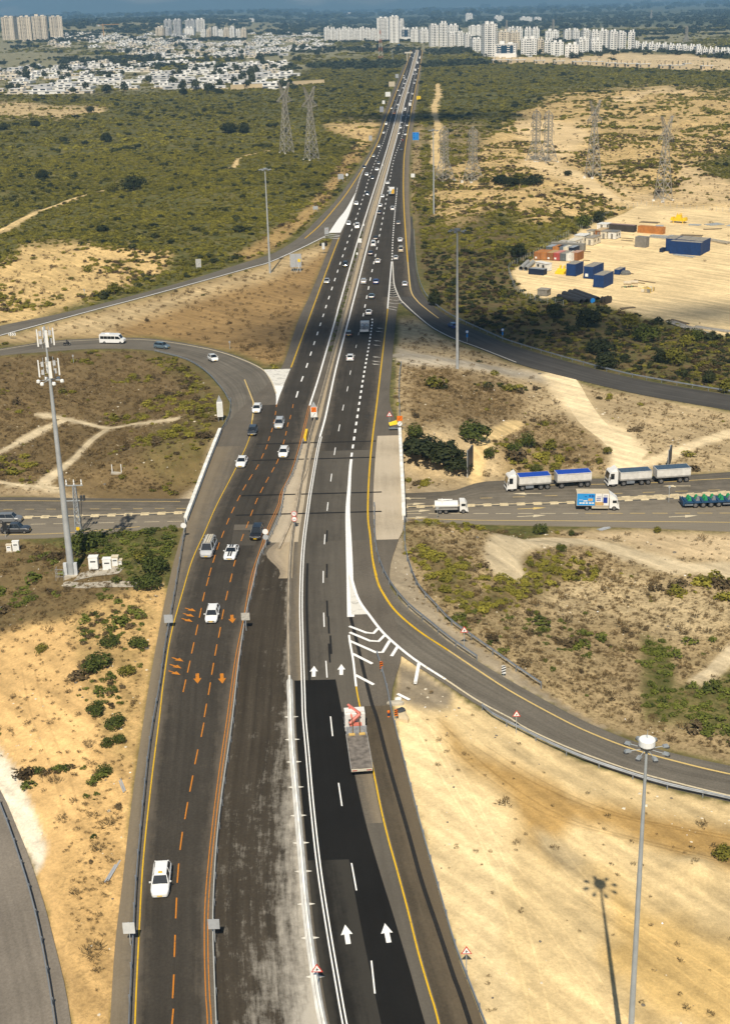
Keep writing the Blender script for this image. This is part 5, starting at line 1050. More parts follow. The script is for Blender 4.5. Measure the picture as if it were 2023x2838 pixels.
b = cpt(1737, 3041); b[2] = float(ground(b[0], b[1])); H = h_for(b, 2072); r = empty('lamp_mast', tuple(b), label='tall grey lamp mast with white drum and floodlight ring in front of the sand lot', cat='lamp mast')
MB().lathe([(.27, 0), (.235, H * .33), (.228, H * .33), (.19, H * .66), (.183, H * .66), (.10, H)], n=14).build('pole', GALV, r); MB().lathe([(.55, H + .12), (.62, H + .22), (.62, H + .68), (.57, H + .74), (.1, H + .78)], n=20).build('antenna_drum', WHT, r); MB().lathe([(.5, H - .02), (.5, H + .1)], n=16).build('ring', DGREY, r)
MB().tube((0, 0, H + .75), (0, 0, H + 1.5), .02).build('lightning_rod', GALV, r); flood_ring(r, H - .05, 1.55, 8, .72)
for px, py, pt, lab in ((749,757,470,'lamp mast on the dry triangle beside the big grey sign'),(1267,1022,640,'lamp mast in front of the curved slip road'),(1202,594,362,'lamp mast beside the sandy track and the small pylons')):
    b = gpt(px, py); H = h_for(b, pt); r = empty('lamp_mast', tuple(b), label=lab, cat='lamp mast', group='high lamp masts')
    MB().lathe([(.36, -.3), (.30, H * .4), (.17, H)], n=10).build('pole', GALV, r); MB().lathe([(.5, H - .1), (.75, H + .1), (.75, H + .5), (.2, H + .6)], n=12).build('crown', LGREY, r); flood_ring(r, H + .05, 1.9, 6, 1.1)
# telecom mast
b = gpt(200, 1596); H = h_for(b, 905); T = empty('telecom_mast', tuple(b), label='tall telecom mast with white antennas on a tapered steel pole', cat='telecom mast'); hp = H * .80
MB().lathe([(.56, 0), (.50, hp * .25), (.485, hp * .25), (.42, hp * .5), (.405, hp * .5), (.33, hp * .78), (.315, hp * .78), (.23, hp)], n=16).build('pole', GALV, T); MB().lathe([(.16, hp), (.14, H)], n=8).build('upper_pole', GALV, T)
MB().box(-1.0, 1.0, -1.0, 1.0, -.4, .35).build('footing', CONCM, T)
ANT = MB().box(-.22, .22, -.1, .1, -1.25, 1.25, taper=(.03, .03, .02, .02)).me('antenna', WHT); RRU = MB().box(-.2, .2, -.12, .12, -.35, .35).me('radio_unit', mat('radio_grey', (.45, .46, .47)))
for lev, R in ((H - 1.6, 1.15), (hp + (H - hp) * .22, 1.45)):
    for k in range(4):
        a = k * math.pi / 2 + .35; x, y = math.cos(a) * R, math.sin(a) * R; o = ob(ANT, T, (x, y, lev), 'antenna'); o.rotation_euler = (0, 0, a - math.pi / 2)
        o = ob(RRU, T, (x * .6, y * .6, lev + .6), 'radio_unit'); o = ob(RRU, T, (x * .62, y * .62, lev - .6), 'radio_unit')
        for dz in (-.8, .8): MB().tube((0, 0, lev + dz), (x * .95, y * .95, lev + dz), .05, n=5).build('bracket', mat('bracket_tan', (.42, .36, .27)), T)
        MB().tube((x * .5, y * .5, lev - 1.6), (x * .5, y * .5, lev + 1.6), .045, n=5).build('rail', GALV, T)
for k in range(6):
    a = k * math.pi / 3; o = MB().lathe([(.12, .25), (.27, .15), (.30, -.15), (.2, -.3)], (math.cos(a) * 1.75, math.sin(a) * 1.75, hp - .3), 10).build('floodlight', WHT, T); MB().tube((0, 0, hp - .1), (math.cos(a) * 1.65, math.sin(a) * 1.65, hp - .2), .05, n=5).build('arm', GALV, T)
for x in (-1, 1): MB().box(x * .8 - .25, x * .8 + .25, -.5, 0, .3, 2.3).build('cabinet', mat('cabinet_grey', (.5, .52, .54)), T)
fr = MB()
for x, y in ((-2.2, -1.2), (-1.0, -1.2), (-2.2, 0), (-1.0, 0)): fr.tube((x, y, -.3), (x, y, 1.6), .03, n=4)
for z in (.4, 1.0, 1.6): fr.tube((-2.2, -1.2, z), (-1.0, -1.2, z), .03, n=4).tube((-2.2, -1.2, z), (-2.2, 0, z), .03, n=4)
fr.build('railing', GALV, T)
def cabinet(px, py, w, d, h, lab, name='equipment_cabinet', m=WHT, legs=False):
    g = gpt(px, py); r = empty(name, tuple(g), label=lab, cat='cabinet', group='roadside cabinets'); z0 = .5 if legs else .12
    MB().box(-w / 2, w / 2, -d / 2, d / 2, z0, z0 + h, taper=(0, 0, 0, .05)).build('cabinet_body', m, r); MB().box(-w * .42, w * .42, -d / 2 - .03, -d / 2, z0 + h * .1, z0 + h * .88).build('cabinet_door', mat('cabinet_door', (.74, .75, .74)), r)
    MB().box(-w / 2 - .05, w / 2 + .05, -d / 2 - .05, d / 2 + .05, z0 + h, z0 + h + .07).build('cabinet_roof', m, r); MB().box(-w * .3, w * .3, -d / 2 - .045, -d / 2 - .03, z0 + h * .6, z0 + h * .72).build('vent', DGREY, r)
    MB().box(-w * .6, w * .6, -d * .6, d * .6, -.4, z0 if not legs else .1).build('plinth', CONCM, r); return r
cabinet(263, 1582, 1.4, 1.1, 1.9, 'white equipment cabinet on legs nearest the telecom mast', legs=True); cabinet(300, 1578, 1.3, 1.0, 1.7, 'white vented cabinet on the grey concrete pad'); cabinet(322, 1570, 1.0, .9, 1.6, 'cream cabinet set back behind the vented one', m=mat('cream_paint', (.62, .54, .40))); cabinet(334, 1566, .7, .7, .8, 'small low box at the end of the concrete pad', m=mat('cream_paint', (.62, .54, .40)))
cabinet(47, 1527, 1.1, .6, 1.7, 'tall white utility box in the weeds by the cross road'); cabinet(28, 1529, .9, .6, 1.2, 'beige meter box beside the tall white utility box', m=mat('cream_paint', (.62, .54, .40)))
path_line('concrete_pad', [(215,1600),(260,1590),(300,1585),(340,1580)], 2.6, CONCM, .10, None, f=on_ground, hf=ground)['kind'] = 'structure'
path_line('gravel_pad', [(180,1618),(230,1624),(300,1622),(380,1620)], 1.8, mat('gravel_grey', (.38, .34, .27), .95, .4, 2.5), .06, None, f=on_ground, hf=ground, jit=.25)['kind'] = 'structure'
g = gpt(190, 1618); MB().lathe([(.75, -.2), (.75, .12), (.55, .14), (.55, .05)], n=14).build('manhole_ring', CONCM, label='round concrete manhole ring below the telecom mast', cat='manhole').location = g
# electric lattice post by the cross road
def lattice(r, w0, w1, h, n, t=.05, m=GALV, z0=-.3, name='lattice_bracing'):
    br = MB(); cs = [(-1, -1), (1, -1), (1, 1), (-1, 1)]; W = lambda z: (w0 + (w1 - w0) * z / h) / 2
    for x, y in cs: MB().tube((x * W(0), y * W(0), z0), (x * W(h), y * W(h), h), t * 1.5, n=4).build('leg', m, r)
    zs = [h * (1 - (1 - k / n) ** 1.25) for k in range(n + 1)]
    for k in range(n):
        a, b_ = zs[k], zs[k + 1]
        for i in range(4):
            (x, y), (u, v) = cs[i], cs[(i + 1) % 4]; p = lambda q, z: (q[0] * W(z), q[1] * W(z), z)
            br.tube(p(cs[i], a), p(cs[(i + 1) % 4], b_), t, n=3).tube(p(cs[(i + 1) % 4], a), p(cs[i], b_), t, n=3).tube(p(cs[i], b_), p(cs[(i + 1) % 4], b_), t, n=3)
    o = br.build(name, m, r); o['kind'] = 'stuff'; return o
b = gpt(221, 1484); H = h_for(b, 1345); r = empty('power_pole', tuple(b), label='lattice electricity post with three insulators beside the cross road', cat='power pole'); lattice(r, 1.1, .5, H, 11, .04)
for z, w in ((H, 1.5), (H * .70, 1.6)): MB().box(-w, w, -.08, .08, z - .1, z + .06).build('crossarm', GALV, r)
for x in (-1.3, 0, 1.3): MB().lathe([(.06, 0), (.16, .2), (.08, .45), (.14, .7), (.05, 1.1)], (x, 0, H), 8).build('insulator', WHT, r)
for x in (1.0, 1.5): MB().box(x - .18, x + .18, -.2, .2, H * .7, H * .7 + .9).build('switch_box', DGREY, r)
MB().tube((1.0, 0, H * .68), (.45, 0, 1.5), .06).build('cable', DGREY, r); MB().box(-.3, .3, -.62, -.55, 1.2, 1.8).build('warning_plate', YEL, r)
# transmission pylons
PYL = mat('pylon_steel', (.30, .28, .24), .6, .2, .5, metal=.1)
def pylon(px, py, pt, kind, lab, w=None):
    b = gpt(px, py); H = h_for(b, pt); t = max(.09, depth(b) * .00017); r = empty('power_pylon', tuple(b), .55, label=lab, cat='pylon', group='lattice pylons')
    if kind == 'Y':
        h1 = H * .72; w0 = w or H * .16; lattice(r, w0, w0 * .26, h1, 7, t, PYL); hd_ = MB(); q = w0 * .13
        pts = {'a': (-q, 0, h1), 'b': (q, 0, h1), 'c': (-w0 * .55, 0, H), 'd': (w0 * .55, 0, H), 'e': (0, 0, h1 + H * .14), 'l': (-w0 * .75, 0, h1 + H * .02), 'k': (w0 * .75, 0, h1 + H * .02)}
        for a, c in ('ac', 'bd', 'ce', 'de', 'ae', 'be', 'al', 'bk', 'le', 'ke'): 
            for s in (-1, 1): hd_.tube((pts[a][0], s * q, pts[a][2]), (pts[c][0], s * q * .4, pts[c][2]), t * 1.4, n=4)
        for k in range(5):
            u = (k + .5) / 5
            for A, B, C, D in (('a', 'c', 'e', 'c'), ('b', 'd', 'e', 'd'), ('a', 'l', 'e', 'l'), ('b', 'k', 'e', 'k')):
                P1 = Vector(pts[A]).lerp(Vector(pts[B]), u); P2 = Vector(pts[C]).lerp(Vector(pts[D]), min(1, u + .1)); hd_.tube(P1, P2, t, n=3)
        hd_.build('pylon_head', PYL, r); arms = [(-w0 * .75, h1 + H * .02), (w0 * .75, h1 + H * .02)]
    else:
        h0 = H * .42; w0 = w or H * .29; lattice(r, w0, w0 * .36, h0, 4, t, PYL)
        u = empty('upper'); bpy.data.objects.remove(u); bo = MB(); ww = w0 * .18
        for x, y in ((-1, -1), (1, -1), (1, 1), (-1, 1)): bo.tube((x * ww, y * ww, h0), (x * ww, y * ww, H * .93), t * 1.5, n=4).tube((x * ww, y * ww, H * .93), (0, 0, H), t * 1.3, n=4)
        o = bo.build('upper_leg', PYL, r); o['kind'] = 'stuff'; br = MB(); cs = [(-ww, -ww), (ww, -ww), (ww, ww), (-ww, ww)]
        for k in range(9):
            a, c = h0 + (H * .93 - h0) * k / 9, h0 + (H * .93 - h0) * (k + 1) / 9
            for i in range(4): br.tube((*cs[i], a), (*cs[(i + 1) % 4], c), t, n=3).tube((*cs[(i + 1) % 4], a), (*cs[i], c), t, n=3)
        br.build('upper_bracing', PYL, r)['kind'] = 'stuff'; arms = []
        for f_, ex in ((.60, .30), (.75, .26), (.90, .2)):
            z = H * f_
            for s in (-1, 1): MB().tube((s * ww, 0, z), (s * (ww + w0 * ex), 0, z), t * 1.2, n=4).tube((s * ww, 0, z + H * .035), (s * (ww + w0 * ex), 0, z), t, n=4).build('crossarm', PYL, r); arms.append((s * (ww + w0 * ex), z))
    for x, z in arms: MB().lathe([(.05, 0), (.22, -.3), (.12, -.6), (.22, -.9), (.12, -1.3), (.22, -1.7), (.05, -2.2)], (x, 0, z), 6).build('insulator', DGREY, r)
    for x, y in ((-1, -1), (1, -1), (1, 1), (-1, 1)): MB().box(x * w0 / 2 - .5, x * w0 / 2 + .5, y * w0 / 2 - .5, y * w0 / 2 + .5, -1.5, .5).build('footing', CONCW, r)
    return r
pylon(795, 424, 228, 'Y', 'lattice pylon with forked top, left of the pair in the green scrub'); pylon(864, 443, 240, 'Y', 'lattice pylon with forked top, right of the pair in the green scrub')
pylon(1642, 491, 278, 'Y', 'forked lattice pylon standing between the dunes'); pylon(1836, 556, 322, 'Y', 'leaning-topped lattice pylon at the corner of the yard track')
pylon(1231, 501, 350, 'T', 'straight lattice pylon nearest the sandy track'); pylon(1310, 503, 351, 'T', 'straight lattice pylon before the dark trees')
pylon(1484, 446, 304, 'T', 'far lattice pylon on the dune edge, left of two', None); pylon(1517, 450, 306, 'T', 'far lattice pylon on the dune edge, right of two', None)
for px, py, pt, nm in ((1900,118,72,'near the right edge'),(1403,82,56,'above the white blocks'),(1532,86,54,'above the right housing'),(1803,50,28,'highest on the plain')): pylon(px, py, pt, 'T', f'hazy distant pylon on the plain {nm}')
# red and white radio mast
b = gpt(1055, 166); H = h_for(b, 84); r = empty('radio_mast', tuple(b), label='red and white lattice radio mast left of the far highway', cat='mast')
RW = [mat('mast_red', (.40, .13, .06)), mat('mast_white', (.6, .58, .53))]
for k in range(7):
    z0, z1 = H * k / 7, H * (k + 1) / 7; w0, w1 = 7.5 * (1 - k / 8.5), 7.5 * (1 - (k + 1) / 8.5); s = MB()
    for (x, y), (u, v) in zip([(-1, -1), (1, -1), (1, 1), (-1, 1)], [(1, -1), (1, 1), (-1, 1), (-1, -1)]):
        s.tube((x * w0 / 2, y * w0 / 2, z0), (x * w1 / 2, y * w1 / 2, z1), .35, n=4).tube((x * w0 / 2, y * w0 / 2, z0), (u * w1 / 2, v * w1 / 2, z1), .22, n=3).tube((u * w0 / 2, v * w0 / 2, z0), (x * w1 / 2, y * w1 / 2, z1), .22, n=3)
    s.build('mast_section', RW[k % 2], r)
b = gpt(1088, 170); H = h_for(b, 138); MB().lathe([(.5, -1), (.3, H)], n=6).build('pole', GALV, label='thin grey pole beside the far highway', cat='pole').location = b
# ---------------------------------------------------------------- signs
SBACK = mat('sign_back', (.36, .375, .39), .5, .1, 2); SWHITE = mat('sign_white', (.76, .76, .74), .5, .05); SRED = mat('sign_red', (.55, .04, .02), .5, .05); SBLACK = mat('sign_black', (.015, .015, .015), .6, 0); SORANGE = mat('sign_orange', (.72, .16, .01), .5, .05); SBLUE = mat('sign_blue', (.02, .22, .62), .5, .05); SYEL = mat('sign_yellow', (.80, .55, .02), .5, .05)
CREAMP = mat('sign_cream', (.55, .47, .34), .6, .1)
def disc(mb, c, r, y, n=18): mb.add([(c[0] + r * math.cos(2 * math.pi * k / n), y, c[1] + r * math.sin(2 * math.pi * k / n)) for k in range(n)], [tuple(range(n))])
def plate(name, outline, y0, y1, m, parent): return MB().prism(outline, y0, y1, axis='y').build(name, m, parent)
def circ(cx, cz, r, n=18): return [(cx + r * math.cos(2 * math.pi * k / n), cz + r * math.sin(2 * math.pi * k / n)) for k in range(n)]
def sign_root(px, py, lab, rz=0.0, f=rpt, name='road_sign', up=0.0):
    p = f(px, py); return empty(name, (p[0], p[1], p[2] + up), rz, label=lab, cat='sign')
def post(r, h, x=0.0, rad=.045): MB().tube((x, .04, -.4), (x, .04, h), rad, n=8).build('post', GALV, r)
def warn(px, py, h, s, lab, up=0.0, f=rpt):
    r = sign_root(px, py, lab, 0, f, up=up); post(r, h); t = lambda k: [(-s * k, h - .1 - s * .2 - (k - 1) * s * .5), (s * k, h - .1 - s * .2 - (k - 1) * s * .5), (0, h - .1 + s * 1.53 + (k - 1) * s)]
    plate('sign_border', t(1.0), -.02, 0, SRED, r); z0 = h - .1 - s * .2; plate('sign_panel', [(-s * .72, z0 + s * .18), (s * .72, z0 + s * .18), (0, z0 + s * 1.40)], -.035, -.021, SWHITE, r)
    plate('sign_symbol', [(-.12 * s, z0 + .28 * s), (.02 * s, z0 + .28 * s), (.02 * s, z0 + .55 * s), (.25 * s, z0 + .45 * s), (.27 * s, z0 + .55 * s), (.03 * s, z0 + .72 * s), (.0, z0 + .88 * s), (-.12 * s, z0 + .7 * s)], -.045, -.036, SBLACK, r); return r
warn(881, 2738, 2.0, .55, 'triangular warning sign on the white concrete barrier'); warn(1292, 2690, 2.1, .52, 'triangular warning sign at the guardrail by the bright sand'); warn(1286, 1792, 2.3, .55, 'triangular warning sign behind the rail of the exit curve'); warn(1430, 2030, 2.4, .5, 'triangular warning sign at the rail below the exit curve'); warn(1080, 1190, 2.9, .62, 'triangular warning sign on the shoulder beside a yellow arrow board')
def board(px, py, w, h, z, lab, m=SBACK, posts=(0,), rz=0.0, f=rpt, name='road_sign', stiff=True):
    r = sign_root(px, py, lab, rz, f, name)
    for x in posts: post(r, z + h, x, .05 if w < 2.5 else .09)
    MB().box(-w / 2, w / 2, -.05, .0, z, z + h).build('sign_panel', m, r)
    if stiff:
        for k in (.25, .75): MB().box(-w / 2, w / 2, .0, .05, z + h * k - .04, z + h * k + .04).build('stiffener', GALV, r)
    return r
board(363, 2620, 1.15, 1.25, 1.4, 'blank pale sign back at the rail beside the sandy slope', mat('sign_pale', (.55, .56, .55), .5, .1)); board(597, 2612, 1.1, 1.1, 1.6, 'grey sign back casting a square shadow on the closed lanes'); board(470, 1742, 1.2, 1.2, .9, 'grey translucent looking sign back by the yellow line'); board(683, 1748, 1.15, 1.1, 1.6, 'grey sign back at the rail above an orange arrow', mat('sign_speckled', (.42, .40, .36), .6, .3, 8))
# round signs
def round_sign(px, py, cs, lab, h, r_=.42, face=None, border=None, txt=None):
    r = sign_root(px, py, lab); post(r, h)
    for i, (dz, m) in enumerate(cs):
        if border: plate('sign_border', circ(0, h + dz, r_), -.02, .0, border, r); plate('sign_panel', circ(0, h + dz, r_ * .8), -.034, -.021, m, r)
        else: plate('sign_panel', circ(0, h + dz, r_), -.02, .0, m, r)
        if txt and txt[i]:
            cu = bpy.data.curves.new('sign_text', 'FONT'); cu.body = txt[i]; cu.size = r_ * 1.05; cu.align_x = 'CENTER'; cu.align_y = 'CENTER'; tmp = bpy.data.objects.new('tmp', cu); COL.objects.link(tmp)
            tm = bpy.data.meshes.new_from_object(tmp.evaluated_get(bpy.context.evaluated_depsgraph_get())); bpy.data.objects.remove(tmp); tm.materials.clear(); tm.materials.append(SBLACK); o = link(bpy.data.objects.new('sign_text', tm), r); o.location = (0, -.04, h + dz); o.rotation_euler = (math.pi / 2, 0, 0)
    return r
round_sign(512, 1492, [(0, SWHITE)], 'round white sign at the end of the left parapet', 2.2, .45); round_sign(738, 1518, [(.1, SWHITE), (-.82, SBACK)], 'two round sign discs stacked on a post by the black car', 2.6, .45)
r = round_sign(817, 1466, [(.05, SWHITE), (-.86, SWHITE)], 'pair of red ringed round signs reading 70 on the median barrier', 2.6, .46, border=SRED, txt=('70', None)); MB().box(-.25, .25, -.045, -.036, 1.62, 1.74).build('sign_symbol', SBACK, r)
def work_sign(px, py, lab, back):
    r = sign_root(px, py, lab); post(r, 3.4); r.scale = (.85, .85, .9)
    if back:
        MB().box(-.75, .75, -.02, .0, 1.0, 3.4).build('sign_panel', SWHITE, r); plate('sign_back_plate', [(-.7, 3.42), (.7, 3.42), (0, 4.7)], -.02, .0, SBACK, r)
    MB().box(-.62, .62, -.05, -.025, 2.2, 3.35).build('work_panel', SORANGE, r); plate('sign_disc', circ(0, 1.55, .55), -.05, -.025, SWHITE, r)
    for z, s in ((1.55, .4), (2.75, .32)): plate('sign_symbol', [(-s, z - s), (-s + .09, z - s), (s, z + s), (s - .09, z + s)], -.062, -.052, SBLACK, r)
work_sign(871, 1168, 'orange roadworks sign with a triangle back in the median', True); work_sign(1108, 1193, 'orange roadworks sign above a round sign by the dark bush', False)
r = sign_root(1090, 1192, 'yellow arrow board trailer parked on the shoulder', 0, rpt, 'arrow_board'); MB().add([(-.7, 0, .9), (.9, .3, 1.1), (.7, .5, 1.9), (-.9, .2, 1.5), (-.7, .06, .9), (.9, .36, 1.1), (.7, .56, 1.9), (-.9, .26, 1.5)], [(0, 1, 2, 3), (7, 6, 5, 4), (0, 4, 5, 1), (1, 5, 6, 2), (2, 6, 7, 3), (3, 7, 4, 0)]).build('board', SYEL, r); MB().box(-.9, .9, -.3, .3, .3, .5).build('trailer_frame', STEEL, r); MB().tube((.9, .1, .5), (2.4, .2, 1.0), .05).build('drawbar', STEEL, r)
for x in (-.6, .6): MB().tube((x - .06, 0, .28), (x + .06, 0, .28), .28, n=12).build('wheel', TYRE, r)
# striped markers
def marker(px, py, w, h, lab, m, z=.5, f=rpt):
    r = sign_root(px, py, lab, 0, f, 'marker_post'); post(r, z + h); MB().box(-w / 2, w / 2, -.03, .0, z, z + h).build('marker_panel', m, r)
    for k in range(3):
        zz = z + h * (.08 + .32 * k); plate('stripe', [(-w / 2, zz), (w / 2, zz + h * .18), (w / 2, min(z + h, zz + h * .34)), (-w / 2, zz + h * .16)], -.045, -.031, SBLACK, r)
marker(1395, 1876, .55, 1.15, 'black and white striped marker on the exit curve verge', SWHITE, f=gpt); marker(1057, 1862, .42, 1.0, 'orange and black striped marker at the gore guardrail', SORANGE); marker(1098, 1994, .40, .9, 'orange and black striped marker beside the rubble heap', SORANGE)
r = sign_root(1077, 1986, 'small orange and navy beacon post on the shoulder', 0, rpt, 'traffic_beacon'); MB().lathe([(.16, 0), (.14, .08), (.1, .1), (.12, .55), (.17, .6), (.17, .78), (.05, .86)], n=12).build('beacon', SORANGE, r); MB().lathe([(.125, .12), (.13, .5)], n=12).build('band', mat('band_navy', (.02, .04, .1)), r)
r = sign_root(36, 938, 'black and white chevron board at the edge of the loop road', 0, rpt); r.scale = (.62, .62, .75); post(r, 2.2, -.8); post(r, 2.2, .8); MB().box(-1.6, 1.6, -.04, .0, 1.1, 2.2).build('sign_panel', SWHITE, r)
for k in range(3): plate('chevron', [(-1.45 + k, 1.15), (-1.1 + k, 1.15), (-.7 + k, 1.65), (-1.1 + k, 2.15), (-1.45 + k, 2.15), (-1.05 + k, 1.65)], -.055, -.041, SBLACK, r)
r = sign_root(612, 1168, 'white tower shaped board with pointed top on the loop bank', 0, gpt); post(r, 3.0, -.4); post(r, 3.0, .4); MB().box(-.6, .6, -.06, .0, 1.0, 4.2).build('sign_panel', SWHITE, r); plate('sign_top', [(-.6, 4.2), (.6, 4.2), (0, 5.6)], -.06, .0, SBACK, r); MB().box(-.42, .42, -.075, -.06, 1.3, 3.9).build('sign_face', mat('sign_offwhite', (.62, .63, .6)), r)
r = board(821, 752, 3.9, 4.6, 1.5, 'large grey sign back on struts in the dry triangle', posts=(-1.6, 0, 1.6), f=gpt); MB().box(.7, 1.6, -.09, -.05, 3.2, 4.3).build('yellow_plate', SYEL, r); MB().box(-.02, .02, -.09, -.05, 1.5, 6.1).build('panel_seam', DGREY, r)
for x, q in ((-1.4, -.3), (.9, 1.6), (1.4, .2)): MB().tube((x, -.1, 2.4), (q, -1.6, -.3), .07, n=6).build('strut', GALV, r)
r = board(906, 662, 1.6, 2.6, 1.8, 'grey sign back at the tip of the upper white gore', posts=(-.6, .6)); MB().box(-.1, .15, -.08, -.05, 3.6, 3.8).build('red_spot', SRED, r)
r = board(897, 703, 1.0, 2.4, 1.6, 'pale box sign flanked by black discs on the dry ground', mat('box_pale', (.6, .61, .62)), f=gpt, stiff=False); plate('lamp_disc', circ(-1.0, 3.3, .55), .0, .12, SBLACK, r); plate('lamp_disc', circ(.85, 3.4, .75), .0, .12, SBLACK, r)
board(875, 592, 2.2, 1.5, 1.8, 'grey sign back beside the sandy verge', f=gpt, posts=(-.8, .8)); board(945, 505, 3.0, 2.7, 1.5, 'wide grey sign back where the slip road splits', f=gpt, posts=(-1.1, 1.1)); round_sign(962, 503, [(0, SWHITE)], 'small round white sign beside the wide grey sign back', 3.4, .7)
board(552, 750, 1.9, 2.9, 1.2, 'tall grey sign back at the edge of the green scrub', mat('sign_mottled', (.40, .40, .38), .6, .3, 3), f=gpt, posts=(-.7, .7)); board(998, 692, 1.3, 1.6, 2.6, 'white sign back on a post in the median weeds', SWHITE, stiff=False); board(1144, 498, 2.0, 1.9, 1.2, 'pale sign on the verge beside the yellow edge line', SWHITE, f=gpt, stiff=False)
board(1027, 396, 2.1, 3.2, 1.5, 'narrow tall grey sign back on the sandy verge', f=gpt, posts=(-.7, .7)); board(1058, 316, 3.2, 4.4, 1.6, 'tall pale sign back beside the far outer lane', mat('sign_lilac', (.46, .47, .52)), f=gpt, posts=(-1.1, 1.1)); board(1063, 293, 2.4, 3.0, 1.5, 'white sign low on the sandy far verge', SWHITE, f=gpt, posts=(-.8, .8), stiff=False)
board(1075, 271, 5.0, 4.3, 1.2, 'large pale information board beside the far outer lane', SWHITE, f=gpt, posts=(-2, 2)); board(1086, 243, 6.7, 5.2, 1.2, 'wide cream board on the far sandy verge', CREAMP, f=gpt, posts=(-2.6, 2.6)); board(1100, 220, 4.0, 4.6, 1.6, 'small grey board highest on the far verge', f=gpt, posts=(-1.3, 1.3))
r = board(1152, 395, 4.2, 4.9, 1.6, 'bright blue direction sign on the right verge', SBLUE, f=gpt, posts=(-1.5, 1.5), stiff=False)
for x, z, w, h in ((-1.2, 5.6, .9, .4), (1.2, 5.6, .7, .4), (-1.3, 4.5, .6, .35), (1.2, 4.4, .3, .3), (-1.0, 3.3, 1.4, .3), (-1.2, 2.6, .5, .45), (.9, 3.2, .35, .5), (.6, 2.3, .3, .3)): MB().box(x - w / 2, x + w / 2, -.07, -.052, z, z + h).build('lettering', mat('sign_navy', (.01, .05, .30)), r)
r = board(1160, 281, 4.0, 3.2, 1.6, 'bright yellow sign on the right verge', SYEL, f=gpt, posts=(-1.6, 1.6), stiff=False); MB().box(-.3, .3, -.07, -.052, 2.6, 3.5).build('sign_symbol', mat('sign_brown', (.4, .2, .02)), r)
r = board(1106, 134, 5.5, 6, 2, 'blue sign on the slope before the city', SBLUE, f=gpt, posts=(-2, 2), stiff=False)
r = sign_root(1128, 168, 'beige cantilever gantry over the far outer lane', 0, gpt, 'sign_gantry'); MB().tube((0, 0, -1), (0, 0, 12), .8, n=8).build('column', CREAMP, r); MB().box(-4, 9, -.6, .6, 11, 13.2).build('beam', mat('gantry_pale', (.60, .56, .48)), r)
def blue_round(px, py, lab):
    r = sign_root(px, py, lab, 0, gpt); post(r, 2.8); plate('sign_panel', circ(0, 2.8, .42), -.03, .0, SBLUE, r); plate('sign_symbol', circ(0, 2.8, .30), -.045, -.031, SWHITE, r); MB().box(-.2, .2, -.03, .0, 1.3, 2.2).build('lower_panel', SBLUE, r)
blue_round(1392, 942, 'round sign on a blue post above the slip road guardrail'); blue_round(1294, 948, 'round blue sign on a post in front of the slip road')
for px, py, w, h, lab in ((1303,1312,.5,5.2,'dark hoarding seen edge-on beside the big dark bush'),(1855,1292,.45,3.8,'dark hoarding seen edge-on behind the second trailer')):
    r = sign_root(px, py, lab, 1.25, gpt, 'hoarding'); MB().box(-1.9, 1.9, -.12, .12, .8, h).build('panel', DGREY, r)
    for x in (-1.5, 1.5): MB().box(x - .12, x + .12, .12, .3, -.5, h).build('post', GALV, r)
r = sign_root(18, 1492, 'dark sign panel on a post before the pickup', 1.0, gpt); post(r, 3.0); MB().box(-.5, .5, -.05, .0, 1.5, 3.0).build('sign_panel', DGREY, r)
r = sign_root(1212, 1443, 'thin grey street post below the tank truck', 0, cpt, 'sign_post'); post(r, 2.6, 0, .04); MB().box(-.2, .2, -.03, .0, 2.2, 2.6).build('sign_panel', SBACK, r)
r = sign_root(1852, 1392, 'grey post standing in the stone island', 0, cpt, 'sign_post'); post(r, 3.2, 0, .05); MB().box(-.2, .2, -.03, .0, 2.8, 3.2).build('sign_panel', SBACK, r)
for px, py, lab in ((205,1006,'grey post at the inner edge of the loop road'),(638,968,'small marker post in the dry triangle'),(36+200,820,'blue marker post beside the left slip road')):
    r = sign_root(px, py, lab, 0, gpt, 'marker_post'); post(r, 2.2, 0, .06); MB().box(-.2, .2, -.03, .0, 1.7, 2.2).build('marker_panel', SBACK, r)
for px, py in ((990,722),(1008,640),(1049,482),(1060,470)):
    r = sign_root(px, py, f'small lantern post in the median, {["before the black SUV", "beside the white minivan", "at the slip road split", "above the slip road split"][[990,1008,1049,1060].index(px)]}', 0, rpt, 'marker_post'); post(r, 2.4, 0, .07); MB().box(-.3, .3, -.06, .06, 2.1, 2.9).build('marker_panel', SWHITE, r)
g = gpt(325, 1310); r = empty('pipe_frame', tuple(g), label='white goal shaped pipe frame in the loop field', cat='pipe frame')
for x in (-.9, .9): MB().tube((x, 0, -.3), (x, 0, 1.7), .09, n=8).build('pipe', WHT, r)
MB().box(-1.1, 1.1, -.5, .4, -.2, .12).build('slab', CONCM, r)
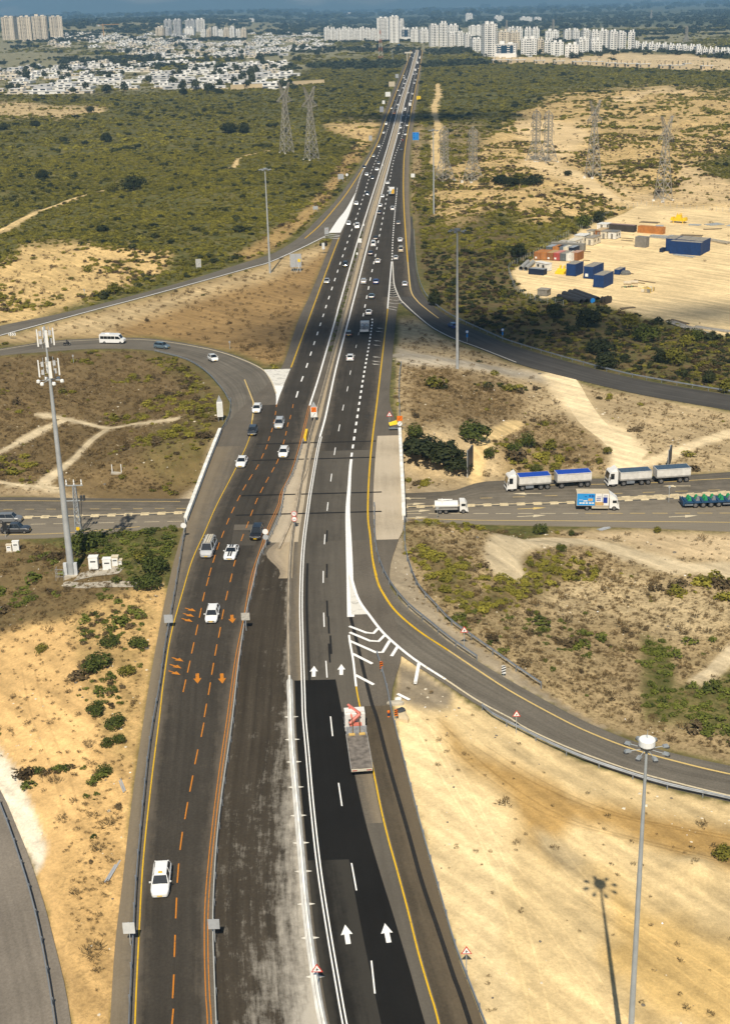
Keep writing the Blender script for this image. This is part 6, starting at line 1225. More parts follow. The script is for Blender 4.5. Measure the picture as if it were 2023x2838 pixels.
for k, (px, py, w, d, h, lab) in enumerate(((1095,1952,2.2,1.0,.5,'broken concrete slab in the rubble by the gore guardrail'),(1103,1940,1.2,.8,.4,'pale rubble chunk above the broken slab'),(1108,1975,1.6,1.4,.6,'dark rubble chunk beside the striped marker'),(1117,1990,2.6,1.6,.5,'sand coloured rubble lump next to the striped marker'))):
    p = gpt(px, py); rr = random.Random(k); mb = MB(); n = 9; ring = [(math.cos(2 * math.pi * i / n) * w / 2 * rr.uniform(.7, 1.1), math.sin(2 * math.pi * i / n) * d / 2 * rr.uniform(.7, 1.1)) for i in range(n)]
    loft(mb, [[(x, y, -.2) for x, y in ring], [(x * .95, y * .95, h * rr.uniform(.5, .8)) for x, y in ring], [(x * .5, y * .5, h * rr.uniform(.8, 1)) for x, y in ring]]); o = mb.build('rubble', [CONCM, CONCW, DGREY, mat('sandstone', (.6, .48, .3))][k], label=lab, cat='rubble'); o.location = p; o.rotation_euler = (0, 0, .6 * k)
def planks(px, py, L, w, rz, lab, n=3, m=None, gap=.16, h=.08):
    g = gpt(px, py); r = empty('beam_stack', tuple(g), rz, label=lab, cat='steel beams')
    for k in range(n): MB().box((k - n / 2) * (w + gap * .3), (k - n / 2) * (w + gap * .3) + w, -L / 2 + .2 * (k % 2), L / 2, .02 + .03 * (k % 2), h + .05 * (k % 3)).build('beam', m or SBACK, r)
planks(340, 2178, 2.9, .16, .35, 'pair of steel rails lying on the sandy slope, upper one', 2); planks(315, 2414, 4.0, .2, -.2, 'pair of steel rails lying on the sandy slope, lower one', 2); planks(1673, 1466, 2.4, .22, -1.0, 'grey boards dumped at the cross road edge', 4)
# ---------------------------------------------------------------- storage yard
YG = lambda px, py: gpt(px, py)
def corrugate(mb, L, w, h, m=0, n=16):
    """box shell with ribbed long sides, base at z=0, long axis y"""
    x0, x1 = -w / 2, w / 2; mb.box(x0 + .03, x1 - .03, -L / 2 + .03, L / 2 - .03, .12, h - .05, m)
    for k in range(n):
        y = -L / 2 + .12 + (L - .3) * k / n; mb.box(x0, x0 + .03, y, y + (L - .3) / n * .55, .15, h - .12, m); mb.box(x1 - .03, x1, y, y + (L - .3) / n * .55, .15, h - .12, m)
    for z0, z1 in ((0, .14), (h - .12, h)):
        for sx in (x0, x1 - .08): mb.box(sx, sx + .08, -L / 2, L / 2, z0, z1, m)
    for sx in (x0, x1 - .12):
        for sy in (-L / 2, L / 2 - .12): mb.box(sx, sx + .12, sy, sy + .12, 0, h, m)
CTM = {}
def cmat(c):
    if c not in CTM:
        rgb = {'navy': (.008, .035, .125), 'rust': (.33, .13, .035), 'orange': (.42, .17, .045), 'brown': (.25, .10, .03), 'red': (.36, .06, .05), 'slate': (.10, .12, .13), 'cream': (.64, .58, .46), 'white': (.68, .67, .63), 'dark': (.05, .045, .04), 'grey': (.2, .19, .17), 'steelblue': (.11, .15, .19), 'blackblue': (.012, .022, .05)}[c]
        CTM[c] = mat('container_' + c, rgb, .6, .18, 1.2, bump=.1)
    return CTM[c]
ROOFD = mat('dusty_roof', (.27, .245, .20), .9, .3, 2)
CD = hd(gpt(1669, 798), gpt(1699, 784))
def container(px, py, L, w, h, c, lab, rz=None, roof=None, doors=True, mark=False, name='shipping_container', cat='container', z=0.0):
    """base centre at the pixel; front (-y) towards the viewer"""
    g = YG(px, py); r = empty(name, (g[0], g[1], g[2] + z), CD if rz is None else rz, label=lab, cat=cat, group='containers in the yard'); r.scale = (1.16,) * 3 if c == 'navy' else (1.05,) * 3; mb = MB(); corrugate(mb, L, w, h, 0, max(6, int(L * 2))); mb.build('container_shell', cmat(c), r)
    MB().box(-w / 2 + .05, w / 2 - .05, -L / 2 + .05, L / 2 - .05, h - .06, h - .01).build('roof', roof or cmat(c), r)
    if doors:
        for s in (-1, 1):
            d = MB().box(*sorted((s * .02, s * (w / 2 - .13))), -L / 2 - .035, -L / 2 + .03, .2, h - .16).build('door', cmat(c), r)
            for k in (.35, .7): MB().tube((s * w / 2 * k, -L / 2 - .06, .2), (s * w / 2 * k, -L / 2 - .06, h - .2), .025, n=5).build('lock_rod', STEEL, d)
    if mark: MB().box(-w * .32, -w * .02, -L / 2 - .075, -L / 2 - .062, h * .18, h * .42).build('painted_mark', SWHITE, r)
    return r
def zpx(Z, x, y): return Z[0] + x / Z[2], Z[1] + y / Z[2]
ZA = (1480, 680, 4.274); ZB = (1580, 590, 3.666); ZC = (1440, 640, 8.12)
container(*zpx(ZA, 478, 345), 5.6, 2.9, 3.5, 'navy', 'navy container beside the yellow bucket', roof=ROOFD, doors=False, mark=False); container(*zpx(ZA, 700, 370), 7.6, 2.9, 3.5, 'navy', 'navy container in the middle of three, white mark at its foot', roof=ROOFD, doors=False, mark=True); container(*zpx(ZA, 815, 475), 7.0, 3.0, 3.5, 'navy', 'navy container nearest the black pipes', roof=ROOFD, doors=False)
row = [('rust', 370, 612), ('orange', 505, 618), ('brown', 650, 625), ('red', 800, 632), ('slate', 930, 640), ('white', 1060, 645)]
for i, (c, x, y) in enumerate(row): container(*zpx(ZC, x + 105, y + 8), 6.1, 2.35 if i != 1 else 2.2, 2.6, c, f'{c if c != "slate" else "dark slate"} container, {["first", "second", "third", "fourth", "fifth", "sixth"][i]} along the front row by the slope', mark=i in (0, 2, 3), roof=[cmat('orange'), cmat('orange'), mat('roof_tan', (.42, .28, .13)), mat('roof_pink', (.50, .21, .17)), ROOFD, cmat('cream')][i])
container(*zpx(ZC, 1290, 640), 5.0, 2.5, 2.7, 'brown', 'brown container at the end of the front row, dusty pink roof', mark=True, roof=mat('roof_dust_pink', (.42, .27, .2)))
for i, (c, x, y, rf) in enumerate((('slate', 720, 470, 'roof_bluegrey'), ('orange', 870, 478, None), ('steelblue', 960, 478, None), ('cream', 1085, 484, None), ('blackblue', 1200, 490, 'roof_bluegrey'))): container(*zpx(ZC, x, y + 20), 5.0, 2.3, 2.5, c, f'{["slate","orange","grey blue","cream","dark blue"][i]} container in the second row behind the rusty ones', doors=False, roof=mat(rf, (.28, .31, .34)) if rf else None)
container(*zpx(ZC, 1080, 430), 12, 2.4, 2.5, 'grey', 'long dusty container lying crosswise behind the second row', rz=hd(zpx and gpt(*zpx(ZC, 880, 420)), gpt(*zpx(ZC, 1260, 440))), doors=False, roof=ROOFD)
RX = lambda Z, a, b: hd(gpt(*zpx(Z, *a)), gpt(*zpx(Z, *b)))
container(*zpx(ZB, 530, 185), 10.2, 2.4, 2.5, 'dark', 'long blackened open-sided container at the back of the yard', rz=RX(ZB, (395, 175), (660, 195)), doors=False, roof=mat('roof_rustblue', (.25, .17, .16), .7, .3)); container(*zpx(ZB, 820, 205), 10.0, 2.4, 2.5, 'orange', 'long orange brown container at the back of the yard', rz=RX(ZB, (690, 195), (950, 215)), doors=False)
container(*zpx(ZB, 725, 345), 4.2, 2.6, 3.6, 'grey', 'grey slatted crate standing alone in mid yard', rz=RX(ZB, (665, 345), (780, 355)), doors=False, name='storage_crate', cat='crate')
bx = RX(ZB, (1035, 420), (1300, 440))
container(*zpx(ZB, 1175, 418), 9.8, 2.6, 3.9, 'navy', 'long navy container in front of the blue cluster', rz=bx, doors=False, roof=ROOFD)
for i, x in enumerate((1050, 1150, 1240, 1330)): container(*zpx(ZB, x, 375 + i * 8), 7.0, 3.0, 4.0, 'navy', f'navy container in the blue cluster, {["leftmost with its end showing", "second from the left", "third from the left", "rightmost and longest side out"][i]}', rz=CD, doors=False, roof=ROOFD)
container(*zpx(ZB, 935, 395), 3.2, 1.2, 1.3, 'blackblue', 'low dark blue bin beside the blue cluster', doors=False, name='steel_bin', cat='bin'); container(*zpx(ZB, 500, 615), 4.6, 1.6, 1.5, 'navy', 'low navy bin beside the grey tarpaulin heap', doors=False, roof=ROOFD, name='steel_bin', cat='bin')
def cabin(px, py, L, w, h, c, lab, rz=None, roof='white'):
    g = YG(px, py); r = empty('site_cabin', tuple(g), CD if rz is None else rz, label=lab, cat='cabin', group='site cabins'); MB().box(-w / 2, w / 2, -L / 2, L / 2, .15, h).build('wall', cmat(c), r); MB().box(-w / 2 - .15, w / 2 + .15, -L / 2 - .15, L / 2 + .15, h, h + .14).build('roof', cmat(roof) if isinstance(roof, str) else roof, r)
    for y in (-L * .25, L * .2): MB().box(w / 2, w / 2 + .03, y - .5, y + .5, 1.1, 2.0).build('window', GLASS, r)
    MB().box(-.45, .45, -L / 2 - .03, -L / 2, .2, 2.1).build('door', cmat('grey'), r); MB().box(-w / 2, w / 2, -L / 2, L / 2, 0, .15).build('skid', cmat('dark'), r)
cabin(*zpx(ZB, 118, 300), 5.5, 4.0, 2.9, 'cream', 'cream cabin with white roof by the scrub edge'); cabin(*zpx(ZB, 232, 315), 7.5, 2.8, 2.7, 'cream', 'long cream cabin with a grey roof facing the yard', roof=ROOFD); cabin(*zpx(ZB, 215, 245), 4.0, 2.6, 2.6, 'cream', 'small pale cabin behind the long cream one', roof=ROOFD)
cabin(*zpx(ZB, 360, 255), 5.0, 2.6, 2.7, 'cream', 'ribbed cream cabin beside the brown roofed one', roof=ROOFD); cabin(*zpx(ZB, 445, 258), 5.0, 3.2, 2.7, 'white', 'white cabin with dark canopy at the end of the cabin row', roof=mat('canopy_dark', (.16, .16, .15))); cabin(*zpx(ZB, 318, 235), 7.0, 2.6, 2.6, 'brown', 'brown cabin with a tan roof behind the ribbed one', roof=mat('roof_tan2', (.5, .36, .2)))
cabin(*zpx(ZB, 340, 165), 5.0, 4.0, 2.2, 'white', 'flat white roofed cabin highest up the fence'); cabin(*zpx(ZC, 1240, 350), 7.0, 3.2, 2.6, 'white', 'white cabin with cream overhanging roof behind the containers', roof='cream'); cabin(*zpx(ZC, 985, 345), 3.5, 2.6, 1.9, 'cream', 'low cream hut with ridged roof at the slope edge', roof=mat('roof_ridge', (.40, .37, .32)))
cabin(*zpx(ZC, 530, 880), 5.6, 2.4, 2.5, 'white', 'white cabin behind the dark blue open bin', rz=RX(ZC, (340, 850), (690, 920)) ); container(*zpx(ZC, 400, 975), 5.4, 2.4, 1.9, 'blackblue', 'dark blue open bin with grey roof at the yard corner', rz=RX(ZC, (200, 970), (520, 1000)), doors=False, roof=mat('roof_slate', (.26, .28, .30)))
# rolled membranes, pipes, drums, machines
def roll(p, q, rad, m, lab, name, cap=None, inner=True):
    a, b = gpt(*p), gpt(*q); r = empty(name, tuple((a + b) / 2), label=lab, cat='pipe', group='black pipes in the yard'); d = Vector(b - a) / 2; d.z = 0; up = Vector((0, 0, rad))
    mb = MB(); n = 16; u = d.normalized(); s = Vector((-u.y, u.x, 0)); z = Vector((0, 0, 1)); V = []; 
    for c in (-d, d):
        for k in (1.0, .88):
            for i in range(n): t = 2 * math.pi * i / n; V.append(tuple(c + up + s * (rad * k * math.cos(t)) + z * (rad * k * math.sin(t))))
    F = []
    for i in range(n):
        j = (i + 1) % n; F += [(i, j, 2 * n + j, 2 * n + i), (n + i, 3 * n + i, 3 * n + j, n + j), (i, n + i, n + j, j), (2 * n + i, 2 * n + j, 3 * n + j, 3 * n + i)]
    mb.add(V, F); mb.build('pipe_shell', m, r)
    if cap: MB().tube(tuple(d + up - u * .1), tuple(d + up + u * .02), rad * .9, n=16).build('end_cap', cap, r)
BLKP = mat('pipe_black', (.028, .028, .03), .55, .2, 2)
for i, (p, q) in enumerate((((285, 640), (555, 705)), ((350, 610), (620, 695)), ((420, 590), (690, 685)), ((475, 578), (750, 676)))): roll(zpx(ZA, *p), zpx(ZA, *q), .88, BLKP, ['black pipe nearest the fence of the yard', 'second black pipe from the yard fence', 'black pipe with a bright blue end cap', 'black pipe farthest from the yard fence'][i], 'plastic_pipe', SBLUE if i == 2 else None)
for i, (p, q) in enumerate((((20, 890), (180, 740)), ((130, 900), (300, 745)))): roll(zpx(ZC, *p), zpx(ZC, *q), .75, mat('membrane_grey', (.30, .30, .28), .8, .2, 2), f'grey rolled mesh at the yard corner, {["outer", "inner"][i]} roll', 'mesh_roll')
for i, (x, y) in enumerate(((815, 690), (848, 690), (878, 682))):
    g = YG(*zpx(ZA, x, y)); r = empty('cable_drum', (g[0], g[1], g[2] + 1.1), CD + 1.3, label=f'dark cable drum beside the black pipes, {["first", "middle", "last"][i]} of three', cat='cable drum', group='cable drums')
    for yy in (-.45, .45): MB().tube((0, yy - .06, 0), (0, yy + .06, 0), 1.1, n=18).build('flange', mat('drum_wood', (.06, .05, .04), .8, .3, 4), r)
    MB().tube((0, -.4, 0), (0, .4, 0), .8, n=14).build('cable_winding', BLKP, r)
def machine(px, py, s, lab, kind):
    g = YG(px, py); r = empty('machine_part', tuple(g), CD, label=lab, cat='machine'); 
    if kind == 'bucket':
        MB().prism([(-1.2, 0), (1.0, 0), (1.3, .8), (.9, 1.6), (.4, 1.0), (-1.0, .7)], -1.6, 1.6).build('bucket', YEL, r)
        for x in (-.9, .5): MB().prism([(.6, .9), (1.2, .8), (1.5, 2.6), (1.0, 2.4)], x, x + .5).build('bracket', YEL, r)
        for k in range(5): MB().box(-1.5 + .7 * k, -1.3 + .7 * k, -1.5, -1.1, 0, .25).build('tooth', YEL, r)
    else:
        MB().box(-2.6, 2.6, -1.0, 1.0, .8, 1.8).build('frame', YEL, r); MB().box(-1.2, 1.2, -.9, .9, 1.8, 3.2, taper=(.3, .3, .2, .2)).build('housing', YEL, r)
        for x in (-3.2, 1.9): MB().box(x, x + 1.3, -1.4, 1.4, 1.0, 2.2, taper=(.2, .2, .2, .2)).build('arm', YEL, r)
        for x in (-2.0, 2.0):
            for y in (-1.2, 1.2): MB().tube((x, y, 0), (x, y, 1.2), .18).build('leg', YEL, r)
        for x in (-.8, .2, .8): MB().tube((x, 0, 3.2), (x + .2, 0, 3.9), .16).build('cylinder', YEL, r)
machine(*zpx(ZA, 312, 335), 1, 'yellow loader bucket lying among the containers', 'bucket'); machine(*zpx(ZB, 1100, 100), 1, 'bright yellow machine on legs at the back of the yard', 'frame')
for i, (x, y) in enumerate(((1070, 500), (1150, 492))):
    g = YG(*zpx(ZA, x, y)); r = empty('gas_tank', tuple(g), CD + math.pi / 2 + .3, label=f'cream tank with a green end, {["left", "right"][i]} one of the pair in the yard', cat='tank', group='green ended tanks'); MB().tube((0, -1.0, .75), (0, 1.4, .75), .62, n=14).build('tank_shell', mat('tank_cream', (.5, .42, .3), .6, .2), r); MB().lathe([(.62, 0), (.55, .12), (.2, .2)], n=14).build('end_cap', mat('cap_green', (.03, .26, .12)), r).rotation_euler = (math.pi / 2, 0, 0); r.children[-1].location = (0, -1.0, .75)
    for y_ in (-.5, .9): MB().box(-.6, .6, y_ - .1, y_ + .1, 0, .35).build('saddle', cmat('dark'), r)
g = YG(*zpx(ZA, 1345, 545)); r = empty('crate_stack', tuple(g), CD, label='stack of crated goods strapped with yellow bands in the yard', cat='crates')
for k in range(3):
    for j in range(3): MB().box(-1.4 + j * .95, -.5 + j * .95, -2.2 + k * 1.5, -.8 + k * 1.5, .1, 1.1 + .15 * ((k + j) % 2)).build('crate', [cmat('cream'), mat('goods_tan', (.42, .34, .2)), cmat('grey')][(k + j) % 3], r)
for k in range(2): MB().box(-1.45, 1.5, -1.6 + 2 * k, -1.5 + 2 * k, 0, 1.32).build('strap', YEL, r)
cabin(*zpx(ZA, 115, 590), 3.0, 3.2, 1.9, 'grey', 'grey weathered shed by the black pipes', roof=ROOFD)
g = YG(*zpx(ZB, 560, 625)); mb = MB(); loft(mb, [[(1.8 * math.cos(t) * k, 1.3 * math.sin(t) * k, z + .12 * math.sin(3 * t)) for t in np.linspace(0, 2 * math.pi, 11)[:-1]] for k, z in ((1, -.1), (.95, .6), (.7, 1.1), (.3, 1.3))]); mb.build('tarpaulin_heap', mat('tarp_grey', (.13, .13, .12), .8, .3, 3), label='grey tarpaulin heap next to the low navy bin', cat='tarpaulin').location = g
STL = mat('stacked_steel', (.34, .36, .36), .55, .25, 2); WOODB = mat('old_timber', (.17, .13, .08), .9, .3, 3)
def pile(Z, a, b, n, w, lab, m=STL, name='beam_stack', cat='steel beams', lay=1):
    p, q = gpt(*zpx(Z, *a)), gpt(*zpx(Z, *b)); L = float(np.linalg.norm((q - p)[:2])); r = empty(name, tuple((p + q) / 2), hd(p, q), label=lab, cat=cat, group=cat + ' in the yard'); rr = random.Random(int(a[0] * 7 + a[1]))
    for l in range(lay):
        for k in range(n):
            x = (k - n / 2) * w; o = MB().box(x, x + w * .7, -L / 2 * rr.uniform(.8, 1), L / 2 * rr.uniform(.8, 1), .05 + l * .3, .28 + l * .3).build('beam', m, r); o.rotation_euler = (0, 0, rr.uniform(-.03, .03))
pile(ZB, (810, 245), (1000, 262), 5, .5, 'silver beams stacked beside the orange container', lay=3); pile(ZB, (1000, 240), (1110, 250), 4, .5, 'short silver beams next to the stacked ones', lay=2); pile(ZB, (1045, 425), (1270, 455), 4, .45, 'pale beams lying before the blue cluster', lay=1); pile(ZB, (865, 135), (950, 135), 4, .7, 'grey sheets behind the orange container'); pile(ZB, (1190, 122), (1325, 128), 4, .7, 'grey steel sheets near the yellow machine'); pile(ZB, (1385, 128), (1535, 112), 5, .9, 'pale green grey sheets at the back of the yard'); pile(ZB, (1590, 130), (1700, 138), 4, .8, 'grey sheets at the edge of the picture')
pile(ZB, (1340, 172), (1545, 165), 3, .4, 'long thin grey beams on the sand', WOODB); pile(ZB, (705, 95), (900, 105), 5, .6, 'dark planks behind the blackened container', WOODB); pile(ZB, (1115, 228), (1350, 238), 5, .5, 'dark timber scattered behind the blue cluster', WOODB); pile(ZB, (1370, 272), (1620, 320), 5, .7, 'pale bundled timber at the right of the blue cluster', mat('pale_timber', (.42, .36, .26), .8, .3), lay=2)
pile(ZA, (1130, 437), (1320, 458), 1, .3, 'single long dark pole beside the green ended tanks', WOODB); pile(ZA, (1170, 412), (1440, 450), 1, .3, 'longer dark pole behind the tanks', WOODB); pile(ZA, (1010, 765), (1200, 735), 4, .5, 'dark boards on the sand below the cable drums', WOODB)
ZD = (1323, 880, 2.32); pile(ZD, (1230, 30), (1490, 115), 5, .6, 'long grey beams stacked beside the slope scrub', mat('grey_timber', (.34, .31, .26), .8, .3)); pile(ZD, (1380, 60), (1624, 95), 4, .6, 'grey beams at the yard rim near the picture edge', mat('grey_timber2', (.36, .33, .28), .8, .3)); pile(ZD, (1230, 15), (1350, 45), 3, .5, 'short grey beams above the long stack', WOODB)
for i, (a, b) in enumerate((((500, 258), (640, 268)), ((510, 280), (635, 288)), ((125, 485), (200, 488)), ((60, 358), (158, 362)), ((130, 395), (210, 400)), ((600, 620), (645, 624)))): pile(ZB, a, b, 1, .25, f'thin dark timber lying on the sand {["beside the white cabin", "below the white cabin", "next to the brown container", "before the overhanging roof cabin", "behind the brown container", "by the tarpaulin heap"][i]}', WOODB, 'timber', 'timber')
# yard fence
def fence(pts, lab, gap=3.0, hgt=2.0):
    P = resample(on_ground(smooth(pts, 4)), gap); c = P[len(P) // 2].copy(); r = empty('fence', tuple(c), label=lab, cat='fence'); pm = MB().tube((0, 0, -.4), (0, 0, hgt), .05, n=5).me('post', GALV)
    for q in P: ob(pm, r, tuple(q - c), 'post')
    w = MB()
    for a, b in zip(P[:-1], P[1:]):
        for z in (.3, .8, 1.3, 1.9): w.tube(tuple(a - c + (0, 0, z)), tuple(b - c + (0, 0, z)), .018, n=3, caps=False)
    w.build('wire', GALV, r)['kind'] = 'stuff'
fence([(1408,752),(1425,800),(1450,822),(1500,838),(1560,850)], 'wire fence at the lower corner of the yard'); fence([(1412,742),(1480,708),(1560,660),(1640,620),(1700,590),(1765,572)], 'wire fence along the scrub side of the yard'); fence([(1775,568),(1850,575),(1920,580),(2023,588),(2100,596)], 'wire fence along the back track of the yard')
# ---------------------------------------------------------------- tracks
def track(pts, w, col, lab):
    a = resample(on_ground(smooth(pts, 5)), 1.6 if pts[0][1] > 800 else 4); d = np.gradient(a[:, :2], axis=0); nrm = np.stack([-d[:, 1], d[:, 0]], 1); nrm /= np.linalg.norm(nrm, axis=1)[:, None] + 1e-9
    A = np.stack([np.concatenate([a[:, :2] + nrm * (w * .3 * t), a[:, 2:]], 1) for t in (-1, -.4, .4, 1)], 1); A[..., 2] = ground(A[..., 0], A[..., 1]) + .04
    o = grid_obj('dirt_track', A, GROUND.data.materials[0], None); n_ = len(o.data.vertices)
    for nm, c in (('soil', (*col, 1)), ('cover', (0, .02, 0, 1))): at = o.data.attributes.new(nm, 'FLOAT_COLOR', 'POINT'); at.data.foreach_set('color', np.tile(c, n_).astype(np.float32))
    o['kind'] = 'structure'; o['label'] = lab
    for q in resample(a, max(1.5, w * .5)): KEEP.append((q[0], q[1], w * .5))
KEEP = []    # (x, y, r) footprints to keep clear
for t_ in TRACKS: track(*t_)
# faint wheel ruts across the sand lot
for k, pts in enumerate(([(1150,2010),(1250,2200),(1400,2420),(1560,2640),(1700,2850)], [(1170,1990),(1330,2140),(1520,2260),(1760,2330),(2040,2400)], [(1200,2060),(1330,2330),(1420,2600),(1480,2860)], [(1300,2060),(1480,2170),(1700,2260),(2040,2330)], [(1560,2500),(1700,2560),(1850,2640),(2040,2760)], [(60,1850),(90,1990),(150,2150),(190,2300)], [(1480,2300),(1620,2480),(1820,2640),(2040,2820)])):
    for off_ in (0, 1.7):
        a = resample(on_ground(smooth(pts, 5)), 1.2); a[:, 0] += off_; d = np.gradient(a[:, :2], axis=0); nrm = np.stack([-d[:, 1], d[:, 0]], 1); nrm /= np.linalg.norm(nrm, axis=1)[:, None] + 1e-9
        A = np.stack([np.concatenate([a[:, :2] + nrm * (.13 * t), a[:, 2:]], 1) for t in (-1, 1)], 1); A[..., 2] = ground(A[..., 0], A[..., 1]) + .025; o = grid_obj('wheel_rut', A, GROUND.data.materials[0], GROUND); n_ = len(o.data.vertices)
        cc_ = cover(a[:, 0], a[:, 1]); cc_ = np.repeat(np.concatenate([cc_[:, :3] * (.84 if k % 2 else 1.1), np.ones((len(a), 1))], 1), 2, 0)
        at = o.data.attributes.new('soil', 'FLOAT_COLOR', 'POINT'); at.data.foreach_set('color', cc_.ravel().astype(np.float32)); at = o.data.attributes.new('cover', 'FLOAT_COLOR', 'POINT'); at.data.foreach_set('color', np.tile((0, .0, 0, 1), n_).astype(np.float32))
# ---------------------------------------------------------------- leaves
def leaf_mat(name, dark, light, rough=.75):
    m = bpy.data.materials.new(name); m.use_nodes = True; nt = m.node_tree; N = nt.nodes; L = nt.links; b = N['Principled BSDF']; b.inputs['Roughness'].default_value = rough; b.inputs['Specular IOR Level'].default_value = .15
    a1 = N.new('ShaderNodeAttribute'); a1.attribute_type = 'INSTANCER'; a1.attribute_name = 'tint'; a2 = N.new('ShaderNodeAttribute'); a2.attribute_name = 'leaf'; oi = N.new('ShaderNodeObjectInfo')
    ad = N.new('ShaderNodeMath'); ad.operation = 'ADD'; L.new(a1.outputs['Fac'], ad.inputs[0])
    ml = N.new('ShaderNodeMath'); ml.operation = 'MULTIPLY'; ml.inputs[1].default_value = .5; L.new(a2.outputs['Fac'], ml.inputs[0]); L.new(ml.outputs[0], ad.inputs[1])
    ge = N.new('ShaderNodeNewGeometry'); nz = N.new('ShaderNodeTexNoise'); nz.inputs['Scale'].default_value = .06; nz.inputs['Detail'].default_value = 3; L.new(ge.outputs['Position'], nz.inputs['Vector'])
    mr = N.new('ShaderNodeMapRange'); L.new(nz.outputs[0], mr.inputs[0]); mr.inputs[1].default_value = .3; mr.inputs[2].default_value = .7; mr.inputs[3].default_value = -.25; mr.inputs[4].default_value = .25
    a3 = N.new('ShaderNodeMath'); a3.operation = 'ADD'; L.new(ad.outputs[0], a3.inputs[0]); L.new(mr.outputs[0], a3.inputs[1])
    mx = N.new('ShaderNodeMix'); mx.data_type = 'RGBA'; L.new(a3.outputs[0], mx.inputs[0]); mx.inputs[6].default_value = (*dark, 1); mx.inputs[7].default_value = (*light, 1); L.new(mx.outputs[2], b.inputs['Base Color'])
    return m
LEAF = leaf_mat('scrub_leaf', (.068, .068, .011), (.265, .232, .034)); LEAFB = leaf_mat('bush_leaf', (.034, .046, .010), (.140, .155, .026)); LEAFD = leaf_mat('dark_leaf', (.015, .021, .008), (.062, .068, .022)); DRYL = leaf_mat('dry_stalk', (.065, .045, .02), (.22, .15, .065)); FARL = leaf_mat('far_tree_leaf', (.026, .034, .016), (.08, .088, .04)); BARK = mat('bark', (.12, .085, .055), .9, .3, 6)
def crown_me(name, m, n, seed, flat=.62, leaf=.17, lobes=5, spiky=0.0):
    """crown of unit radius made of small leaf clumps on several lobes, base at z=0"""
    r = random.Random(seed); V = []; F = []; T = []; LB = [(0, 0, .55, .62)] + [(r.uniform(-.55, .55), r.uniform(-.55, .55), r.uniform(.3, .75), r.uniform(.3, .48)) for _ in range(lobes)]
    for i in range(n):
        cx, cy, cz, R = LB[r.randrange(len(LB))] if i % 3 else LB[0]; u = r.uniform(-.55, 1); a = r.uniform(0, 6.283); s = math.sqrt(1 - u * u); k = R * r.uniform(.72, 1.08); nx, ny, nz = s * math.cos(a), s * math.sin(a), u
        p = Vector((cx + nx * k, cy + ny * k, max(.02, (cz + nz * k) * 1.0))); nrm = Vector((nx + r.uniform(-.6, .6), ny + r.uniform(-.6, .6), nz + r.uniform(-.2, .9))).normalized()
        t = nrm.orthogonal().normalized(); t.rotate(Matrix.Rotation(r.uniform(0, 6.28), 3, nrm)); w = nrm.cross(t); sz = leaf * r.uniform(.6, 1.35); sw = sz * r.uniform(.5, .9); b = len(V)
        if spiky: t = (t * .4 + Vector((nx, ny, .9 + nz)) * spiky).normalized(); w = t.cross(nrm).normalized(); sz *= 1.6; sw *= .3
        bend = nrm * sz * .35
        V += [tuple(p - t * sz - w * sw * .4), tuple(p + w * sw - bend * .3), tuple(p + t * sz - bend), tuple(p - w * sw - bend * .3)]; F.append((b, b + 1, b + 2, b + 3)); T += [r.random()] * 4
    V = [(x, y, z * flat) for x, y, z in V]; me = bpy.data.meshes.new(name); me.from_pydata(V, [], F); me.materials.append(m); at = me.attributes.new('leaf', 'FLOAT', 'POINT'); at.data.foreach_set('value', np.array(T, np.float32)); me.update(); return me
def proto(me): return bpy.data.objects.new(me.name, me)
def scatter(name, pts, scl, rot, tint, idx, protos, label):
    me = bpy.data.meshes.new(name); me.vertices.add(len(pts)); me.vertices.foreach_set('co', np.asarray(pts, np.float32).ravel())
    for nm, ty, arr in (('scl', 'FLOAT_VECTOR', scl), ('rot', 'FLOAT_VECTOR', rot), ('tint', 'FLOAT', tint), ('pick', 'INT', idx)):
        at = me.attributes.new(nm, ty, 'POINT'); at.data.foreach_set('vector' if ty == 'FLOAT_VECTOR' else 'value', np.asarray(arr, np.int32 if ty == 'INT' else np.float32).ravel())
    o = link(bpy.data.objects.new(name, me), kind='stuff', label=label); ng = bpy.data.node_groups.new(name, 'GeometryNodeTree'); N = ng.nodes; L = ng.links
    ng.interface.new_socket('Geometry', in_out='INPUT', socket_type='NodeSocketGeometry'); ng.interface.new_socket('Geometry', in_out='OUTPUT', socket_type='NodeSocketGeometry')
    gi = N.new('NodeGroupInput'); go = N.new('NodeGroupOutput'); ip = N.new('GeometryNodeInstanceOnPoints'); gj = N.new('GeometryNodeJoinGeometry'); L.new(gi.outputs[0], ip.inputs['Points'])
    for p in reversed(protos): oi = N.new('GeometryNodeObjectInfo'); oi.inputs['Object'].default_value = p; oi.inputs['As Instance'].default_value = True; L.new(oi.outputs['Geometry'], gj.inputs[0])
    L.new(gj.outputs[0], ip.inputs['Instance']); ip.inputs['Pick Instance'].default_value = True
    def na(nm, ty): n = N.new('GeometryNodeInputNamedAttribute'); n.data_type = ty; n.inputs[0].default_value = nm; return n.outputs[0]
    L.new(na('pick', 'INT'), ip.inputs['Instance Index']); L.new(na('rot', 'FLOAT_VECTOR'), ip.inputs['Rotation']); L.new(na('scl', 'FLOAT_VECTOR'), ip.inputs['Scale']); L.new(ip.outputs[0], go.inputs[0])
    md = o.modifiers.new('scatter', 'NODES'); md.node_group = ng; return o
GP = [proto(crown_me('scrub_clump', LEAF, 150, s, .60, .15)) for s in (1, 2, 3, 4)]; FP = [proto(crown_me('far_clump', LEAF, 60, s, .55, .26)) for s in (5, 6, 7)]; TP = [proto(crown_me('far_tree', FARL, 70, s, .8, .26)) for s in (8, 9, 10)]
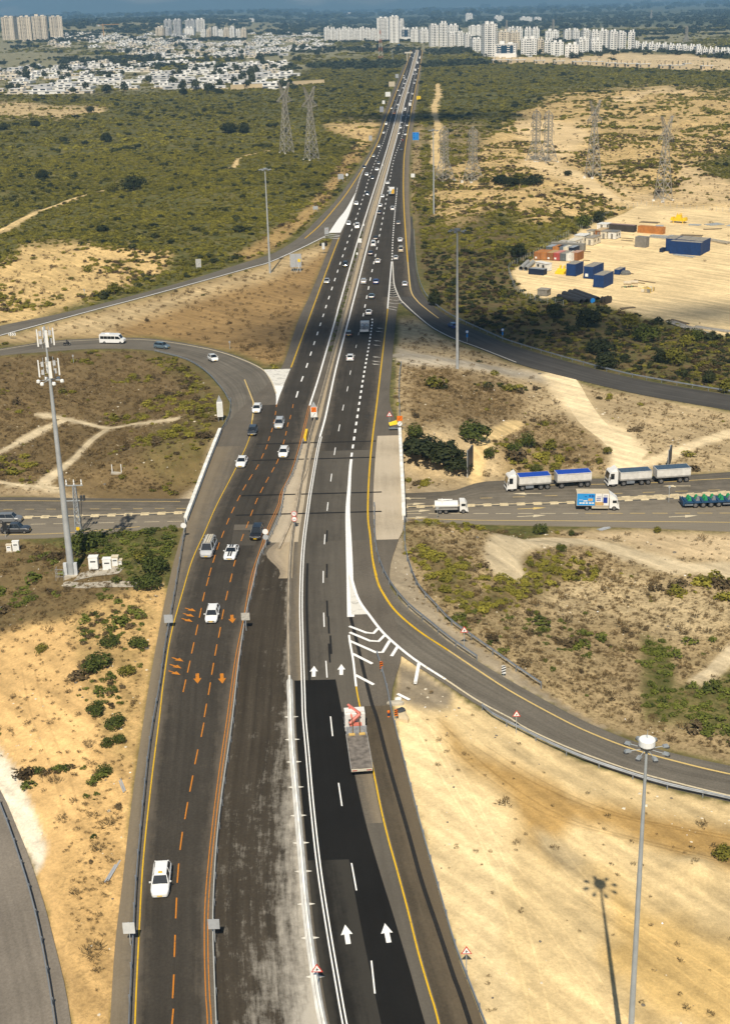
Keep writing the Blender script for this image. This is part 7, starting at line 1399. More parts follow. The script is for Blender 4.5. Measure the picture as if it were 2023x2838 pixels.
DP = [proto(crown_me('dry_tuft', DRYL, 60, s, .75, .17, 4, .9)) for s in (11, 12, 13)]; BP = [proto(crown_me('green_tuft', LEAFB, 90, s, .55, .17)) for s in (14, 15)]; BR_ = [proto(crown_me('brown_clump', leaf_mat('brown_leaf', (.045, .032, .015), (.135, .098, .05)), 120, s, .6, .15)) for s in (18, 19)]; DD = [proto(crown_me('dark_clump', LEAFD, 130, s, .6, .16)) for s in (16, 17)]
def scat_points():
    G = {'scrub': [], 'dry': [], 'trees': []}
    bands = ((70, 350, 1.05, .28, .95), (350, 900, 2.0, .6, 1.45), (900, 2000, 4.6, 1.4, 2.6), (2000, 4200, 13, 3.5, 6.0), (4200, 8500, 46, 7, 12), (8500, 18000, 190, 20, 34))
    for bi, (y0, y1, sp, s0, s1) in enumerate(bands):
        n = int((y1 ** 2 - y0 ** 2) * .40 / sp ** 2); y = np.sqrt(RNG.uniform(y0 ** 2, y1 ** 2, n)); x = RNG.uniform(-1, 1, n) * (y * .40 + 12)
        z = ground(x, y); c = cover(x, y, z); px, py = project(x, y, z)
        # distance to pavement
        dl = np.maximum(edge_l(y) - x, x - edge_r(y)); ok = (dl > 1.0 + .3 * s1) | (y > 2750)
        k = np.nonzero(ok)[0]; k = np.array([i for i in k if y[i] > 1200 or _kd.find((x[i], y[i], 0))[2] > 2.4 + .35 * s1])
        x, y, z, c, px, py = x[k], y[k], z[k], c[k], px[k], py[k]; n = len(k); u = RNG.random(n)
        clump = fbm(x, y, (9, 15, 26, 80, 200, 500)[bi], 4, 21); g = c[:, 3]; g = np.where(g < .7, g * (1.25 if bi < 2 else 1.1), g); t_ = np.clip(1 - g, .01, .99); q_ = .5 + .115 * 1.7 * np.log(t_ / (1 - t_)) / 1.702 * 1.0; thr = sstep(q_ - .035, q_ + .035, clump) * .92 + .10 * g
        isg = u < thr; isd = (~isg) & (RNG.random(n) < c[:, 4] * (.85 if bi == 0 else .65)) & (bi < 3)
        size = RNG.uniform(s0, s1, n) * (.65 + .7 * clump)
        if bi == 0: size = np.where(g > .7, size * 1.2, size * RNG.choice([.7, .9, 1.3, 1.9], n, p=[.35, .35, .2, .1]))
        big = RNG.random(n) < .02; size = np.where(big, size * 1.8, size)
        if bi >= 3:
            isT = isg & (fbm(x, y, 160, 3, 33) > .52) if bi == 3 else isg
            G['trees'].append((x[isT], y[isT], z[isT], size[isT] * 1.1)); isg = isg & ~isT; isd = isd & False
        G['scrub'].append((x[isg], y[isg], z[isg], size[isg], np.full(isg.sum(), bi), g[isg], py[isg], px[isg])); G['dry'].append((x[isd], y[isd], z[isd], size[isd] * .85, np.full(isd.sum(), bi)))
    # extra fine tufts near the viewer
    n = 70000; y = np.sqrt(RNG.uniform(90 ** 2, 330 ** 2, n)); x = RNG.uniform(-1, 1, n) * (y * .36 + 5); z = ground(x, y); c = cover(x, y, z); k = (RNG.random(n) < c[:, 4] * np.clip((fbm(x, y, 6, 3, 91) - .36) * 5, .05, 1)) & (np.maximum(edge_l(y) - x, x - edge_r(y)) > .6); k = np.nonzero(k)[0]; k = np.array([i for i in k if _kd.find((x[i], y[i], 0))[2] > 2.2])
    G['dry'].append((x[k], y[k], z[k], RNG.uniform(.16, .48, len(k)), np.zeros(len(k))))
    return G
G_ = scat_points()
cat = lambda key, i: np.concatenate([a[i] for a in G_[key]])
def clear_of(x, y):
    m = np.ones(len(x), bool)
    for a, b, r in KEEP: m &= (x - a) ** 2 + (y - b) ** 2 > r * r
    return m
# ---------------------------------------------------------------- towns
FAC = {'white': mat('facade_white', (.80, .78, .74), .8, .06, .05), 'warm': mat('facade_warm', (.66, .58, .46), .8, .08, .05), 'grey': mat('facade_grey', (.50, .50, .50), .8, .08, .05), 'beige': mat('facade_beige', (.60, .47, .29), .85, .1, .05)}
WIN = mat('dark_window', (.035, .045, .06), .25, .2, .3, spec=.6); ROOFW = mat('roof_white', (.66, .64, .60), .8, .12, .1); OFFG = mat('office_glass', (.02, .05, .09), .12, .1, .1, spec=.8)
def h_far(b, pt):
    zs = np.linspace(0, 260, 2601); _, py = project(np.full_like(zs, b[0]), np.full_like(zs, b[1]), b[2] + zs); return max(3.0, float(zs[np.argmin(np.abs(py - pt))]))
def block(x0, x1, yt, yb, lab, style='grid', col='white', rot=None, name='apartment_block', group='white apartment blocks'):
    b = gpt((x0 + x1) / 2, yb); D = depth(b); W = (x1 - x0) / FOC * D; H = h_far(b, yt); rr = random.Random(int(x0 * 13 + yb)); rot = rr.uniform(-.28, .28) if rot is None else rot
    dep = min(max(W * .8, 12), 22); w = max(W - dep * abs(math.sin(rot)) * .6, W * .6); r = empty(name, tuple(b), rot, label=lab, cat='building', group=group); hw = w / 2
    wl = MB().box(-hw, hw, 0, dep, -6, H); wn = MB(); bl = MB(); fl = max(1, int(H / 3.1)); nc = max(2, int(w / 4.2)); fh = H / fl
    core = rr.random()
    if style == 'tower': wl.box(-hw * .98, -hw * .3, -1.6, 0, -6, H * .97).box(hw * .3, hw * .98, -1.6, 0, -6, H * .97)
    if style == 'step': wl.box(-hw, -hw * .2, -2.5, 0, -6, H * .82).box(hw * .35, hw, -1.5, 0, -6, H * .9)
    wl.build('wall', FAC[col], r)
    for f in range(fl):
        z = f * fh + fh * .34; zt = z + fh * .42
        for c in range(nc):
            x = -hw + (c + .5) * w / nc; fr = 0.0
            if style == 'tower': fr = -1.6 if abs(x) > hw * .3 else 0.0
            if style == 'step': fr = (-2.5 if x < -hw * .2 and z < H * .82 else (-1.5 if x > hw * .35 and z < H * .9 else 0))
            q = w / nc * (.24 if (c + int(x0)) % 3 else .15)
            if style == 'tower' and abs(x) < hw * .3: q = w / nc * .40
            if style == 'bare' and (f or c % 2): continue
            wn.box(x - q, x + q, fr - .08, fr + .05, z, zt)
            if c % 3 == 1 and style not in ('plain', 'bare'): bl.box(x - w / nc * .48, x + w / nc * .48, fr - 1.3, fr, f * fh - .1, f * fh + .95)
        for sx in (-1, 1):
            for k in range(3): yy = dep * (.2 + .3 * k); wn.box(*sorted((sx * hw - .05, sx * hw + sx * .08)), yy - .8, yy + .8, z, zt)
    wn.build('window_rows', WIN, r)['kind'] = 'stuff'
    if bl.V: bl.build('balcony_rows', FAC[col], r)['kind'] = 'stuff'
    MB().box(-hw - .3, hw + .3, -.3, dep + .3, H, H + .5).build('roof', ROOFW, r)
    for k in range(2): MB().box(-hw * .6 + k * hw * .8, -hw * .6 + k * hw * .8 + hw * .45, dep * .3, dep * .7, H + .5, H + rr.uniform(2.5, 5)).build('roof_house', FAC[col], r)
    if style == 'office': MB().box(-hw * .8, hw * .75, -.4, .2, H * .34, H * .92).build('glass_front', OFFG, r); MB().box(-hw * 1.05, hw * 1.3, -4, 2, -6, H * .30).build('podium', FAC['white'], r)
    KEEP.append((b[0], b[1] + dep / 2, max(w, dep) * .7)); return r
for i, (a, b_, c, d) in enumerate(((7,46,47,110),(54,92,47,114),(94,136,45,113),(141,179,46,108))): block(a, b_, c, d, f'tall pale residential tower at the far left, {["first", "second", "third", "fourth"][i]} from the edge', 'tower', 'warm', [-.2, .15, .1, .2][i], 'residential_tower', 'far left towers')
for i, (a, b_, c, d, st, co) in enumerate(((457,480,56,100,'tower','grey'),(482,505,55,101,'tower','grey'),(515,542,56,90,'tower','grey'),(544,571,54,88,'tower','white'),(430,457,76,101,'grid','warm'),(459,472,78,101,'grid','grey'),(511,539,78,98,'plain','white'))): block(a, b_, c, d, f'hazy block of the mid left estate, {["first", "second", "third", "fourth", "fifth", "sixth", "seventh"][i]} of seven', st, co, None, 'apartment_block', 'mid left estate')
for k in range(8): x = 557 + k * 16; block(x, x + 15, 84 - (k % 3) * 4, 104 + (k % 2) * 2, f'low white terrace right of the mid left estate, number {["one","two","three","four","five","six","seven","eight"][k]} from its left end', 'step', 'warm' if k % 3 == 1 else 'white', None, 'terrace_block', 'white terraces')
for k in range(9): x = 899 + k * 16.2; block(x, x + 15.6, 78 + (k % 3) * 2.2, 115 + k * .2, f'white slab block in the long row left of the twin towers, {["first", "second", "third", "fourth", "fifth", "sixth", "seventh", "eighth", "ninth"][k]} from the left', 'step', 'white', .05, 'apartment_block', 'long white row')
CITY = [(1044,1079,50,116,'tower','white','tall white tower with stepped top, left of the twin towers'),(1080,1106,46,119,'tower','white','slim white tower with dark stripe, right of the twin towers'),(1106,1120,56,112,'grid','white','narrow white tower half hidden by the slim one'),(1110,1136,80,113,'office','white','white office cube right of the twin towers'),(1138,1161,81,118,'grid','white','white block at the end of the highway'),(1163,1191,82,119,'step','white','white stepped block right of the highway end'),(1192,1217,70,129,'tower','white','white high block beside the stepped one'),(1217,1240,65,129,'tower','white','white high block with the tallest roof house'),(1241,1270,71,112,'grid','white','white block behind the high pair'),(1243,1266,92,129,'step','white','white mid block before the back one'),(1266,1288,90,130,'step','white','white mid block right of its twin'),(1288,1306,95,138,'tower','white','narrow white block above the embankment'),(1307,1338,108,145,'step','white','stepped white block above the embankment'),(1297,1337,72,101,'grid','white','broad white block in the back row'),(1339,1379,67,157,'tower','white','tallest white tower of the right hand city'),(1369,1431,123,160,'office','white','office building with a dark blue glass front'),(1380,1410,88,140,'step','warm','cream block behind the glass office, left'),(1412,1440,90,140,'step','warm','cream block behind the glass office, right'),(1442,1487,108,158,'tower','white','white block right of the glass office'),(1404,1426,78,112,'grid','white','back row block above the cream pair, left'),(1427,1448,79,112,'grid','white','back row block above the cream pair, right'),(1453,1473,80,110,'step','white','back row block with terraces, left'),(1474,1494,80,110,'step','white','back row block with terraces, right'),(1488,1505,110,147,'tower','warm','narrow cream block in the second row'),(1507,1526,112,147,'step','white','white stepped block in the second row'),(1509,1549,86,116,'step','white','wide stepped block on the skyline'),(1524,1562,118,156,'tower','white','front row white block before the skyline one'),(1563,1603,125,159,'step','white','front row low white block at the city corner'),(1563,1585,84,114,'grid','white','skyline block, left of a close pair'),(1586,1607,84,114,'grid','white','skyline block, right of a close pair'),(1600,1632,108,149,'step','white','white block behind the city corner'),(1613,1636,84,140,'grid','white','tall block behind the corner one'),(1637,1659,88,142,'step','white','tall block with corner balconies'),(1634,1669,112,145,'step','white','front block with corner balconies'),(1660,1685,86,141,'tower','white','first of four matching towers at the city end'),(1688,1709,88,141,'tower','white','second of four matching towers at the city end'),(1712,1734,90,141,'tower','white','third of four matching towers at the city end'),(1737,1758,90,141,'tower','white','last of four matching towers at the city end')]
for x0, x1, yt, yb, st, co, lab in CITY: block(x0, x1, yt, yb, lab, st, co)
for k in range(10): x = 1758 + k * 18.8; block(x, x + 18, 121 + k * 1.0, 139 + k * .9, f'low white housing block behind the dirt field, {["first","second","third","fourth","fifth","sixth","seventh","eighth","ninth","tenth"][k]} from the city', 'step', 'white', None, 'housing_block', 'low white housing')
for k in range(6): x = 1928 + k * 17; block(x, x + 16, 136 + k * .6, 155 + k * .4, f'nearer low white housing block at the right edge, {["first","second","third","fourth","fifth","sixth"][k]} from the left', 'step', 'white', None, 'housing_block', 'low white housing')
for k, (a, b_, c, d) in enumerate(((100,200,384,406),(205,308,384,408),(370,430,387,412),(495,556,391,416),(620,705,394,420),(715,810,395,424),(835,888,404,429),(892,950,406,432),(955,1030,408,434),(1035,1110,410,438),(1175,1230,418,445),(1245,1328,418,448),(1332,1370,407,448),(1445,1510,422,448))):
    block(1323 + a / 2.32 - 1.5, 1323 + b_ / 2.32 + 1.5, c / 2.32 + 1, d / 2.32, f'beige unfinished low house along the scrub edge, {["first","second","third","fourth","fifth","sixth","seventh","eighth","ninth","tenth","eleventh","twelfth","thirteenth","fourteenth"][k]} from the left', 'bare', 'beige', 0.02, 'unfinished_house', 'beige unfinished houses')
# a few hazy blocks far out on the plain
for k, (a, b_, c, d) in enumerate(((625,660,56,60),(1370,1395,45,58),(1440,1475,48,59),(1480,1500,49,58),(1290,1310,38,58),(960,985,35,41),(690,705,52,60))): block(a, b_, c, d, f'hazy distant building on the plain, {["left of the towers", "above the city, first", "above the city, second", "above the city, third", "tall one above the centre", "white one under the hills", "beside the estate"][k]}', 'plain', 'white', .1, 'distant_building', 'distant buildings')
# villas
SANDW = mat('villa_stone', (.58, .47, .32), .85, .15, .3)
def villa(seed, col):
    r = random.Random(seed); root = empty('villa'); W, D = r.uniform(17, 28), r.uniform(10, 15); h1 = 3.3; m = FAC[col]; hw = W / 2; x0 = r.uniform(-hw, -hw * .3); x1 = x0 + W * r.uniform(.4, .65); x1 = min(x1, hw)
    MB().box(-hw, hw, 0, D, -4, h1).build('ground_floor', m, root); yu = r.uniform(.5, 4.0) + .05; MB().box(x0, x1, yu, D - .05, h1, h1 + 2.9).build('upper_floor', m, root)
    MB().box(-hw - .2, hw + .2, -.25, D + .2, h1, h1 + .25).build('terrace_slab', ROOFW, root); MB().box(x0 - .2, x1 + .2, yu - .2, D + .2, h1 + 2.9, h1 + 3.2).build('roof', ROOFW, root)
    n = r.randint(2, 3)
    for k in range(n): c = -hw + (k + .5) * W / n; q = W / n * r.uniform(.14, .3); MB().box(c - q, c + q, -.06, .05, .9, 2.5).build('window', WIN, root)
    for k in range(2): c = x0 + (k + .5) * (x1 - x0) / 2; q = (x1 - x0) / 2 * r.uniform(.16, .34); MB().box(c - q, c + q, yu - .06, yu + .1, h1 + .9, h1 + 2.5).build('window', WIN, root)
    if r.random() < .5: MB().box(x1 - 3, x1, D * .4, D * .7, h1 + 3.2, h1 + 4.8).build('stair_tower', m, root)
    if r.random() < .7: MB().box(-hw - 2, hw + 2, -4.2, -3.9, -4, 1.4).build('garden_wall', SANDW if r.random() < .5 else m, root)
    return root
VP = [villa(s, c) for s, c in ((1, 'white'), (2, 'white'), (3, 'white'), (4, 'warm'), (5, 'white'), (6, 'grey'), (7, 'white'), (8, 'warm'))]
VD = []
for r_, c_ in zip(VP, ('white', 'white', 'white', 'cream', 'white', 'grey', 'white', 'cream')):
    nm_ = [q_.name.split('.')[0] for q_ in r_.children]; nw_ = nm_.count('window'); VD.append(f'{c_} villa' + (' with roof box' if 'stair_tower' in nm_ else ' with flat roof') + (' and garden wall' if 'garden_wall' in nm_ else ' and open front') + (', four windows' if nw_ == 4 else ', five windows'))
vr = random.Random(5); used = set()
def put_villa(px, py, zone):
    k = vr.randrange(8); g = gpt(px, py)
    if k not in used: used.add(k); o = VP[k]
    else: o = copy_tree(VP[k])
    o.location = tuple(g); o.scale = (vr.uniform(1.2, 1.8), vr.uniform(1.2, 1.7), vr.uniform(.75, 1.0)); o.rotation_euler = (0, 0, vr.uniform(-.14, .14)); col = ['white', 'white', 'white', 'cream', 'white', 'grey', 'white', 'cream'][k]; o['category'] = 'house'; o['label'] = f'{VD[k]} in the {zone} left neighbourhood'; o['group'] = f'{zone} neighbourhood: {VD[k]}'; KEEP.append((g[0], g[1] + 5, 9))
py = 180.0
while py < 268:
    px = vr.uniform(-20, 0); st = 36 + (py - 180) * .34
    while px < 800:
        lim = np.interp(px, [0, 300, 420, 700, 805], [266, 260, 254, 250, 246]); top = np.interp(px, [0, 400, 600, 805], [182, 178, 176, 178])
        lot = (430 < px < 505 and 183 < py < 203) or (720 < px < 810 and py > 247)
        if top < py < lim and not lot and fbm(np.array([px]), np.array([py * 2.5]), 40, 2, 9)[0] > .33: put_villa(px + vr.uniform(-5, 5), py + vr.uniform(-3, 3), 'near')
        px += st * vr.uniform(.8, 1.35)
    py += 9.6 + (py - 180) * .05
py = 97.0
while py < 166:
    px = vr.uniform(110, 130)
    while px < 905:
        lo = np.interp(py, [97, 110, 130, 140, 166], [190, 150, 130, 330, 380]); hi = np.interp(py, [97, 120, 140, 166], [905, 905, 880, 700])
        if lo < px < hi and fbm(np.array([px]), np.array([py * 3.]), 45, 2, 19)[0] > .40: put_villa(px + vr.uniform(-4, 4), py + vr.uniform(-2, 2), 'far')
        px += 26 * vr.uniform(.8, 1.5)
    py += 7.0
# garden and street trees
TC = [crown_me('crown', FARL, 160, s, .95, .16, 5) for s in (51, 52, 53)]; TM = MB().tube((0, 0, -1), (0, 0, 3.2), .35, .22, 6).me('trunk', BARK)
tr = random.Random(8)
for i in range(170):
    if i < 90: px, py = tr.uniform(0, 830), tr.uniform(170, 262)
    elif i < 150: px, py = tr.uniform(150, 900), tr.uniform(98, 172)
    else: px, py = tr.uniform(1290, 1800), tr.uniform(140, 166)
    g = gpt(px, py); s = tr.uniform(4, 7.5); z = 'near' if i < 90 else ('far' if i < 150 else 'city edge')
    r = empty('tree', tuple(g), tr.uniform(0, 6), label=f'dark garden tree standing among the {z} houses', cat='tree', group=f'garden trees, {z}'); o = ob(TC[i % 3], r, (0, 0, 1.5), 'crown'); o.scale = (s, s, s * tr.uniform(1.0, 1.6)); ob(TM, r, (0, 0, 0), 'trunk')
def wall_thing(x0, x1, yb, h, lab, m):
    a, b = gpt(x0, yb[0]), gpt(x1, yb[1]); L = float(np.linalg.norm((b - a)[:2])); o = MB().box(0, L, -.3, .3, -4, h).box(0, L, -.45, .45, h, h + .3).build('retaining_wall', m, label=lab, cat='wall'); o.location = a; o.rotation_euler = (0, 0, math.atan2(b[1] - a[1], b[0] - a[0]))
wall_thing(813, 899, (238, 231), 5, 'long beige retaining wall at the right end of the near houses', FAC['beige']); wall_thing(640, 728, (250, 246), 5.5, 'beige garden wall below the near white houses', FAC['beige'])
# construction crane
g = gpt(289, 104); H = h_far(g, 66); r = empty('tower_crane', tuple(g), .4, label='thin orange tower crane above the left neighbourhood', cat='crane'); CR_ = mat('crane_orange', (.42, .25, .10)); MB().box(-1.1, 1.1, -1.1, 1.1, 0, H).build('mast', CR_, r); MB().box(-14, 42, -.7, .7, H - 3, H - 1.4).build('jib', CR_, r); MB().box(-14, -9, -1.6, 1.6, H - 6, H - 2).build('counterweight', FAC['grey'], r)
# ---------------------------------------------------------------- hills
nx_, ny_ = 220, 90; hx = np.linspace(-16000, 16000, nx_); hy = np.linspace(16500, 36000, ny_); HX, HY = np.meshgrid(hx, hy)
HZ = -6 + 1250 * sstep(18500, 33000, HY) * (.5 + .8 * fbm(HX, HY, 5200, 5, 61)) + 260 * sstep(17500, 20500, HY) * (fbm(HX, HY, 1900, 4, 62) - .35); HZ += 420 * np.exp(-((HX + 3200) / 3000) ** 2 - ((HY - 22500) / 2500) ** 2)
ii = np.arange((ny_ - 1) * nx_).reshape(ny_ - 1, nx_)[:, :-1].ravel()
hmesh = bpy.data.meshes.new('hills'); hmesh.from_pydata(np.stack([HX, HY, HZ], -1).reshape(-1, 3).tolist(), [], np.stack([ii, ii + 1, ii + nx_ + 1, ii + nx_], 1).tolist()); hmesh.polygons.foreach_set('use_smooth', [True] * len(hmesh.polygons))
hmt = bpy.data.materials.new('hill_cover'); hmt.use_nodes = True; nt = hmt.node_tree; N = nt.nodes; L = nt.links; pb = N['Principled BSDF']; pb.inputs['Roughness'].default_value = 1; pb.inputs['Specular IOR Level'].default_value = 0
ge = N.new('ShaderNodeNewGeometry'); mp_ = N.new('ShaderNodeMapping'); mp_.inputs['Scale'].default_value = (.0005, .0005, .002); L.new(ge.outputs['Position'], mp_.inputs[0])
def hn(s, d): n = N.new('ShaderNodeTexNoise'); n.inputs['Scale'].default_value = s; n.inputs['Detail'].default_value = d; L.new(mp_.outputs[0], n.inputs['Vector']); return n.outputs[0]
r1 = N.new('ShaderNodeMapRange'); L.new(hn(1.2, 7), r1.inputs[0]); r1.inputs[1].default_value = .54; r1.inputs[2].default_value = .66; r2 = N.new('ShaderNodeMapRange'); L.new(hn(7, 5), r2.inputs[0]); r2.inputs[1].default_value = .62; r2.inputs[2].default_value = .68
m1 = N.new('ShaderNodeMix'); m1.data_type = 'RGBA'; L.new(r1.outputs[0], m1.inputs[0]); m1.inputs[6].default_value = (.085, .095, .065, 1); m1.inputs[7].default_value = (.30, .25, .17, 1); m2 = N.new('ShaderNodeMix'); m2.data_type = 'RGBA'
mm = N.new('ShaderNodeMath'); mm.operation = 'MULTIPLY'; L.new(r2.outputs[0], mm.inputs[0]); L.new(r1.outputs[0], mm.inputs[1]); L.new(mm.outputs[0], m2.inputs[0]); L.new(m1.outputs[2], m2.inputs[6]); m2.inputs[7].default_value = (.5, .46, .4, 1); L.new(m2.outputs[2], pb.inputs['Base Color'])
hmesh.materials.append(hmt); link(bpy.data.objects.new('hills', hmesh), kind='structure', label='hazy blue hills behind the towns')
# ---------------------------------------------------------------- air
hzm = bpy.data.materials.new('haze_air'); hzm.use_nodes = True; nt = hzm.node_tree; nt.nodes.clear(); out = nt.nodes.new('ShaderNodeOutputMaterial'); pv = nt.nodes.new('ShaderNodeVolumePrincipled'); pv.inputs['Color'].default_value = (.33, .64, 1.0, 1); pv.inputs['Density'].default_value = 8.8e-5; pv.inputs['Anisotropy'].default_value = .0; nt.links.new(pv.outputs[0], out.inputs['Volume'])
MB().box(-16500, 16500, -400, 36500, -25, 1850).build('haze', hzm, kind='stuff', label='thin blue haze over the plain')
# clouds high overhead, out of the picture, that shade parts of the ground
cm = bpy.data.materials.new('cloud_vapour'); cm.use_nodes = True; nt = cm.node_tree; pb = nt.nodes['Principled BSDF']; pb.inputs['Base Color'].default_value = (.85, .86, .88, 1); pb.inputs['Roughness'].default_value = 1; pb.inputs['Alpha'].default_value = .26
def cloud(px, py, rx, ry_, lab, seed):
    g = gpt(px, py); k = (2100 - g[2]) / _sv.z; c = Vector(g) + _sv * k; r = random.Random(seed); bm = bmesh.new()
    for i in range(9):
        a = r.uniform(0, 6.28); d = r.uniform(0, .75) if i else 0; q = bmesh.ops.create_icosphere(bm, subdivisions=2, radius=1); s = r.uniform(.38, .62)
        for v in q['verts']: v.co = Vector((v.co.x * rx * s * (1 + r.uniform(-.08, .08)) + math.cos(a) * d * rx, v.co.y * ry_ * s * (1 + r.uniform(-.08, .08)) + math.sin(a) * d * ry_, v.co.z * min(rx, ry_) * .35))
    me = bpy.data.meshes.new('cloud'); bm.to_mesh(me); bm.free(); me.polygons.foreach_set('use_smooth', [True] * len(me.polygons)); me.materials.append(cm); o = link(bpy.data.objects.new('cloud', me), kind='stuff', label=lab); o.location = c
cloud(1330, 925, 62, 34, 'small cloud overhead shading the slip road', 3); cloud(1085, 900, 20, 34, 'small cloud overhead shading the highway', 4); cloud(1975, 862, 22, 16, 'wisp of cloud overhead shading the yard corner', 5); cloud(1190, 320, 90, 55, 'small cloud overhead shading the far highway', 6)
# ---------------------------------------------------------------- single shrubs and trees
SH = {'green': [crown_me('crown', LEAFB, 760, s, .62, .08, 6) for s in (31, 32)], 'olive': [crown_me('crown', LEAF, 520, s, .62, .085, 6) for s in (33, 34)], 'dark': [crown_me('crown', LEAFD, 950, s, .62, .085, 7) for s in (35, 36)]}
STEM = MB().tube((0, 0, -.3), (.03, .02, .35), .06, .035, 6).tube((.02, 0, .2), (.3, .1, .5), .03, .015, 5).tube((.02, 0, .2), (-.25, -.15, .48), .03, .015, 5).me('trunk', BARK)
def shrub(px, py, w, h, tone, lab, name='shrub', k=0):
    g = gpt(px, py); r = empty(name, tuple(g), random.uniform(0, 6.28), label=lab, cat='shrub' if name == 'shrub' else 'tree', group='larger shrubs and trees'); o = ob(SH[tone][k % 2], r, (0, 0, 0), 'crown'); o.scale = (w / 2, w / 2 * random.uniform(.8, 1.1), h / .75); o = ob(STEM, r, (0, 0, 0), 'trunk'); o.scale = (w / 2, w / 2, h); KEEP.append((g[0], g[1], w * .45))
SHR = [(1168,1254,12,3.7,'dark','broad dark bush right beside the bridge parapet'),(1226,1282,12.5,3.9,'dark','broad dark bush behind the parapet one, nearer the hoarding'),(1262,1300,8,3,'dark','dark bush at the foot of the edge-on hoarding'),(1148,1212,4.6,3,'green','bright green bush leaning on the dark bushes'),(1312,1220,9.5,3.6,'green','round green bush by the short sandy track'),
 (1461,1240,4,3.6,'green','upright bush above the parked tippers'),(1428,1254,4.6,2.4,'green','low bush left of the upright one'),(1357,1268,3.8,2.2,'green','small bush beside the short sandy track'),(1523,1250,4.6,2.6,'olive','rounded bush above the first trailer'),(1683,1258,3,1.6,'olive','small bush beside the wide dusty track'),(1538,1306,4.5,1.8,'olive','olive bush behind the first trailer'),(1486,1308,3.2,1.6,'green','bush behind the blue covered tipper'),(1661,1286,2.6,1.4,'olive','small bush between the two parked rigs'),
 (1206,848,5.6,4.6,'dark','dark round bush above the slip road bend'),(1538,880,7,4.4,'dark','dark bush below the black pipes'),(1625,902,10,5.2,'dark','wide dark bush under the yard edge'),(1745,910,8,4.6,'olive','olive bush under the yard rim'),(1786,948,9,5,'green','green bush near the long grey beams'),(1660,978,9,4.2,'dark','dark bush halfway down the slope'),(1676,1022,8,4.4,'dark','blue green dark bush just above the guardrail'),(1870,1010,9,4.6,'olive','olive bush on the slope, the larger of a pair'),(1831,1004,5,3.6,'dark','dark bush touching the larger olive one'),(1961,1062,4.6,3.4,'dark','small dark bush near the guardrail end'),(1931,945,5,3.4,'green','green bush below the yard beams'),(2008,1088,5,3.4,'olive','olive bush at the edge above the guardrail'),(1900,960,6,3.4,'olive','olive bush between the beams and the slope pair'),
 (1435,712,8,5,'dark','dark tree beside the container rows'),(1383,712,7,4,'olive','olive bush left of the container rows'),(1620,630,9,5.6,'green','green tree above the cabins'),(1655,618,7,5,'dark','dark tree touching the green one above the cabins'),(1590,650,6,4,'olive','olive bush below the green tree by the fence'),
 (1388,512,13,5,'dark','dark tree behind the straight pylon, left of three'),(1438,508,15,5.5,'olive','dark tree behind the straight pylon, middle of three'),(1486,510,13,5,'dark','dark tree behind the straight pylon, right of three'),(1340,512,11,4.5,'olive','olive tree at the left end of the dark tree belt'),(1412,516,12,4.5,'dark','dark tree in front of the tree belt'),(1464,515,11,4,'dark','low dark tree closing the tree belt'),(1575,488,6,3,'dark','dark bush at the foot of the dune track'),(1640,425,8,3,'olive','low bush on the open dune'),(1420,575,7,3,'olive','bush on the sandy slope below the dark trees'),(1545,600,7,3,'olive','bush by the sandy slope above the fence'),
 (319,815,6.4,4,'olive','bush on the dune above the left slip road'),(372,527,14,8,'dark','big dark tree at the end of the straight track'),(318,530,9,4.5,'olive','bush beside the big dark tree'),(121,494,10,5,'dark','dark tree left in the green scrub'),(254,312,12,6,'dark','dark tree beside the sandy scarp'),(634,368,17,8,'dark','large dark tree before the pylons'),(680,368,14,8,'dark','smaller dark tree right of the large one'),(10,360,12,6,'dark','dark tree at the left edge of the scrub'),(103,355,11,6,'dark','dark tree below the sandy scarp'),(297,394,12,7,'dark','dark tree in the middle of the green scrub'),(509,262,13,7,'dark','dark tree at the edge of the near houses'),(608,262,13,7,'dark','wide dark tree at the edge of the near houses'),
 (232,1530,7.5,3.8,'green','big bush behind the telecom mast foot'),(268,1526,7.5,3.8,'green','big bush behind the white cabinets'),(305,1524,7,3.4,'green','big bush where the mast shadow falls'),(345,1504,6,2.4,'olive','bush at the end of the mast shadow'),(427,1584,5.5,3,'green','bush near the rail above the rubble edge'),(420,1632,5.5,2.6,'green','bush below the one near the rail'),(395,1560,5,2.2,'olive','olive bush right of the concrete pad'),
 (280,1845,5.4,1.9,'green','largest green bush on the sandy slope'),(302,1788,3.8,1.4,'green','green bush above the largest one'),(381,1790,3.6,1.5,'green','green bush near the rail on the slope'),(353,1870,3.6,1.3,'olive','olive bush right of the largest green one'),(267,1974,3.4,1.4,'green','green bush low on the sandy slope'),(116,1806,2.6,1.2,'olive','lone small bush on the bare sand'),(315,2018,3.6,1.6,'green','green bush with a twin beside it'),(300,2070,2.2,1.3,'green','narrow green bush below the twin bushes'),(338,2060,1.9,1.4,'green','narrow green bush by the rail'),(293,2143,2.2,1.2,'green','lowest green bush on the slope'),
 (1492,1480,3.4,2,'green','green bush at the edge of the cross road'),(1582,1485,1.6,1.2,'green','small bush at the top of the gravel loop'),(1820,1476,2.4,1.2,'olive','small bush on the sandy roadside strip'),(1552,1528,2.2,1.4,'green','yellowish bush inside the gravel loop'),(2000,2380,3.4,1.6,'olive','dry bush against the small sand mound')]
for i, a in enumerate(SHR): shrub(*a, name='tree' if 'tree' in a[5] else 'shrub', k=i)
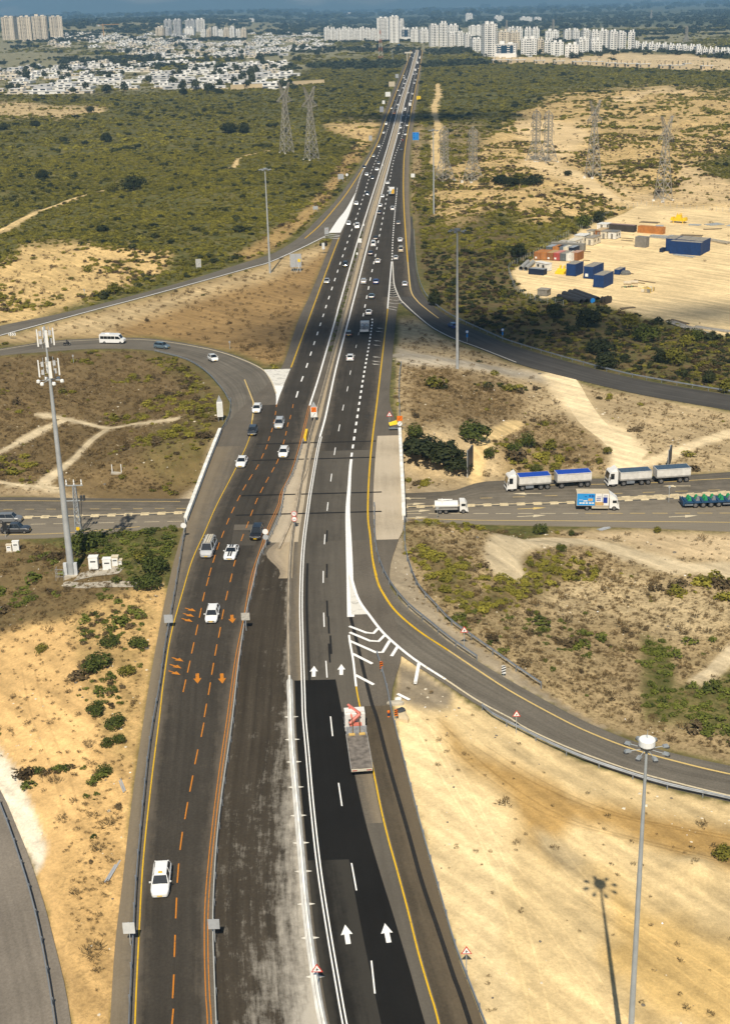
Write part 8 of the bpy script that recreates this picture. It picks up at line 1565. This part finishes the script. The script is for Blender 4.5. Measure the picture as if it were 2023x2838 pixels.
# ---- fill the land with scrub, tufts and far woods
x, y, z, s, bi, g, py, px = (cat('scrub', i) for i in range(8)); m = clear_of(x, y) ; x, y, z, s, bi, g, py, px = (a[m] for a in (x, y, z, s, bi, g, py, px)); n = len(x)
sl = (px > 1160) & (py > 700) & (py < 1100) & (py < 1180 + (px - 1160) * .1); dk = sl & (RNG.random(n) < .72)
lush = (bi == 0) & (px < 700) & (py > 1450) | (py > 1700)
idx = np.where(bi >= 2, 4 + RNG.integers(0, 3, n), RNG.integers(0, 4, n)); idx = np.where(lush & (bi < 2), 7 + RNG.integers(0, 2, n), idx); idx = np.where(dk, 9 + RNG.integers(0, 4, n), idx); dt = ((bi == 1) | (bi == 2)) & (g > .6) & (RNG.random(n) < .03); idx = np.where(dt, 9 + RNG.integers(0, 2, n), idx); s = np.where(dt, s * 1.7, s); br = (bi < 2) & ~sl & (g < .7) & (RNG.random(n) < .38); idx = np.where(br, 11 + RNG.integers(0, 2, n), idx)
tint = np.clip(RNG.normal(.28, .22, n) + (fbm(x, y, 90, 3, 44) - .5) * .7 - .2 * sl, -.1, 1); q = RNG.uniform(.8, 1.25, n)
scatter('scrub', np.stack([x, y, z - .05 * s], 1), np.stack([s * q, s / q, s * RNG.uniform(.75, 1.35, n) * np.where(bi >= 2, .8, 1)], 1), np.stack([np.zeros(n), np.zeros(n), RNG.uniform(0, 6.28, n)], 1), tint, idx, GP + FP + BP + DD + BR_, 'low green scrub covering the sandy plain')
x, y, z, s, bi = (cat('dry', i) for i in range(5)); m = clear_of(x, y); x, y, z, s, bi = (a[m] for a in (x, y, z, s, bi)); n = len(x)
scatter('dry_tufts', np.stack([x, y, z], 1), np.stack([s, s, s * RNG.uniform(.6, 1.2, n)], 1), np.stack([np.zeros(n), np.zeros(n), RNG.uniform(0, 6.28, n)], 1), np.clip(RNG.normal(.3, .25, n), 0, 1), RNG.integers(0, 3, n), DP, 'dry brown tufts of grass and thistles')
x, y, z, s = (cat('trees', i) for i in range(4)); n = len(x)
scatter('far_woodland', np.stack([x, y, z], 1), np.stack([s, s, s * .9], 1), np.stack([np.zeros(n), np.zeros(n), RNG.uniform(0, 6.28, n)], 1), np.clip(RNG.normal(.2, .2, n), 0, 1), RNG.integers(0, 3, n), TP, 'dark woods on the plain behind the towns')
# weeds along the median
yy = RNG.uniform(Yof(975), Yof(640), 240); xx = MED(yy) - RNG.uniform(.5, 1.3, 240); kk = fbm(xx * 0, yy, 9, 3, 3) > .42; xx, yy = xx[kk], yy[kk]; n = len(xx); s = RNG.uniform(.3, .62, n)
scatter('median_weeds', np.stack([xx, yy, hm(yy)], 1), np.stack([s, s * 1.3, s], 1), np.zeros((n, 3)), RNG.random(n) * .5, RNG.integers(0, 2, n), BP, 'weeds growing along the median barrier')

# loose stones and litter on the bare ground
def stone_me(m_, sd):
    bm = bmesh.new(); bmesh.ops.create_icosphere(bm, subdivisions=1, radius=1); r_ = random.Random(sd)
    for v in bm.verts: v.co *= r_.uniform(.65, 1.15); v.co.z *= .6
    me = bpy.data.meshes.new('stone'); bm.to_mesh(me); bm.free(); me.materials.append(m_); return me
rk = [proto(stone_me(mat('stone_pale', (.62, .55, .42)), 1)), proto(stone_me(mat('stone_dark', (.16, .14, .11)), 2)), proto(stone_me(mat('litter_white', (.8, .8, .8)), 3))]
n = 9000; y = np.sqrt(RNG.uniform(92 ** 2, 330 ** 2, n)); x = RNG.uniform(-1, 1, n) * (y * .34 + 4); dd = np.maximum(edge_l(y) - x, x - edge_r(y)); k = np.nonzero((dd > .3) & ((fbm(x, y, 7, 3, 77) > .55) | (dd < 3)))[0]; k = np.array([i for i in k if _kd.find((x[i], y[i], 0))[2] > 2.0]); x, y = x[k], y[k]; n = len(k); s = RNG.exponential(.07, n) + .03; ix = RNG.choice([0, 1, 2], n, p=[.62, .33, .05])
scatter('loose_stones', np.stack([x, y, ground(x, y)], 1), np.stack([s, s, s], 1), np.stack([np.zeros(n), np.zeros(n), RNG.uniform(0, 6, n)], 1), np.zeros(n), ix, rk, 'loose stones and litter on the bare ground')
